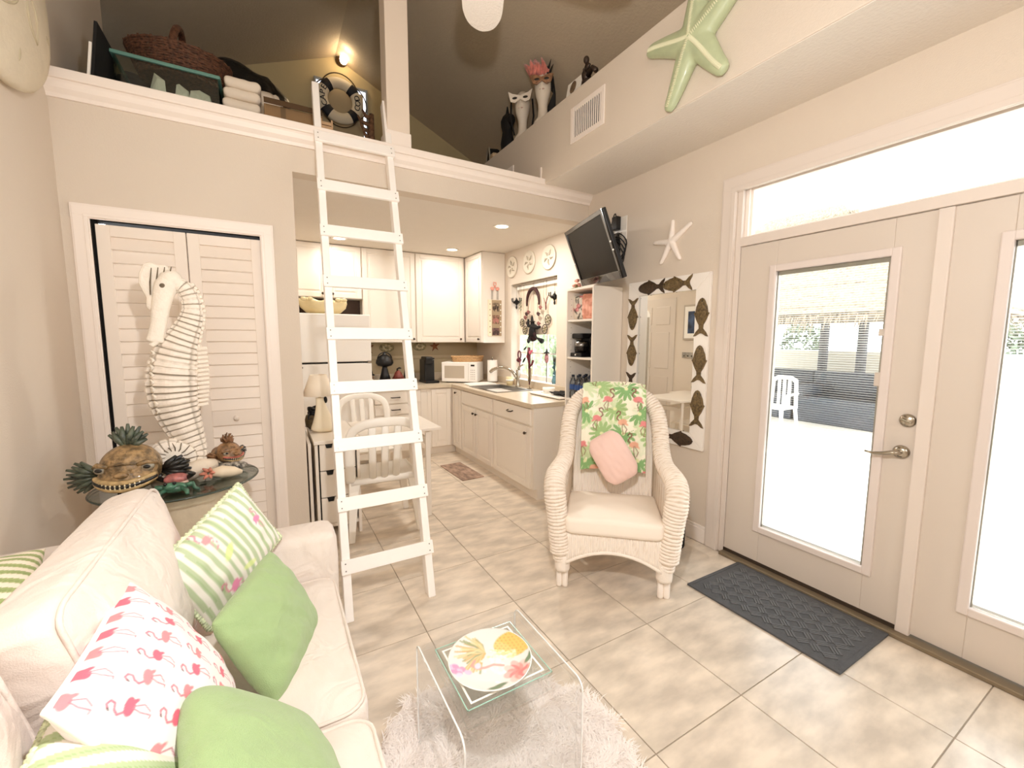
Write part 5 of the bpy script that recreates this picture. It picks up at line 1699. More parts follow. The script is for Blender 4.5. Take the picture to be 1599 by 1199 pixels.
# ================================================================== RUG, ACRYLIC TABLE, TRAY, PLATE
RUGC = (.60, 1.02)
def rug_in(x, y):
    a = math.atan2(y - RUGC[1], x - RUGC[0])
    r = math.hypot((x - RUGC[0]) / .44, (y - RUGC[1]) / .55)
    return r < 1 + .05 * math.sin(3 * a + .6) + .03 * math.sin(7 * a)
rug = thing('shaggy_rug', 'white shaggy fur rug lying under the clear acrylic table', 'rug', (.6, 1.02, 0))
pp = []
for k in range(64):
    a = 2 * PI * k / 64
    s = 1 + .05 * math.sin(3 * a + .6) + .03 * math.sin(7 * a)
    pp.append((RUGC[0] + .43 * s * math.cos(a), RUGC[1] + .54 * s * math.sin(a)))
RUGM = mat('rug_fur', 'FDF9F6', .9, var=.03, scale=20, sheen=.4)
_nt = RUGM.node_tree
_tl = _nt.nodes.new('ShaderNodeBsdfTranslucent')
_tl.inputs[0].default_value = (.96, .93, .92, 1)
_mx = _nt.nodes.new('ShaderNodeMixShader')
_mx.inputs[0].default_value = .35
_nt.links.new(_nt.nodes['Principled BSDF'].outputs[0], _mx.inputs[1])
_nt.links.new(_tl.outputs[0], _mx.inputs[2])
_nt.links.new(_mx.outputs[0], _nt.nodes['Material Output'].inputs[0])
obj('backing', MB().prism(pp, .010, (0, 0, .0008)), RUGM, rug)
nt_ = 24000
vs, fs = [], []
cnt = 0
R_ = np.random.default_rng(3)
while cnt < nt_:
    x, y = R_.uniform(.1, 1.1), R_.uniform(.42, 1.62)
    if not rug_in(x, y) or y < .5:
        continue
    cl = math.sin(x * 31 + 2 * math.sin(y * 17)) + math.sin(y * 27 + 3 * math.sin(x * 13))
    a = cl * 1.4 + R_.normal(0, .7)
    L = R_.uniform(.03, .055)
    h = R_.uniform(.008, .022)
    dx, dy = math.cos(a), math.sin(a)
    w = .0022
    o = len(vs)
    vs += [(x - dy * w, y + dx * w, .008), (x + dy * w, y - dx * w, .008),
           (x + dx * L * .45 - dy * w * .8, y + dy * L * .45 + dx * w * .8, .010 + h * .8), (x + dx * L * .45 + dy * w * .8, y + dy * L * .45 - dx * w * .8, .010 + h * .8),
           (x + dx * L, y + dy * L, .010 + h * .9)]
    fs += [(o, o + 1, o + 3, o + 2), (o + 2, o + 3, o + 4)]
    cnt += 1
mb = MB()
mb.v, mb.f = vs, fs
obj('pile', mb, RUGM, rug, kind='stuff', recalc=False)

# acrylic waterfall table
AX0, AX1, AY0, AY1, AZ = .390, .785, .925, 1.345, .40
t = thing('acrylic_table', 'clear acrylic waterfall side table standing on the white shaggy rug', 'table', (.59, 1.13, 0))
th_ = .014
outer = [(AY0, .012)] + [(AY0, AZ - .035)] + [(AY0 + .035 - .035 * math.cos(a), AZ - .035 + .035 * math.sin(a)) for a in np.linspace(.15, PI / 2, 7)] + \
        [(AY1 - .035 + .035 * math.sin(a), AZ - .035 + .035 * math.cos(a)) for a in np.linspace(0, PI / 2 - .15, 7)] + [(AY1, AZ - .035), (AY1, .003)]
inner = [(AY1 - th_, .003), (AY1 - th_, AZ - .035)] + [(AY1 - .035 + .021 * math.sin(a), AZ - .035 + .021 * math.cos(a)) for a in np.linspace(PI / 2 - .15, 0, 7)] + \
        [(AY0 + .035 - .021 * math.cos(a), AZ - .035 + .021 * math.sin(a)) for a in np.linspace(PI / 2, .15, 7)] + [(AY0 + th_, AZ - .035), (AY0 + th_, .012)]
mb = MB()
for x in (AX0, AX1):
    mb.tube([(x, y, z) for y, z in outer], .0028, 6)
obj('edge_highlight', mb, EDGELIGHT, t, kind='stuff')  # white tubes paint the light caught along the sheet's edges
obj('waterfall_sheet', MB().prism(outer + inner, AX1 - AX0, (AX0, 0, 0), ((0, 1, 0), (0, 0, 1), (1, 0, 0))), CLEAR, t, bevel=.002)
# glass tray with white line border
t = thing('glass_tray', 'square clear glass tray with a white border line on the acrylic table', 'tray', (.58, 1.10, AZ))
GX0, GX1, GY0, GY1 = .427, .716, .99, 1.262
TY = lambda x, y, z: (x, y, z)
obj('glass', MB().box(GX0, GX1, GY0, GY1, AZ + .0005, AZ + .014), GREENGLASS, t, bevel=.002)
mb = MB()
b0, b1 = .018, .024
for a in ((GX0 + b0, GX0 + b1, GY0 + b0, GY1 - b0), (GX1 - b1, GX1 - b0, GY0 + b0, GY1 - b0), (GX0 + b1, GX1 - b1, GY0 + b0, GY0 + b1), (GX0 + b1, GX1 - b1, GY1 - b1, GY1 - b0)):
    mb.box(*a, AZ + .0142, AZ + .0150)
obj('border_line', mb, PLASTIC, t)
mb = MB()
for a in ((GX0, GX0 + .003, GY0, GY1), (GX1 - .003, GX1, GY0, GY1), (GX0, GX1, GY0, GY0 + .003), (GX0, GX1, GY1 - .003, GY1)):
    mb.box(*a, AZ + .0145, AZ + .0155)
obj('green_edge', mb, mat('green_edge', '9CC8B8', .2, var=.05), t)
# plate with pineapple print
def plate_print(pr):
    r = np.random.default_rng(4)
    for k in range(46):
        a = 2.1 + 2.4 * (k / 45 - .0) + r.normal(0, .12)
        L = r.uniform(.04, .085)
        x0, y0 = -.012, .022
        cxm, cym = x0 + .5 * L * math.cos(a) , y0 + .5 * L * math.sin(a) + .006
        pr.line([(x0 - .004, y0), (cxm, cym), (x0 + L * math.cos(a + .12), y0 + L * math.sin(a + .12))], .0055, ['D9BE84', 'C9A66A', '8E9A72', 'E2CFA0'][k % 4], .85)
    pr.ellipse(.058, .056, .052, .042, .25, 'E9BE6C')
    for i in range(9):
        for j in range(8):
            pr.ellipse(.012 + i * .0115 + (j % 2) * .005, .022 + j * .0095, .0022, .0022, 0, 'B98A46', .7 if ((.012 + i * .0115 - .058) / .05) ** 2 + ((.022 + j * .0095 - .056) / .04) ** 2 < 1 else 0)
    for k in range(34):
        x, y = r.uniform(-.005, .07), r.uniform(.0, .035)
        pr.ellipse(x, y, .005, .004, 0, ['F4F0C8', 'C9D09A', 'F0E2A6'][k % 3], .9)
    for k in range(60):
        x, y = r.normal(.02, .022), r.normal(-.02, .018)
        pr.ellipse(x, y, .0045, .004, 0, ['EDEAE2', 'F6F2EC', 'DDE0D6'][k % 3], .9)
    pr.line([(-.04, -.004), (-.046, -.02), (-.03, -.03), (-.01, -.026), (.01, -.016), (.035, -.018)], .008, 'E29A92', .9)
    for k in range(16):
        a = 2 * PI * k / 16
        rr = .026 if k % 2 else .015
        pr.ellipse(.075 + rr * math.cos(a), -.04 + rr * math.sin(a), .015, .011, a, ['E58D86', 'EFA9A2', 'DA7474', 'F2C0B8'][k % 4], .9)
    for k in range(14):
        x, y = r.normal(-.075, .017), r.normal(-.038, .012)
        pr.ellipse(x, y, .010, .008, r.uniform(0, 3), ['E8B8D4', 'D98CB4', 'F0D0E2'][k % 3], .9)
    for (x, y, a) in ((.108, .02, 1.2), (.122, -.004, .4), (.03, -.085, .5), (.018, -.095, .3), (.10, .0, 1.0)):
        pr.ellipse(x, y, .018, .006, a, '6E8264')
    pr.line([(.10, -.03), (.12, -.028), (.132, -.02)], .005, 'D9A07A')


PC = (.567, 1.128)
rp = .134
t = thing('fruit_plate', 'round white plate painted with a pineapple and pink flowers on the glass tray', 'plate', (PC[0], PC[1], AZ + .015))
vs, fs, UU, VV = [], [], [], []
nr_, na = 70, 150
for i in range(nr_ + 1):
    r = rp * i / nr_
    z = AZ + .0165 + (.0 if r < .085 else .011 * ((r - .085) / (rp - .085)) ** 1.3)
    for k in range(na):
        a = 2 * PI * k / na
        vs.append((PC[0] + r * math.cos(a), PC[1] + r * math.sin(a), z))
        # print axes: u to the right of the picture, v away from the viewer
        dx, dy = r * math.cos(a), r * math.sin(a)
        UU.append(dx * rgt.x + dy * rgt.y)
        VV.append(dx * fwd.x / .99 + dy * fwd.y / .99)
for i in range(nr_):
    for k in range(na):
        l = (k + 1) % na
        fs.append((i * na + k, i * na + l, (i + 1) * na + l, (i + 1) * na + k))
mb = MB()
mb.v, mb.f = vs, fs
pr = Print(np.array(UU) / 1.24, np.array(VV) / 1.24, 'E2DCD8')
plate_print(pr)
mb.c = pr.c
obj('face', mb, print_mat('plate_print', .4, bump=0, coat=.1), t, smooth=True, recalc=False)
obj('underside', MB().lathe([(.07, .0152), (.085, .0155), (.11, .0178), (rp, .0262), (rp + .0015, .0285), (rp - .002, .0282)], (PC[0], PC[1], AZ), 60, caps=(1, 0)), PLASTIC, t, smooth=True)

# ================================================================== SOFA
t = thing('sofa', 'cream slipcovered loveseat with piped cushions along the left wall', 'sofa', (-.35, 1.1, 0))
SY0_, SY1_ = .16, 2.06
obj('base', MB().prism(rrect(1.08, SY1_ - SY0_ - .02, .03), .30, (-.345, (SY0_ + SY1_) / 2, .03)), SOFA, t, bevel=.015)
# back frame
bp_ = [(-.895, .25), (-.60, .25), (-.60, .66), (-.625, .70), (-.68, .72), (-.84, .72), (-.885, .70), (-.895, .66)]
obj('back', MB().prism(bp_, SY1_ - SY0_, (0, SY0_, 0), ((1, 0, 0), (0, 0, 1), (0, 1, 0))), SOFA, t, bevel=.03, smooth=True)
for y0, y1 in ((1.865, SY1_), (SY0_, .345)):
    ap = [(-.88, .04), (.205, .04), (.212, .50), (.208, .595), (.19, .62), (.16, .628), (-.86, .632)]
    obj('arm', MB().prism(ap, y1 - y0, (0, y0, 0), ((1, 0, 0), (0, 0, 1), (0, 1, 0))), SOFA, t, bevel=.035, smooth=True)
for k, (y0, y1) in enumerate(((1.105, 1.862), (.348, 1.10))):
    mb, per = box_cushion(((-.62 + .205) / 2, (y0 + y1) / 2, .315), (1, 0, 0), (0, 1, 0), (0, 0, 1), .80, y1 - y0, .135, .045, .035, 20 + k, wr=.007)
    cu = obj('seat_cushion', mb, SOFA, t, smooth=True)
    obj('piping', MB().tube(per(.128, -.010), .0055, 6, closed=True), SOFA, cu, smooth=True)
    obj('piping', MB().tube(per(.022, -.006), .0055, 6, closed=True), SOFA, cu, smooth=True)
for k, (y0, y1) in enumerate(((1.06, 1.885), (.20, 1.02))):
    bx, bz = math.cos(math.radians(16)), math.sin(math.radians(16))
    # back cushion: depth axis points to the room, height axis leans back
    Zc = np.array((math.cos(math.radians(14)), 0, math.sin(math.radians(14))))
    Hc = np.array((-math.sin(math.radians(14)), 0, math.cos(math.radians(14))))
    Wc = np.array((0, 1, 0))
    cn = np.array((-.475 if k == 0 else -.545, (y0 + y1) / 2, .672))
    mb, per = box_cushion(cn, Wc, Hc, Zc, y1 - y0, .48, .17, .05, .05, 31 + k, wr=.012, bulge=.03)
    cu = obj('back_cushion', mb, SOFA, t, smooth=True)
    obj('piping', MB().tube(per(.155, -.010), .0055, 6, closed=True), SOFA, cu, smooth=True)

# ---------------------------------------------------------------- pillows on the sofa
GREEN = mat('green_linen', '98B07C', .9, var=.07, scale=30, bump=.35, bscale=420, sheen=.2, wrink=.22)


def stripes(width, ang, cols, extra=None):
    def fn(pr, side):
        d = pr.U * math.cos(ang) + pr.V * math.sin(ang) + .004 * np.sin(pr.U * 30)
        ph = (d / width) % 1
        pr.paint((ph < .5) * 1.0, cols[0])
        pr.paint(((ph > .18) & (ph < .24)) * 1.0, cols[1], .7)
        if extra:
            extra(pr, side)
    return fn


def p1x(pr, side):
    f = (side > 0)
    keep = pr.c.copy()
    pr.flamingo(-.075, -.085, .05, .4, 1, 'E38AAE', 'D98CA0', 'D98CA0')
    pr.flamingo(.125, .02, .04, .2, -1, 'E38AAE', 'D98CA0', 'D98CA0')
    pr.flamingo(-.05, .10, .04, .0, 1, 'E59A9C', 'D98CA0', 'D98CA0')
    pr.ellipse(-.03, .02, .03, .012, .6, 'CFE08C', .8)
    pr.ellipse(.0, -.075, .03, .01, -.3, 'D8E48C', .7)
    pk = Print(pr.U, pr.V, 'F6E2E0')
    ph = (pr.V / .018) % 1
    pk.paint((ph < .5) * 1.0, 'E0A6A8')
    pr.c = np.where(f[:, None], pr.c, pk.c)


def add_pillow(name, lab, pm, m, piping=None, pr_=.005, twist=False):
    t = thing(name, lab, 'pillow', tuple(np.mean(np.array(pm.v), 0)))
    if m is not PRINTP:
        pm.c = None
    obj('cover', pm, m, t, smooth=True)
    if piping:
        r = pr_
        if twist:
            E_ = [e for e in pm.edge]
            L = len(E_)
            r = [pr_ * (1.0 + .35 * math.sin(i * 2.2)) for i in range(L)]
        obj('piping', MB().tube(pm.edge, r, 8, closed=True), piping, t, smooth=True)
    return t


PRINTP = print_mat('cotton_print', .85, .1)
PIPEW = mat('piping_white', 'FBF4EE', .85, var=.02)
CORD_ = mat('green_white_cord', 'CFD8B4', .85, var=.35, scale=90)
pm = pillow(.38, .28, .13, (-.172, 1.70, .715), (.55, .75, .36), (-.45, -.10, .89), 80, .03, stripes(.0292, 0.0, ('B6C4A0', '9FB786'), p1x), 'EAE6DC', .005, 41, .40)
add_pillow('striped_pillow', 'green and white striped pillow with pink flamingos leaning on the far sofa arm', pm, PRINTP, CORD_, .0085, True)
pm = pillow(.39, .32, .13, (-.035, 1.415, .585), (.35, .94, .01), (-.44, .16, .88), 60, .05, None, 'FFFFFF', .009, 42, .42, .10)
add_pillow('green_pillow', 'plain green pillow standing on its corner before the striped pillow', pm, GREEN)


def flam_print(pr, side):
    for i in range(5):
        for j in range(7):
            pr.flamingo(-.20 + i * .092, -.19 + j * .058 + (.029 if i % 2 else 0), .037, PI / 2 + .12 * ((i + j) % 3 - 1), 1,
                        'D9687C' if (i + j) % 2 else 'E58A90', 'CC7A8A', 'C07A88', .002)


pm = pillow(.42, .42, .15, (-.235, 1.09, .685), (.47, .0, -.88), (0, 1, 0), 200, .05, flam_print, 'EAE4E3', .007, 43, .42)
add_pillow('flamingo_pillow', 'white pillow printed with rows of pink flamingos in the middle of the sofa', pm, PRINTP, PIPEW, .006)
pm = pillow(.36, .38, .14, (-.045, .89, .60), (-.18, .98, .05), (-.66, -.12, .74), 60, .05, None, 'FFFFFF', .007, 44, .42, .3)
add_pillow('green_pillow', 'plain green pillow nearest the viewer, in front of the flamingo pillow', pm, GREEN)
dg = np.array((-.42, .65, .53))
dg /= np.linalg.norm(dg)
nn = np.array((.75, -.10, .65))
nn = nn - dg * nn.dot(dg)
sd = np.cross(nn / np.linalg.norm(nn), dg)
pm = pillow(.36, .36, .13, (-.245, .785, .665), dg - sd, dg + sd, 120, .05, stripes(.040, .35, ('B2C298', '94AE74')), 'EAE6DC', .006, 45, .42)
add_pillow('striped_pillow', 'green and white striped pillow at the near end of the sofa seat', pm, PRINTP, CORD_, .005, True)
pm = pillow(.30, .32, .12, (-.725, 1.57, .775), (.96, .25, .10), (-.25, .95, .15), 110, .05, stripes(.034, 1.1, ('9FAE74', '7F9352')), 'EFE6D2', .006, 46, .42)
add_pillow('striped_pillow', 'green striped pillow lying on the sofa back against the left wall', pm, PRINTP)

# ================================================================== GLASS TABLE WITH SCULPTURES
GT = (-.44, 2.69)
GZ = .72
t = thing('glass_pedestal_table', 'oval glass-topped table on a cream carved shell pedestal behind the sofa', 'table', (GT[0], GT[1], 0))
PEDM = mat('pedestal_cream', 'D9CDB4', .7, var=.1, scale=14, bump=.3, bscale=40)
n = 64
vs, fs = [], []
prof = [(.17, 0), (.18, .05), (.14, .12), (.115, .25), (.125, .38), (.165, .52), (.215, .62), (.225, .66), (.20, .70), (.12, .70)]
for r, z in prof:
    for k in range(n):
        a = 2 * PI * k / n
        rr = r * (1 + .035 * abs(math.cos(8 * a)))
        vs.append((GT[0] + rr * math.cos(a), GT[1] + rr * .85 * math.sin(a), z))
for i in range(len(prof) - 1):
    for k in range(n):
        l = (k + 1) % n
        fs.append((i * n + k, i * n + l, (i + 1) * n + l, (i + 1) * n + k))
fs += [tuple(range(n))[::-1], tuple((len(prof) - 1) * n + k for k in range(n))]
obj('pedestal', MB().add(vs, fs), PEDM, t, smooth=True)
obj('glass_top', MB().lathe([(.99, .704), (1.0, .707), (1.0, .717), (.99, .72), (0, .72)], (GT[0], GT[1], 0), 72, None, .345, .315), TGLASS, t)
obj('glass_rim', MB().tube([(GT[0] + .3455 * math.cos(a), GT[1] + .3155 * math.sin(a), .712) for a in [2 * PI * k / 90 for k in range(90)]], .004, 6, closed=True), mat('glass_rim_dark', '3E4A44', .2, var=.1), t, smooth=True)
mb = MB()
for k in range(4):
    a = PI / 4 + k * PI / 2
    mb.lathe([(.016, 0), (.016, .006), (0, .006)], (GT[0] + .15 * math.cos(a), GT[1] + .13 * math.sin(a), .698), 12)
obj('pad', mb, mat('pad_grey', '8C9288', .6), t)

# seahorse: a carved, ringed body with coiled tail
SEA = mat('seahorse_white', 'EFE7DA', .75, var=.10, scale=26, bump=.35, bscale=90)
SEAD = mat('seahorse_groove', '6E6250', .85, var=.2, scale=40)
sh = thing('seahorse_statue', 'tall carved white seahorse statue standing on the oval glass table', 'statue', (-.43, 2.72, GZ))
P_ = [(-.415, 1.715, .040), (-.372, 1.712, .036), (-.345, 1.665, .040), (-.336, 1.60, .044), (-.348, 1.54, .052), (-.375, 1.475, .064), (-.408, 1.40, .084), (-.432, 1.31, .100), (-.444, 1.21, .105),
      (-.440, 1.12, .098), (-.424, 1.04, .086), (-.404, .97, .074), (-.385, .905, .062), (-.372, .85, .052), (-.385, .80, .050), (-.43, .768, .052), (-.485, .785, .052), (-.512, .835, .048), (-.500, .89, .042), (-.455, .905, .036), (-.420, .875, .030), (-.425, .84, .024), (-.45, .835, .018)]
S_ = spline(P_, 330)
Z2 = spline([(0.0,)] * 14 + [(-.012,), (-.03,), (-.045,), (-.05,), (-.05,), (-.045,), (-.04,), (-.035,), (-.03,)], 330)
pts, rad, arc_ = [], [], 0
ring_len = .031
prev = None
grooves = []
ph = 0
for i, (x, z, r) in enumerate(S_):
    p = Vector((x, 2.72 + float(Z2[i][0]), z))
    if prev is not None:
        ph += (p - prev).length / (ring_len * (.55 + .45 * min(1, r / .08)))
    prev = p
    f = ph % 1
    rr = r * (1.06 - .16 * max(0, 1 - min(f, 1 - f) * 5.5))
    pts.append(p)
    rad.append(float(rr))
    grooves.append(min(f, 1 - f))
NS_ = 44
body = MB().tube(pts, rad, NS_, squash=.72, upv=(0, 1, 0))
# squarish, faceted section: flatten the ring into eight broad facets
V = np.array(body.v)
for i in range(len(pts)):
    c_ = np.array(pts[i])
    for k in range(NS_):
        a = 2 * PI * k / NS_
        seam = .93 if k in (16, 28) else 1
        V[i * NS_ + k] = c_ + (V[i * NS_ + k] - c_) * (1 + .05 * math.cos(6 * a)) * seam
body.v = [tuple(q) for q in V]
cc = np.zeros((len(body.v), 3))
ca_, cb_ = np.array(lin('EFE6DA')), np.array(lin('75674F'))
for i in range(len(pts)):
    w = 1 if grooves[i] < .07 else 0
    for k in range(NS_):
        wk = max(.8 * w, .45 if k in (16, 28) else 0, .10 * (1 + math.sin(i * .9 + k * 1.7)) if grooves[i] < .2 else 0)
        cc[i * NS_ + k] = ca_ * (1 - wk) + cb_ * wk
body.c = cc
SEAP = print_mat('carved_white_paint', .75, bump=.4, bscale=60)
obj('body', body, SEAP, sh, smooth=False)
mb = MB()
mb.tube(spline([(-.400, 2.715, 1.725), (-.432, 2.70, 1.705), (-.455, 2.69, 1.62), (-.470, 2.685, 1.53), (-.487, 2.68, 1.455), (-.492, 2.68, 1.43)], 20), [.035, .045, .052, .053, .05, .046, .043, .04, .038, .036, .035, .034, .033, .032, .032, .033, .035, .037, .036, .03], 16, squash=.7, upv=(0, 1, 0))
mb.ell((-.415, 2.715, 1.735), (.05, .045, .055), 16, 10)
obj('head', mb, SEA, sh, smooth=True)
mb = MB()
mb.prism([(0, -.02), (.030, .00), (.045, -.012), (.02, -.035)], .05, (-.515, 2.655, 1.44), ((1, 0, 0), (0, 0, 1), (0, 1, 0)))
obj('snout_lip', mb, SEA, sh, bevel=.006)
cor = [(0, 0), (-.025, .07), (-.02, .12), (.0, .165), (.03, .178), (.055, .16), (.08, .172), (.10, .15), (.098, .10), (.075, .04), (.05, 0), (.02, -.07), (-.005, -.045)]
obj('crest', MB().prism(cor, .045, (-.515, 2.70, 1.645), ((1, 0, 0), (0, 0, 1), (0, 1, 0)), dome=-.0), SEA, sh, bevel=.012)
for k in range(4):
    mb = MB()
    for q in range(1):
        x = -.495 + k * .026
        mb.tube([(x, 2.694, 1.66 + .02 * k), (x + .004, 2.690, 1.72 + .015 * k), (x + .012, 2.694, 1.79 + .004 * k)], [.003, .004, .002], 5)
    obj('crest_groove', mb, SEAD, sh)
obj('eye', MB().ell((-.442, 2.668, 1.705), (.012, .006, .012), 12, 8), SEAD, sh, smooth=True)
fin = []
for k in range(14):
    z = 1.40 - k * .0225
    mb = MB().prism([(0, 0), (.062 + .012 * math.sin(k / 13 * PI), .006), (.066 + .012 * math.sin(k / 13 * PI), -.008), (0, -.017)], .022, (-.352 - .004 * math.sin(k / 13 * PI) - .012 * (k / 13), 2.71, z), ((1, 0, 0), (0, 0, 1), (0, 1, 0)))
    obj('fin_ray', mb, SEA, sh, bevel=.003)
mb = MB()
for k in range(15):
    f = k / 14
    j = int(40 + f * 12)
    q = S_[int(20 + f * 62)]
    q2 = S_[int(20 + f * 62) + 2]
    dx, dz = q2[0] - q[0], q2[1] - q[1]
    L = math.hypot(dx, dz)
    nx, nz = -dz / L, dx / L
    mb.obox((q[0] + nx * (q[2] + .004), 2.72, q[1] + nz * (q[2] + .004)), (.014, .026, .016), ((nx, 0, nz), (0, 1, 0), (-nz, 0, nx)))
obj('neck_spine', mb, SEA, sh, bevel=.003, kind='stuff')
mb = MB()
for k in range(16):
    a = 2 * PI * k / 16
    mb.tube([(-.449 + .010 * math.cos(a), 2.655, .850 + .010 * math.sin(a)), (-.449 + .055 * math.cos(a + .25), 2.642, .845 + .055 * math.sin(a + .25)), (-.449 + .098 * math.cos(a + .45), 2.655, .838 + .088 * math.sin(a + .45))], [.0022, .003, .002], 5)
obj('coil_groove', mb, SEAD, sh)
obj('coil_face', MB().lathe([(.092, 0), (.085, .012), (.05, .022), (.01, .026), (0, .026)], (-.449, 2.668, .843), 30, ((1, 0, 0), (0, 0, 1), (0, -1, 0)), 1, .92), SEA, sh, smooth=True)
mb = MB()
for k in range(9):
    z = 1.39 - k * .036
    mb.tube([(-.505 - .012 * math.sin(k / 8 * PI), 2.66, z), (-.492 - .012 * math.sin(k / 8 * PI), 2.648, z - .012), (-.505 - .012 * math.sin(k / 8 * PI), 2.66, z - .024)], .006, 6)
obj('belly_scallop', mb, SEA, sh, smooth=True)
obj('shell_base', MB().tube([(-.535, 2.60, .742), (-.47, 2.60, .752), (-.40, 2.62, .770), (-.34, 2.66, .782), (-.29, 2.70, .778)], [.022, .032, .042, .046, .03], 16), mat('pale_stone', 'DDD0BE', .7, var=.08, bump=.2), sh, smooth=True)

# grinning fish sculptures
FB = mat('fish_bronze', '8E7450', .38, var=.55, scale=34, bump=.8, bscale=60, coat=.35)
FG = mat('fish_green', '4A5244', .35, var=.5, scale=30, bump=.5, bscale=60, coat=.35)
FDK = mat('fish_black', '1B1A17', .35, var=.4, scale=30, coat=.3)
FPALE = mat('fish_lip', 'B59A6C', .4, var=.25, scale=40, coat=.3)
TEETH = mat('fish_teeth', 'D9CBA6', .4, var=.06)


def fan_fin(o, X, Y, Z, a0, a1, r, n, m, parent, name='fin', tw=.011):
    mb = MB()
    o, X, Y, Z = Vector(o), Vector(X), Vector(Y), Vector(Z)
    for k in range(n):
        a = a0 + (a1 - a0) * k / (n - 1)
        d = X * math.cos(a) + Y * math.sin(a)
        rr = r * (.8 + .2 * math.sin(PI * k / (n - 1))) * (1 if k % 2 else .93)
        mb.tube([o + d * (r * .05), o + d * rr * .55 + Z * (.012 * (-1) ** k), o + d * rr], [tw * .6, tw * 1.12, tw * .45], 7)
    return obj(name, mb, m, parent, smooth=True)


def grin_fish(lab, c, s, yaw, bm, finm, grp=None):
    c = Vector(c)
    X = Vector((math.cos(yaw), math.sin(yaw), 0))      # fish's left-right as seen
    F = Vector((math.sin(yaw), -math.cos(yaw), 0))     # the way the face looks
    Z = Vector((0, 0, 1))
    t = thing('fish_sculpture', lab, 'sculpture', tuple(c), group=grp)
    L = lambda a, b, d: c + X * (a * s) + F * (b * s) + Z * (d * s)
    mb = MB().ell(L(0, 0, .125), (.125 * s, .12 * s, .122 * s), 26, 16, (X, F, Z))
    mb.ell(L(0, .055, .085), (.125 * s, .075 * s, .062 * s), 22, 12, (X, F, Z))
    mb.ell(L(0, -.10, .11), (.09 * s, .12 * s, .08 * s), 18, 12, (X, F, Z))
    b = obj('body', mb, bm, t, smooth=True)
    md = b.modifiers.new('remesh', 'REMESH')
    md.mode = 'VOXEL'
    md.voxel_size = .0052
    md.use_smooth_shade = True
    sm = b.modifiers.new('smooth', 'SMOOTH')
    sm.iterations = 4
    for q in range(5):
        zz = .165 + .012 * q
        obj('wrinkle', MB().tube([L(-.05 + .006 * q, .108 - .012 * q, zz), L(.0, .118 - .012 * q, zz + .008 * (-1) ** q), L(.05 - .006 * q, .108 - .012 * q, zz)], [.004 * s, .0085 * s, .004 * s], 7), bm, t, smooth=True)
    obj('nose', MB().ell(L(0, .125, .118), (.030 * s, .018 * s, .016 * s), 14, 8, (X, F, Z)), bm, t, smooth=True)
    # mouth: two lips and rows of teeth
    def lip(dz, k):
        return [L(.118 * math.sin(a), .055 + .082 * math.cos(a), dz + .018 * (abs(math.sin(a)) ** 2) * k) for a in np.linspace(-1.35, 1.35, 22)]
    obj('upper_lip', MB().tube(lip(.083, 1), .0125 * s, 8), FPALE if bm is FB else mat('fish_red_lip', 'A85A4A', .35, var=.3, scale=40, coat=.3), t, smooth=True)
    obj('lower_lip', MB().tube(lip(.048, 1.9), .0125 * s, 8), FPALE, t, smooth=True)
    obj('mouth', MB().tube(lip(.064, 1.45), .0145 * s, 8), FDK, t, smooth=True)
    for row, dz in ((0, .0725), (1, .0585)):
        mb = MB()
        for k in range(15):
            a = -1.1 + 2.2 * k / 14
            p = L(.119 * math.sin(a), .055 + .0955 * math.cos(a), dz + .018 * math.sin(a) ** 2 * (1.2 if row == 0 else 1.65))
            mb.ell(p, (.004 * s, .003 * s, .0065 * s), 7, 5)
        obj('teeth', mb, TEETH, t, smooth=True)
    for e in (-1, 1):
        ey = obj('eye', MB().ell(L(e * .088, .075, .142), (.030 * s, .026 * s, .024 * s), 16, 10, (X, F, Z)), mat('fish_eye', '9C9482', .15, var=.2, coat=.6), t, smooth=True)
        obj('pupil', MB().ell(L(e * .092, .096, .143), (.016 * s, .008 * s, .010 * s), 12, 8, (X, F, Z)), FDK, ey, smooth=True)
        obj('brow', MB().tube([L(e * .125, .06, .15), L(e * .095, .095, .170), L(e * .055, .10, .158)], [.008 * s, .013 * s, .009 * s], 8), bm, t, smooth=True)
    fan_fin(L(-.01, .0, .225), X, Z, F, .45, 2.3, .125 * s, 10, finm, t, 'crest_fin', .014 * s)
    fan_fin(L(-.115, -.02, .09), -X, Z, F, -.75, .75, .155 * s, 11, finm, t, 'side_fin', .013 * s)
    fan_fin(L(.115, -.02, .09), X, Z, F, -.55, .8, .13 * s, 9, FDK, t, 'side_fin', .016 * s)
    return t


grin_fish('large grinning bronze fish sculpture at the left of the glass table', (-.595, 2.56, GZ + .012), .92, -.10, FB, FG)
RFISH = mat('fish_russet', '8C6A48', .4, var=.5, scale=34, bump=.7, bscale=60, coat=.3)
grin_fish('smaller spiky russet fish sculpture at the right of the glass table', (-.235, 2.80, GZ + .03), .50, .75, RFISH, mat('fish_spine_brown', '7A5638', .5, var=.3, scale=30))
t = thing('zebra_shell', 'black and white patterned shell beneath the small russet fish', 'shell', (-.21, 2.70, GZ))
ZEB = mat('zebra_shell_glaze', '8A857C', .4, var=.9, scale=60, coat=.3)
obj('shell', MB().ell((-.225, 2.73, GZ + .028), (.085, .045, .026), 20, 10), ZEB, t, smooth=True)
obj('opening', MB().ell((-.225, 2.69, GZ + .024), (.04, .012, .010), 14, 8), FDK, t, smooth=True)
t = thing('conch_shell', 'cream and pink conch shell on the right of the glass table', 'shell', (-.24, 2.60, GZ))
obj('whorl', MB().tube([(-.30, 2.60, GZ + .04), (-.25, 2.605, GZ + .038), (-.20, 2.61, GZ + .03), (-.165, 2.62, GZ + .02)], [.018, .032, .026, .01], 14), mat('conch_cream', 'E2D2B8', .45, var=.12, coat=.2), t, smooth=True)
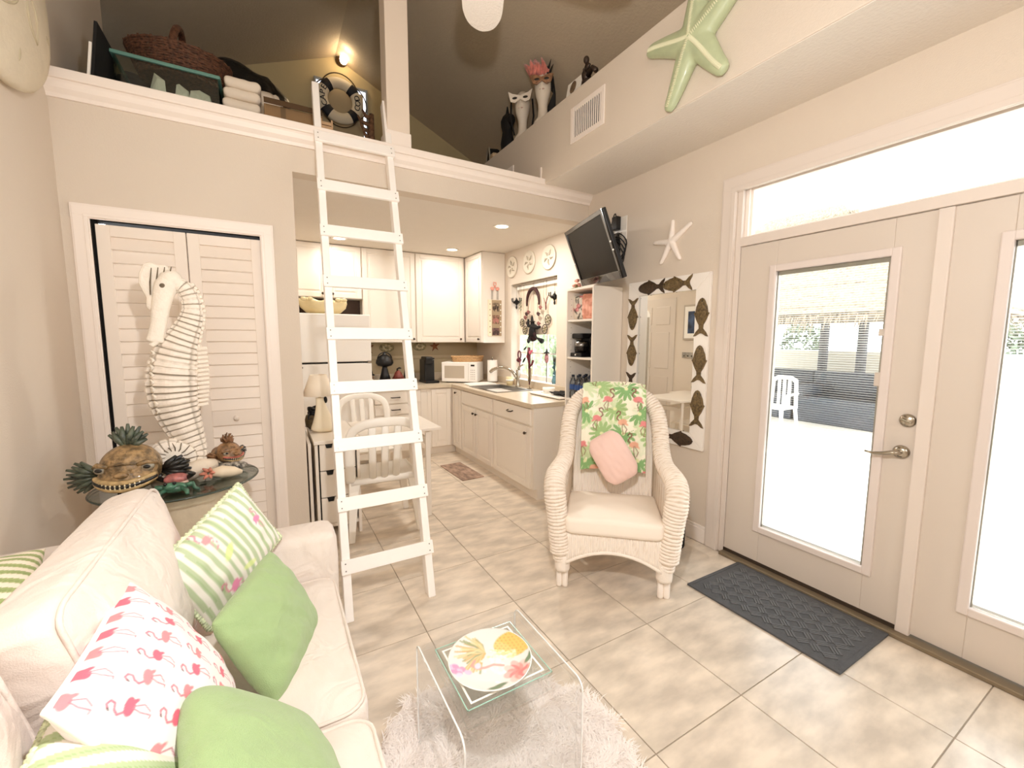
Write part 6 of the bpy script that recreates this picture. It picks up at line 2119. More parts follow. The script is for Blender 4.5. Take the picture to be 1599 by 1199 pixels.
for k in range(6):
    a = 2 * PI * k / 6
    obj('spike', MB().tube([(-.305 + .01 * math.cos(a), 2.585, GZ + .045 + .012 * math.sin(a)), (-.312 + .032 * math.cos(a), 2.575, GZ + .046 + .032 * math.sin(a))], [.012, .004], 7), mat('conch_pink', 'C9826C', .45, var=.25, coat=.2), t, smooth=True)


def frog(lab, c, s, m):
    c = Vector(c)
    t = thing('frog_figurine', lab, 'figurine', tuple(c))
    mb = MB().ell(c + Vector((0, 0, .026 * s)), (.048 * s, .038 * s, .024 * s), 18, 10)
    mb.ell(c + Vector((-.012 * s, -.022 * s, .040 * s)), (.026 * s, .024 * s, .019 * s), 14, 9)
    obj('body', mb, m, t, smooth=True)
    for e in (-1, 1):
        obj('eye', MB().ell(c + Vector((-.012 * s + e * .017 * s, -.034 * s, .057 * s)), .008 * s, 10, 7), FDK, t, smooth=True)
        obj('front_leg', MB().tube([c + Vector((e * .026 * s, -.02 * s, .03 * s)), c + Vector((e * .05 * s, -.04 * s, .016 * s)), c + Vector((e * .055 * s, -.06 * s, .006 * s))], [.011 * s, .010 * s, .007 * s], 8), m, t, smooth=True)
        obj('hind_leg', MB().tube([c + Vector((e * .03 * s, .02 * s, .024 * s)), c + Vector((e * .068 * s, .0, .034 * s)), c + Vector((e * .072 * s, .022 * s, .007 * s)), c + Vector((e * .092 * s, -.01 * s, .006 * s))], [.014 * s, .013 * s, .010 * s, .006 * s], 8), m, t, smooth=True)
    return t


frog('small dark green frog figurine at the front of the glass table', (-.425, 2.465, GZ + .001), 1.0, mat('frog_green', '3F6B55', .3, var=.5, scale=50, coat=.4))
t = thing('crab_figurine', 'small red and black crab figurine behind the green frog', 'figurine', (-.43, 2.54, GZ))
CRB = mat('crab_red', 'B4706A', .4, var=.4, scale=40, coat=.3)
obj('shell', MB().ell((-.43, 2.535, GZ + .052), (.052, .035, .026), 18, 10), CRB, t, smooth=True)
obj('belly', MB().ell((-.43, 2.535, GZ + .030), (.048, .032, .029), 16, 8), mat('crab_belly', 'D8B9A6', .5, var=.1), t, smooth=True)
for e in (-1, 1):
    obj('claw', MB().tube([(-.43 + e * .045, 2.53, GZ + .05), (-.43 + e * .068, 2.52, GZ + .07), (-.43 + e * .05, 2.51, GZ + .085)], [.010, .014, .008], 8), FDK, t, smooth=True)

# ================================================================== SAND DOLLAR ON THE LEFT WALL
SD = mat('sand_dollar_plaster', 'D9CFBA', .85, var=.08, scale=14, bump=.35, bscale=50)
t = thing('sand_dollar', 'huge pale sand dollar mounted high on the left wall', 'wall decoration', (XL, 2.70, 2.5))
LWA = ((0, 1, 0), (0, 0, 1), (1, 0, 0))
sc_ = (XL + .002, 2.62, 2.93)
obj('disc', MB().lathe([(.40, 0), (.435, .02), (.44, .045), (.42, .065), (.36, .082), (.24, .10), (.10, .115), (0, .118)], sc_, 56, LWA, 1.0, 1.0), SD, t, smooth=True)
for k in range(5):
    a = PI / 2 + 2 * PI * k / 5
    mb = MB()
    for sgn in (-1, 1):
        pth = []
        for i in range(10):
            f = i / 9
            r_ = .05 + .20 * f
            w_ = sgn * .045 * math.sin(PI * f)
            z_ = .118 - .10 * (r_ / .40) ** 2 * .55
            pth.append((sc_[0] + z_, sc_[1] + r_ * math.cos(a) - w_ * math.sin(a), sc_[2] + r_ * math.sin(a) + w_ * math.cos(a)))
        mb.tube(pth, .006, 6)
    obj('petal_line', mb, mat('sand_dollar_dark', 'BDB298', .9, var=.15, scale=30), t, smooth=True)
    a2 = a + PI / 5
    X_ = Vector((0, math.cos(a2), math.sin(a2)))
    Y_ = Vector((0, -math.sin(a2), math.cos(a2)))
    obj('slot', MB().ell(Vector(sc_) + X_ * .31 + Vector((.078, 0, 0)), (.045, .014, .014), 14, 8, (X_, Y_, Vector((1, 0, 0)))), mat('sand_dollar_dark', 'A3977C', .9), t, smooth=True)

# ================================================================== LOFT CONTENTS
LZ = ZL
TEAL = mat('teal_rim', '628F84', .35, var=.08)
TUB = thin_glass('tub_clear', (.86, .91, .89), .06)
t = thing('storage_tub', 'clear dark storage tub with a teal rim at the left end of the loft', 'tub', (-.46, 3.62, LZ))
TX0_, TX1_, TY0_, TY1_, TZ1 = -.70, -.20, 3.40, 3.80, LZ + .335
obj('tub', MB().box(TX0_, TX0_ + .006, TY0_, TY1_, LZ + .002, TZ1).box(TX1_ - .006, TX1_, TY0_, TY1_, LZ + .002, TZ1).box(TX0_, TX1_, TY0_, TY0_ + .006, LZ + .002, TZ1).box(TX0_, TX1_, TY1_ - .006, TY1_, LZ + .002, TZ1).box(TX0_, TX1_, TY0_, TY1_, LZ + .002, LZ + .01), TUB, t)
obj('rim', MB().box(TX0_ - .012, TX1_ + .012, TY0_ - .014, TY0_ + .004, TZ1 - .012, TZ1 + .008).box(TX0_ - .012, TX1_ + .012, TY1_ - .004, TY1_ + .012, TZ1 - .012, TZ1 + .008)
    .box(TX0_ - .014, TX0_ + .004, TY0_, TY1_, TZ1 - .012, TZ1 + .008).box(TX1_ - .004, TX1_ + .014, TY0_, TY1_, TZ1 - .012, TZ1 + .008), TEAL, t, bevel=.004)
PAPER = mat('crumpled_paper', 'EDE4D4', .85, var=.06, bump=.4, bscale=20)
t = thing('paper_bundle', 'crumpled white paper inside the clear storage tub', 'paper', (-.45, 3.55, LZ + .012))
for k, (x, y, s) in enumerate(((-.52, 3.48, .8), (-.40, 3.48, .6), (-.30, 3.50, 1.0))):
    mb = MB()
    r = np.random.default_rng(60 + k)
    vs = [(x + .10 * s * math.cos(a) * r.uniform(.7, 1.1), y + .045 * math.sin(a), LZ + .012) for a in [2 * PI * q / 9 for q in range(9)]]
    vs += [(x + .06 * s * math.cos(a) * r.uniform(.6, 1.2), y + .03 * math.sin(a), LZ + (.20 + r.uniform(0, .07))) for a in [2 * PI * q / 9 for q in range(9)]]
    vs += [(x - .01, y, LZ + .31 * (1 if k == 0 else .9))]
    fs = [(q, (q + 1) % 9, 9 + (q + 1) % 9, 9 + q) for q in range(9)] + [(9 + q, 9 + (q + 1) % 9, 18) for q in range(9)] + [tuple(range(9))[::-1]]
    obj('sheet', mb.add(vs, fs), PAPER, t)
BRW = mat('brown_wicker', '5A3A28', .65, var=.45, scale=60, bump=.6, bscale=120)
t = thing('brown_basket', 'large brown wicker basket with a tall hoop handle resting on the tub', 'basket', (-.40, 3.66, TZ1 + .01))
bz = TZ1 + .010
mb = MB()
for i in range(13):
    z = bz + .008 + i * .0125
    k = .80 + .018 * i
    mb.tube([(-.41 + .27 * k * math.cos(a), 3.64 + .20 * k * math.sin(a), z + .003 * math.sin(20 * a + PI * i)) for a in [2 * PI * q / 80 for q in range(80)]], .0085, 6, closed=True)
obj('weave', mb, BRW, t, smooth=True)
mb = MB()
for q in range(22):
    a = 2 * PI * q / 22
    mb.tube([(-.41 + .27 * .80 * math.cos(a), 3.64 + .20 * .80 * math.sin(a), bz), (-.41 + .27 * 1.04 * math.cos(a), 3.64 + .20 * 1.04 * math.sin(a), bz + .168)], .006, 6)
obj('stake', mb, BRW, t, smooth=True, kind='stuff')
obj('base', MB().lathe([(.8, 0), (.8, .01), (0, .01)], (-.41, 3.64, bz), 40, None, .27, .20), BRW, t)
obj('handle', MB().tube([(-.43 + .03 * math.sin(a), 3.64 - .19 * math.cos(a), bz + .13 + .19 * math.sin(a)) for a in np.linspace(0, PI, 22)], .020, 10), BRW, t, smooth=True)
t = thing('picture_board', 'white edged black framed board leaning at the far left of the loft', 'frame', (-.74, 3.42, LZ))
obj('frame', MB().obox((-.755, 3.33, LZ + .125), (.012, .30, .25), ((1, 0, -.12), (0, 1, 0), (.12, 0, 1))), PLASTIC, t, bevel=.002)
obj('board', MB().obox((-.735, 3.36, LZ + .185), (.014, .34, .36), ((1, 0, -.12), (0, 1, 0), (.12, 0, 1))), BLACKM, t, bevel=.002)


def sack(name, lab, c, r, m, cat, seed):
    q = np.random.default_rng(seed)
    mb = MB()
    k = [q.normal(0, 1, 3) * 5 for _ in range(5)]
    def fn(u, v):
        a, b = 2 * PI * u, PI * (v - .5)
        d = np.array((math.cos(a) * math.cos(b), math.sin(a) * math.cos(b), math.sin(b)))
        w = 1 + .10 * sum(math.sin(float(kk.dot(d)) + i) for i, kk in enumerate(k)) / 2.5
        sgn = np.sign(d) * np.abs(d) ** .8
        return (c[0] + r[0] * sgn[0] * w, c[1] + r[1] * sgn[1] * w, max(c[2] - r[2], c[2] + r[2] * sgn[2] * w))
    mb.grid(fn, 30, 18)
    return tag(obj(name, mb, m, smooth=True), lab, cat)


GBAG = mat('black_bin_bag', '0B0B0D', .28, var=.3, bump=.9, bscale=18)
sack('black_sack', 'shiny black sack behind the hoop-handled basket in the loft', (-.12, 4.14, LZ + .40), (.36, .18, .40), GBAG, 'bag', 5)
sack('black_sack', 'dull black sack at the far left of the loft behind the tub', (-.70, 4.02, LZ + .25), (.17, .18, .25), mat('dull_black', '0C0B0A', .8, var=.3, bump=.6, bscale=20), 'bag', 6)
BLANK = mat('cream_blanket', 'E6DBCB', .95, var=.04, bump=.4, bscale=30)
t = thing('glass_case', 'clear glass case under the folded blanket in the loft', 'case', (-.09, 3.52, LZ))
obj('case', MB().box(-.175, .03, 3.38, 3.66, LZ + .002, LZ + .10), thin_glass('case_glass', (.55, .6, .56), .3), t, bevel=.004)
obj('case_floor', MB().box(-.172, .027, 3.383, 3.657, LZ + .0021, LZ + .02), mat('case_dark', '3A3428', .8, var=.3), t)
t = thing('folded_blanket', 'folded cream blanket on the glass case right of the storage tub', 'blanket', (-.09, 3.50, LZ + .101))
for k in range(4):
    mb, per = box_cushion((-.085 + .006 * k, 3.50, LZ + .101 + .066 * k), (1, 0, 0), (0, 1, 0), (0, 0, 1), .215 - .004 * k, .25, .064, .006, .028, 70 + k, wr=.005)
    obj('fold', mb, BLANK, t, smooth=True)
sack('white_sack', 'rounded cream bundle standing behind the cardboard box in the loft', (.08, 3.80, LZ + .25), (.11, .11, .25), BLANK, 'bundle', 9)
CARD = mat('cardboard', '8F7250', .85, var=.08, scale=20)
t = thing('cardboard_box', 'long open brown cardboard box beside the ladder top in the loft', 'box', (.21, 3.50, LZ))
obj('carton', MB().box(.045, .40, 3.36, 3.62, LZ + .001, LZ + .235), CARD, t, bevel=.002)
obj('flap', MB().obox((.22, 3.345, LZ + .25), (.35, .005, .045), ((1, 0, 0), (0, .9, -.4), (0, .4, .9))), mat('cardboard_dark', '5A452F', .85, var=.1), t)
obj('tape', MB().box(.14, .17, 3.358, 3.36, LZ + .001, LZ + .235), mat('tape_tan', '6E5638', .5), t)
t = thing('mini_crate', 'tiny open tan crate on the ledge right of the ladder top', 'crate', (.40, 3.36, LZ))
for k in range(4):
    obj('slat', MB().box(.385, .455, 3.34, 3.352, LZ + .10 + .026 * k, LZ + .12 + .026 * k), mat('crate_tan', 'C9A883', .8, var=.15, scale=40), t)
obj('post', MB().box(.380, .390, 3.338, 3.36, LZ + .001, LZ + .215).box(.450, .460, 3.338, 3.36, LZ + .001, LZ + .215), mat('crate_tan', 'C9A883', .8), t)

# loft window with bright edges, life ring hanging in front of it
lw = structure('window_3', MB().box(.555, .575, YG - .03, YG - .001, 3.55, 4.26).box(1.09, 1.11, YG - .03, YG - .001, 3.55, 4.26).box(.575, 1.09, YG - .03, YG - .001, 4.235, 4.26).box(.575, 1.09, YG - .03, YG - .001, 3.55, 3.575), mat('loft_window_frame', '8A8E90', .4), bevel=.002)
obj('daylight_pane', MB().box(.575, 1.09, YG - .012, YG - .004, 3.575, 4.235), mat('daylight_glow', 'FFFFFF', .5, emit='EAF2FF', estr=2.2), lw)
obj('blind', MB().box(.576, 1.060, YG - .020, YG - .016, 3.58, 4.200), mat('loft_blind', 'B9A888', .85, var=.04), lw)
RINGM = mat('life_ring_cream', 'E6DAC0', .65, var=.04)
NAVY = mat('life_ring_navy', '17181F', .6, var=.1)
RC = Vector((.80, 5.195, 4.03))
RX_, RY_, RZ_ = Vector((1, 0, 0)), Vector((0, 0, 1)), Vector((0, -1, 0))
RR, rr_ = .180, .056
t = thing('life_ring', 'cream life ring with four navy bands hanging in the loft window', 'life ring', tuple(RC - Vector((0, 0, .27))))


def ringp(a, R=RR):
    return RC + RX_ * (R * math.cos(a)) + RY_ * (R * math.sin(a))


obj('ring', MB().tube([ringp(2 * PI * k / 72) for k in range(72)], rr_, 18, closed=True, squash=.75, upv=RZ_), RINGM, t, smooth=True)
for k in range(4):
    a0 = PI / 4 + k * PI / 2
    obj('band', MB().tube([ringp(a0 + d) for d in np.linspace(-.20, .20, 9)], rr_ + .004, 18, squash=.76, upv=RZ_), NAVY, t, smooth=False)
rp_ = []
for k in range(64):
    a = 2 * PI * k / 64 + PI / 4
    sag = abs(math.sin(2 * (a - PI / 4)))
    rp_.append(ringp(a, RR + rr_ + .004 + .035 * sag) + RZ_ * .012)
obj('rope', MB().tube(rp_, .006, 6, closed=True), mat('rope_dark', '4A3E2C', .9, var=.2), t, smooth=True)
for word, a_mid, flip in (('CAPE', PI, 1), ('COD', 0, -1)):
    mb = MB()
    nL = len(word)
    for i, chx in enumerate(word):
        vs, fs = text_mesh(chx, .078, .003)
        off = (i - (nL - 1) / 2) * .30
        a = a_mid + (-off if flip == 1 else off)
        # letters read along the ring, upright towards its middle line
        if flip == 1:
            bx = -RX_ * math.cos(a + PI / 2) - RY_ * math.sin(a + PI / 2)
            by = RX_ * math.cos(a) + RY_ * math.sin(a)
        else:
            bx = RX_ * math.cos(a + PI / 2) + RY_ * math.sin(a + PI / 2)
            by = -RX_ * math.cos(a) - RY_ * math.sin(a)
        o = ringp(a) + RZ_ * (rr_ * .75 + .002)
        mb.add([o + bx * v[0] + by * v[1] + RZ_ * v[2] for v in vs], fs)
    lt_ = obj('lettering', mb, NAVY, t, label='navy lettering %s' % word)

# bare lamp on the gable wall
t = thing('gable_lamp', 'small bare lamp glowing on the loft gable wall above the life ring', 'lamp', (.85, YG - .05, 4.47))
obj('socket', MB().lathe([(.06, 0), (.055, .03), (.03, .05), (.03, .07), (0, .07)], (.84, YG - .001, 4.50), 20, ((1, 0, 0), (0, 0, 1), (0, -1, 0))), mat('aged_bronze', '5A4630', .4, metal=.6), t, smooth=True)
obj('bulb', MB().ell((.85, YG - .12, 4.46), (.04, .045, .05), 16, 10), mat('bulb_glow', 'FFE6C0', .4, emit='FFDCAE', estr=22), t, smooth=True)
lamp('gable_bulb', 'POINT', (.85, YG - .26, 4.44), 1.6, (1, .78, .52), shadow_soft_size=.05)

# dried corals and shell garlands beside the post
CORAL = mat('brown_coral', '6B4E38', .8, var=.4, scale=40)
for k, (x, y, lab) in enumerate(((.86, 3.95, 'dark twisted coral branch just left of the loft post'), )):
    t = thing('coral_branch', lab, 'coral', (x, y, LZ))
    r = np.random.default_rng(80)
    obj('trunk', MB().tube([(x, y, LZ), (x + .01, y, LZ + .20), (x - .01, y, LZ + .45), (x, y, LZ + .62)], [.05, .04, .03, .02], 8), CORAL, t, smooth=True)
    for q in range(7):
        z = LZ + .25 + .055 * q
        s = -1 if q % 2 else 1
        obj('branch', MB().tube([(x, y, z), (x - .05 - .02 * (q % 3), y, z + .015), (x - .075 - .02 * (q % 3), y, z + .06)], [.018, .016, .007], 7), CORAL, t, smooth=True)
t = thing('shell_garland', 'hanging strand of dark shells just right of the loft post', 'garland', (1.13, 3.92, LZ))
for q in range(9):
    z = LZ + .10 + .075 * q
    obj('shell', MB().ell((1.12 + .018 * (-1) ** q, 3.92, z), (.042, .03, .026), 12, 8, ((.9, 0, .4), (0, 1, 0), (-.4, 0, .9))), mat('garland_shell', '7A5F4C', .7, var=.5, scale=40), t, smooth=True)
obj('cord', MB().tube([(1.12, 3.92, LZ), (1.12, 3.92, LZ + .78)], .006, 6), CORAL, t)

# on the duct soffit: bag, dress form, mask stands, photo, figurine
ST = SZ1
t = thing('black_satchel', 'black satchel with white piping lying on the soffit at the back of the loft', 'bag', (2.19, 4.40, ST))
obj('bag', MB().prism(arc(0, .0, .20, 0, PI, 16) + [(-.20, 0)], .11, (2.19, 4.36, ST + .001), ((.35, .94, 0), (0, 0, 1), (.94, -.35, 0))), BLACKM, t, bevel=.02)
obj('piping', MB().tube([Vector((2.19, 4.36, ST + .006)) + Vector((.35, .94, 0)) * (.203 * math.cos(a)) + Vector((0, 0, 1)) * (.203 * math.sin(a)) + Vector((-.006, .0, 0)) for a in np.linspace(0, PI, 24)], .007, 6), mat('piping_grey', 'B9B2A4', .6), t, smooth=True)
sack('cream_scrap', 'small cream shell heap between the black satchel and the dress form', (2.13, 4.10, ST + .03), (.04, .05, .03), mat('shell_cream', 'C9B08E', .8, var=.3), 'shell', 14)
t = thing('dress_form', 'slim black dress form standing on the soffit in the loft', 'mannequin', (2.19, 3.93, ST))
obj('torso', MB().lathe([(.06, 0), (.075, .04), (.085, .10), (.07, .17), (.062, .215), (.078, .28), (.082, .32), (.06, .36), (.025, .385), (.016, .41), (.008, .45), (0, .46)], (2.19, 3.93, ST), 22, None, .75, 1.0), BLACKM, t, smooth=True)
obj('shoulder', MB().ell((2.19, 3.85, ST + .30), (.04, .04, .05), 12, 8), BLACKM, t, smooth=True)
BUST = mat('bust_white', 'D9CFC0', .55, var=.05)


def bust(lab, y, deep):
    x = 2.17
    t = thing('mask_stand', lab, 'mannequin head', (x, y, ST))
    # neck, jaw and head as one continuous surface (the head looks across the room)
    N_ = 24
    prof = [(.085, .09, 0, 0), (.075, .08, .02, 0), (.045, .05, .06, 0), (.040, .044, .12, 0), (.042, .046, .17, 0), (.050, .055, .20, -.012), (.062, .066, .235, -.016), (.070, .078, .285, -.008), (.072, .085, .335, 0), (.062, .075, .385, .004), (.035, .045, .42, .006), (.004, .005, .432, .006)]
    vs, fs = [], []
    for a_, b_, z, off in prof:
        for k in range(N_):
            th = 2 * PI * k / N_
            bump = 0
            if .235 <= z <= .34:
                d = abs((th - PI + PI) % (2 * PI) - PI)
                bump = .016 * math.exp(-(d / .16) ** 2) * math.exp(-((z - .29) / .02) ** 2)
            vs.append((x + off + (b_ + bump) * math.cos(th), y + a_ * math.sin(th), ST + z + .001))
    for i in range(len(prof) - 1):
        for k in range(N_):
            l = (k + 1) % N_
            fs.append((i * N_ + k, i * N_ + l, (i + 1) * N_ + l, (i + 1) * N_ + k))
    fs += [tuple(range(N_))[::-1], tuple((len(prof) - 1) * N_ + k for k in range(N_))]
    obj('bust', MB().add(vs, fs), BUST, t, smooth=True)
    obj('nose', MB().tube([(x - .074, y, ST + .318), (x - .095, y, ST + .288), (x - .078, y, ST + .28)], [.007, .012, .008], 8), BUST, t, smooth=True)
    obj('lips', MB().ell((x - .080, y, ST + .255), (.008, .022, .008), 12, 6), mat('bust_lips', 'B99A8C', .5), t, smooth=True)
    return t


b1 = bust('white mannequin head wearing a white cat-eye mask, standing on the soffit', 3.60, False)
MASKW = mat('mask_white', 'EDE4D6', .5, var=.06)
def maskpts(y, w, up_):
    return [(-w, .02 + up_), (-w * .65, .045), (0, .024), (w * .65, .045), (w, .02 + up_), (w * .8, -.022), (w * .42, -.036), (0, -.008), (-w * .42, -.036), (-w * .8, -.022)]
x0_ = 2.17 - .10
obj('mask', MB().prism(maskpts(0, .115, .05), .012, (x0_, 3.60, ST + .325), ((0, -1, 0), (0, 0, 1), (-1, 0, 0))), MASKW, b1, bevel=.004, label='white cat-eye mask')
for e in (-1, 1):
    obj('eye_hole', MB().ell((x0_ - .012, 3.60 + e * .05, ST + .328), (.003, .024, .011), 12, 6), FDK, b1, smooth=True)
obj('ribbon', MB().tube([(2.13, 3.70, ST + .34), (2.15, 3.71, ST + .2), (2.17, 3.68, ST + .06)], .008, 6).tube([(2.13, 3.50, ST + .34), (2.15, 3.49, ST + .2), (2.17, 3.52, ST + .06)], .008, 6), BLACKM, b1, smooth=True)
b2 = bust('mannequin head in a copper mask and pink feathered headdress on the soffit', 3.26, True)
obj('mask', MB().prism(maskpts(0, .10, .02), .014, (x0_ + .004, 3.26, ST + .315), ((0, -1, 0), (0, 0, 1), (-1, 0, 0))), mat('mask_copper', '8A6448', .4, var=.4, scale=40, coat=.3), b2, bevel=.004, label='copper mask with dark eyes')
for e in (-1, 1):
    obj('eye_hole', MB().ell((x0_ - .012, 3.26 + e * .042, ST + .318), (.003, .022, .010), 12, 6), FDK, b2, smooth=True)
FEA = mat('feather_pink', 'C9786C', .9, var=.25, scale=30, sheen=.4)
mb = MB()
R2 = np.random.default_rng(21)
for k in range(26):
    a = R2.uniform(-.9, .5)
    L = R2.uniform(.09, .145)
    b0 = Vector((2.12 + R2.normal(0, .02), 3.29 + R2.normal(0, .04), ST + .37))
    mb.tube([b0, b0 + Vector((-.01, .5 * L * math.sin(-a), .55 * L)), b0 + Vector((0, .75 * L * math.sin(-a) + .02, L * .98))], [.012, .02, .006], 7)
obj('feathers', mb, FEA, b2, smooth=True, kind='stuff')
mb = MB()
for k, (dy, h) in enumerate(((.03, .13), (-.05, .15), (-.065, .11), (-.03, .10))):
    mb.tube([(2.13, 3.26 + dy * .6, ST + .36), (2.13, 3.26 + dy, ST + .36 + h * .5), (2.135, 3.26 + dy * 1.4, ST + .36 + h)], [.012, .010, .002], 6)
obj('quill', mb, BLACKM, b2, smooth=True)
mb = MB()
for k in range(8):
    mb.tube([(2.15, 3.18, ST + .38 - .015 * k), (2.17, 3.16, ST + .25), (2.18, 3.16 + .01 * k, ST + .10)], .012, 6)
obj('hair', mb, BLACKM, b2, smooth=True, kind='stuff')
b1.rotation_euler = (0, 0, math.radians(46))
b2.rotation_euler = (0, 0, math.radians(50))
t = thing('oval_photo', 'small white photo frame with a dark oval portrait on the soffit edge', 'picture', (2.12, 2.80, ST))
obj('frame', MB().obox((2.13, 2.77, ST + .062), (.012, .17, .12), ((.98, 0, -.2), (0, 1, 0), (.2, 0, .98))), PLASTIC, t, bevel=.003)
obj('portrait', MB().lathe([(.04, 0), (.04, .003), (0, .003)], (2.121, 2.77, ST + .063), 22, ((0, 1, 0), (.2, 0, .98), (-.98, 0, .2)), .9, 1.15), mat('portrait_sepia', '6A5844', .5, var=.6, scale=60), t)
t = thing('bronze_figurine', 'dark bronze seated figurine on the soffit edge', 'figurine', (2.13, 2.60, ST))
obj('base', MB().lathe([(.05, 0), (.05, .02), (.035, .03), (0, .03)], (2.13, 2.60, ST + .001), 18), mat('bronze_dark', '3A2E26', .4, metal=.4, var=.3), t, smooth=True)
obj('body', MB().tube([(2.13, 2.61, ST + .03), (2.12, 2.62, ST + .08), (2.125, 2.61, ST + .12), (2.125, 2.61, ST + .15)], [.035, .032, .022, .014], 12).ell((2.12, 2.615, ST + .175), (.022, .022, .027), 14, 9), mat('bronze_dark', '3A2E26', .4), t, smooth=True)
obj('arms', MB().tube([(2.12, 2.64, ST + .12), (2.09, 2.58, ST + .085), (2.09, 2.54, ST + .10)], .011, 8).tube([(2.12, 2.60, ST + .05), (2.10, 2.52, ST + .07), (2.10, 2.48, ST + .03)], .018, 8), mat('bronze_dark', '3A2E26', .4), t, smooth=True)

# ================================================================== CEILING FAN
FH = Vector((.825, 1.635, 3.115))
t = thing('ceiling_fan', 'white five-bladed ceiling fan hanging from the roof ridge', 'fan', tuple(FH))
FANW = mat('fan_white', 'F6F2EC', .45, var=.02)
obj('downrod', MB().lathe([(.013, .12), (.013, roof(FH.x) - FH.z - .02)], FH, 12), FANW, t, smooth=True)
obj('canopy', MB().lathe([(.02, -.14), (.065, -.05), (.075, .0), (0, .0)], (FH.x, FH.y, roof(FH.x) - .012), 24), FANW, t, smooth=True)
obj('motor', MB().lathe([(.03, -.07), (.10, -.06), (.125, -.02), (.125, .05), (.08, .10), (.03, .13), (0, .13)], FH, 32), FANW, t, smooth=True)
blade_out = [(.16, -.03), (.22, -.075), (.36, -.098), (.50, -.103), (.58, -.088), (.635, -.055), (.66, 0), (.635, .055), (.58, .088), (.50, .103), (.36, .098), (.22, .075), (.16, .03)]
bo = spline(blade_out, 44)
FANB = mat('fan_blade_wicker', 'F4EFE8', .6, var=.04, scale=60, bump=.5, bscale=90)
for k in range(5):
    a = math.radians(67 - 72 * k)
    X = Vector((math.cos(a), math.sin(a), 0))
    Y = Vector((-math.sin(a), math.cos(a), 0)) * math.cos(.14) + Vector((0, 0, 1)) * math.sin(.14)
    obj('blade', MB().prism([tuple(p) for p in bo], .008, FH, (X, Y, X.cross(Y))), FANB, t, bevel=.002)
    obj('blade_arm', MB().tube([FH + X * .09 - Vector((0, 0, .01)), FH + X * .15 - Vector((0, 0, .012)), FH + X * .22 - Vector((0, 0, .004))], [.014, .016, .02], 8), FANW, t, smooth=True)

# ================================================================== OUTSIDE
PATIO = mat('patio_concrete', 'E9E4DA', .9, var=.05, scale=3)
structure('patio_ground', MB().box(XR + WT, 26, -14, 18, -.20, -.06), PATIO)
THATCH = mat('thatch', '7A6D5C', .95, var=.6, scale=20, bump=.6, bscale=40, stretch=(1, 6, 1))
t = thing('tiki_hut', 'thatched tiki hut on posts standing on the patio outside the glass door', 'hut', (8.2, 4.4, -.06))
vs, fs = [], []
cnt = 0
R3 = np.random.default_rng(33)
hx, hy = 8.4, 4.2
obj('roof_core', MB().add([(hx - 2.0, hy - 2.6, 1.80), (hx + 2.0, hy - 2.6, 1.80), (hx + 2.0, hy + 2.6, 1.80), (hx - 2.0, hy + 2.6, 1.80), (hx, hy - .6, 3.7), (hx, hy + .6, 3.7)],
    [(0, 1, 4), (1, 2, 5, 4), (2, 3, 5), (3, 0, 4, 5), (3, 2, 1, 0)]), THATCH, t)
for layer in range(6):
    f = layer / 6
    for k in range(520):
        side = k % 2
        u = R3.uniform(-1, 1)
        if side == 0:
            x, y = hx - 2.0 * (1 - f), hy + u * (2.6 - 2.0 * f)
            dx, dy = -1, 0
        else:
            x, y = hx + u * 2.0 * (1 - f), hy - 2.6 + 2.0 * f
            dx, dy = 0, -1
        z = 1.80 + 1.9 * f
        L = R3.uniform(.25, .48)
        w = .018
        o = len(vs)
        tx, ty = -dy, dx
        vs += [(x - tx * w - dx * .10, y - ty * w - dy * .10, z + .12), (x + tx * w - dx * .10, y + ty * w - dy * .10, z + .12), (x + dx * .07 + tx * R3.normal(0, .03), y + dy * .07 + ty * R3.normal(0, .03), z + .12 - L)]
        fs.append((o, o + 1, o + 2))
mb = MB()
mb.v, mb.f = vs, fs
obj('thatch', mb, THATCH, t, kind='stuff', recalc=False)
POST = mat('patio_post', '5C5C60', .8, var=.2)
for (x, y) in ((10.35, 4.56), (10.35, 3.88), (hx - 1.7, hy + 2.2), (hx + 1.7, hy - 2.2), (hx + 1.7, hy + 2.2)):
    obj('post', MB().lathe([(.09, 0), (.085, 2.0)], (x, y, -.06), 12), POST, t)
DARKW = mat('dark_wicker_outdoor', '4C5058', .8, var=.3, scale=30, bump=.4)
for (y, lab) in ((4.95, 'dark outdoor sofa under the tiki hut, left half'), (3.44, 'dark outdoor sofa under the tiki hut, right half')):
    t = thing('patio_sofa', lab, 'sofa', (9.0, y, -.06))
    obj('seat', MB().box(8.5, 9.3, y - .74, y + .74, -.06, .42), DARKW, t, bevel=.03)
    obj('backrest', MB().box(9.2, 9.4, y - .75, y + .75, .38, .85), DARKW, t, bevel=.03)
    for s in (-1, 1):
        obj('arm', MB().box(8.5, 9.3, y + s * .66 - .08, y + s * .66 + .08, .38, .62), DARKW, t, bevel=.03)
t = thing('garden_wall', 'low pale rendered wall at the back of the patio', 'wall', (10.7, 5, -.06))
obj('wall', MB().box(10.6, 10.8, -6, 12, -.06, 1.15), mat('pale_render', 'E4DED2', .9, var=.05), t)
obj('coping', MB().box(10.55, 10.85, -6, 12, 1.15, 1.21), PATIO, t)
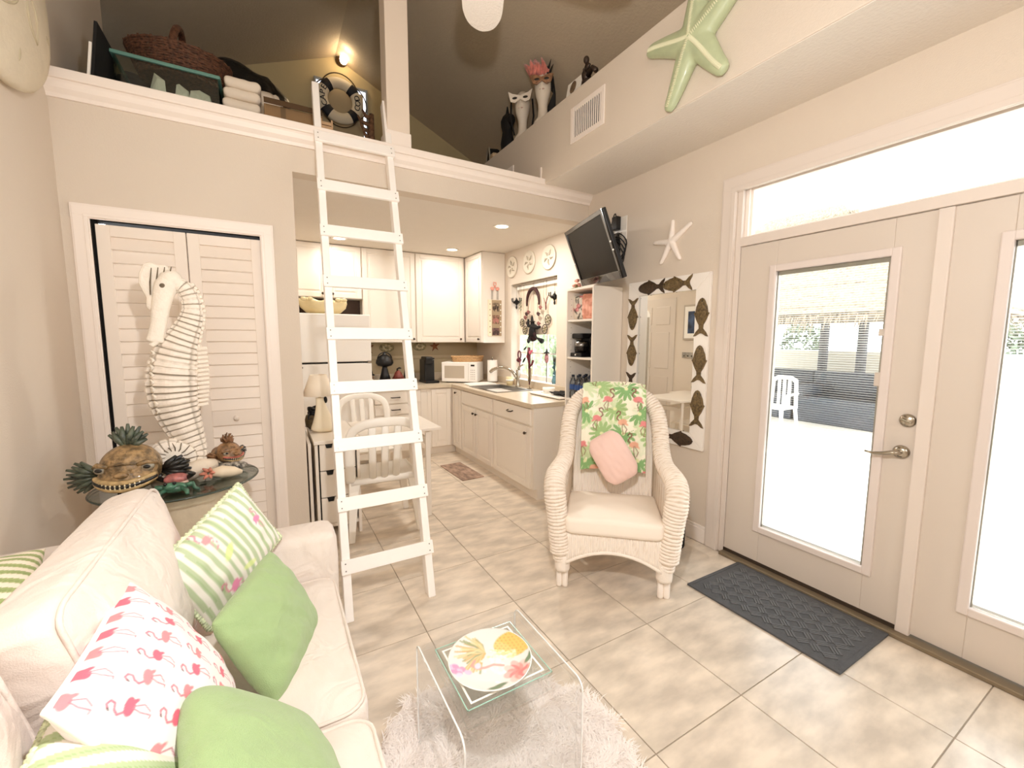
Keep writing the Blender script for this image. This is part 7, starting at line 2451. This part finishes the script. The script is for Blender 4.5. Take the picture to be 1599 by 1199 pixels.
for k, (y, lab) in enumerate(((5.6, 'dark shrub behind the left end of the outdoor sofa'), (2.2, 'dark shrub behind the right end of the outdoor sofa'))):
    t = thing('patio_shrub', lab, 'shrub', (11.6, y, -.06))
    r = np.random.default_rng(90 + k)
    vs, fs = [], []
    for q in range(900):
        d = Vector(r.normal(0, 1, 3)).normalized()
        p = Vector((11.6, y, 1.0)) + Vector((d.x * .45, d.y * .5, d.z * 1.0)) * r.uniform(.5, 1) ** .5
        e, g = Vector(r.normal(0, 1, 3)).normalized() * .10, Vector(r.normal(0, 1, 3)).normalized() * .04
        o = len(vs)
        vs += [p - e, p + g, p + e, p - g]
        fs.append((o, o + 1, o + 2, o + 3))
    mb = MB()
    mb.v, mb.f = vs, fs
    obj('leaves', mb, mat('shrub_green', '5E6A58', .8, var=.3, scale=8), t, kind='stuff', recalc=False)
    obj('stem', MB().tube([(11.6, y, -.06), (11.6, y, .9)], [.04, .02], 8), POST, t)
t = thing('patio_chair', 'white plastic chair standing on the patio outside the glass door', 'chair', (7.15, 3.78, -.06))
x, y = 7.15, 3.78
obj('seat', MB().box(x - .23, x + .23, y - .23, y + .23, .34, .37), PLASTIC, t, bevel=.01)
obj('back', MB().prism([(-.22, .34), (-.20, .80), (-.1, .86), (.1, .86), (.20, .80), (.22, .34), (.17, .34), (.15, .76), (.08, .80), (-.08, .80), (-.15, .76), (-.17, .34)], .03, (x + .22, y, 0), ((0, 1, 0), (0, 0, 1), (1, 0, 0))), PLASTIC, t, bevel=.006)
for k in (-1, 0, 1):
    obj('back_slat', MB().box(x + .22, x + .245, y + k * .08 - .02, y + k * .08 + .02, .36, .81), PLASTIC, t)
for sx in (-1, 1):
    for sy in (-1, 1):
        obj('leg', MB().tube([(x + sx * .20, y + sy * .20, .35), (x + sx * .24, y + sy * .24, -.06)], [.03, .022], 8), PLASTIC, t)
    obj('arm', MB().tube([(x + .22, y + sx * .22, .58), (x - .15, y + sx * .25, .57), (x - .22, y + sx * .24, .36)], .022, 8), PLASTIC, t, smooth=True)
HEDGE = mat('hedge_green', 'B9C8A8', .9, var=.4, scale=12, bump=.8, bscale=10)
t = thing('hedge', 'clipped green hedge outside beyond the kitchen window', 'hedge', (6.4, 9.5, -.06))
vs, fs = [], []
R4 = np.random.default_rng(44)
for k in range(5200):
    p = Vector((R4.uniform(5.9, 6.9), R4.uniform(7.2, 12.8), R4.uniform(-.05, 1.9)))
    d = Vector(R4.normal(0, 1, 3)).normalized() * .09
    e = Vector(R4.normal(0, 1, 3)).normalized() * .035
    o = len(vs)
    vs += [p - d, p + e, p + d, p - e]
    fs.append((o, o + 1, o + 2, o + 3))
mb = MB()
mb.v, mb.f = vs, fs
obj('leaves', mb, HEDGE, t, kind='stuff', recalc=False)
obj('core', MB().box(6.05, 6.75, 7.3, 12.7, -.06, 1.75), mat('hedge_core', '8E9C7C', .95, var=.3), t)
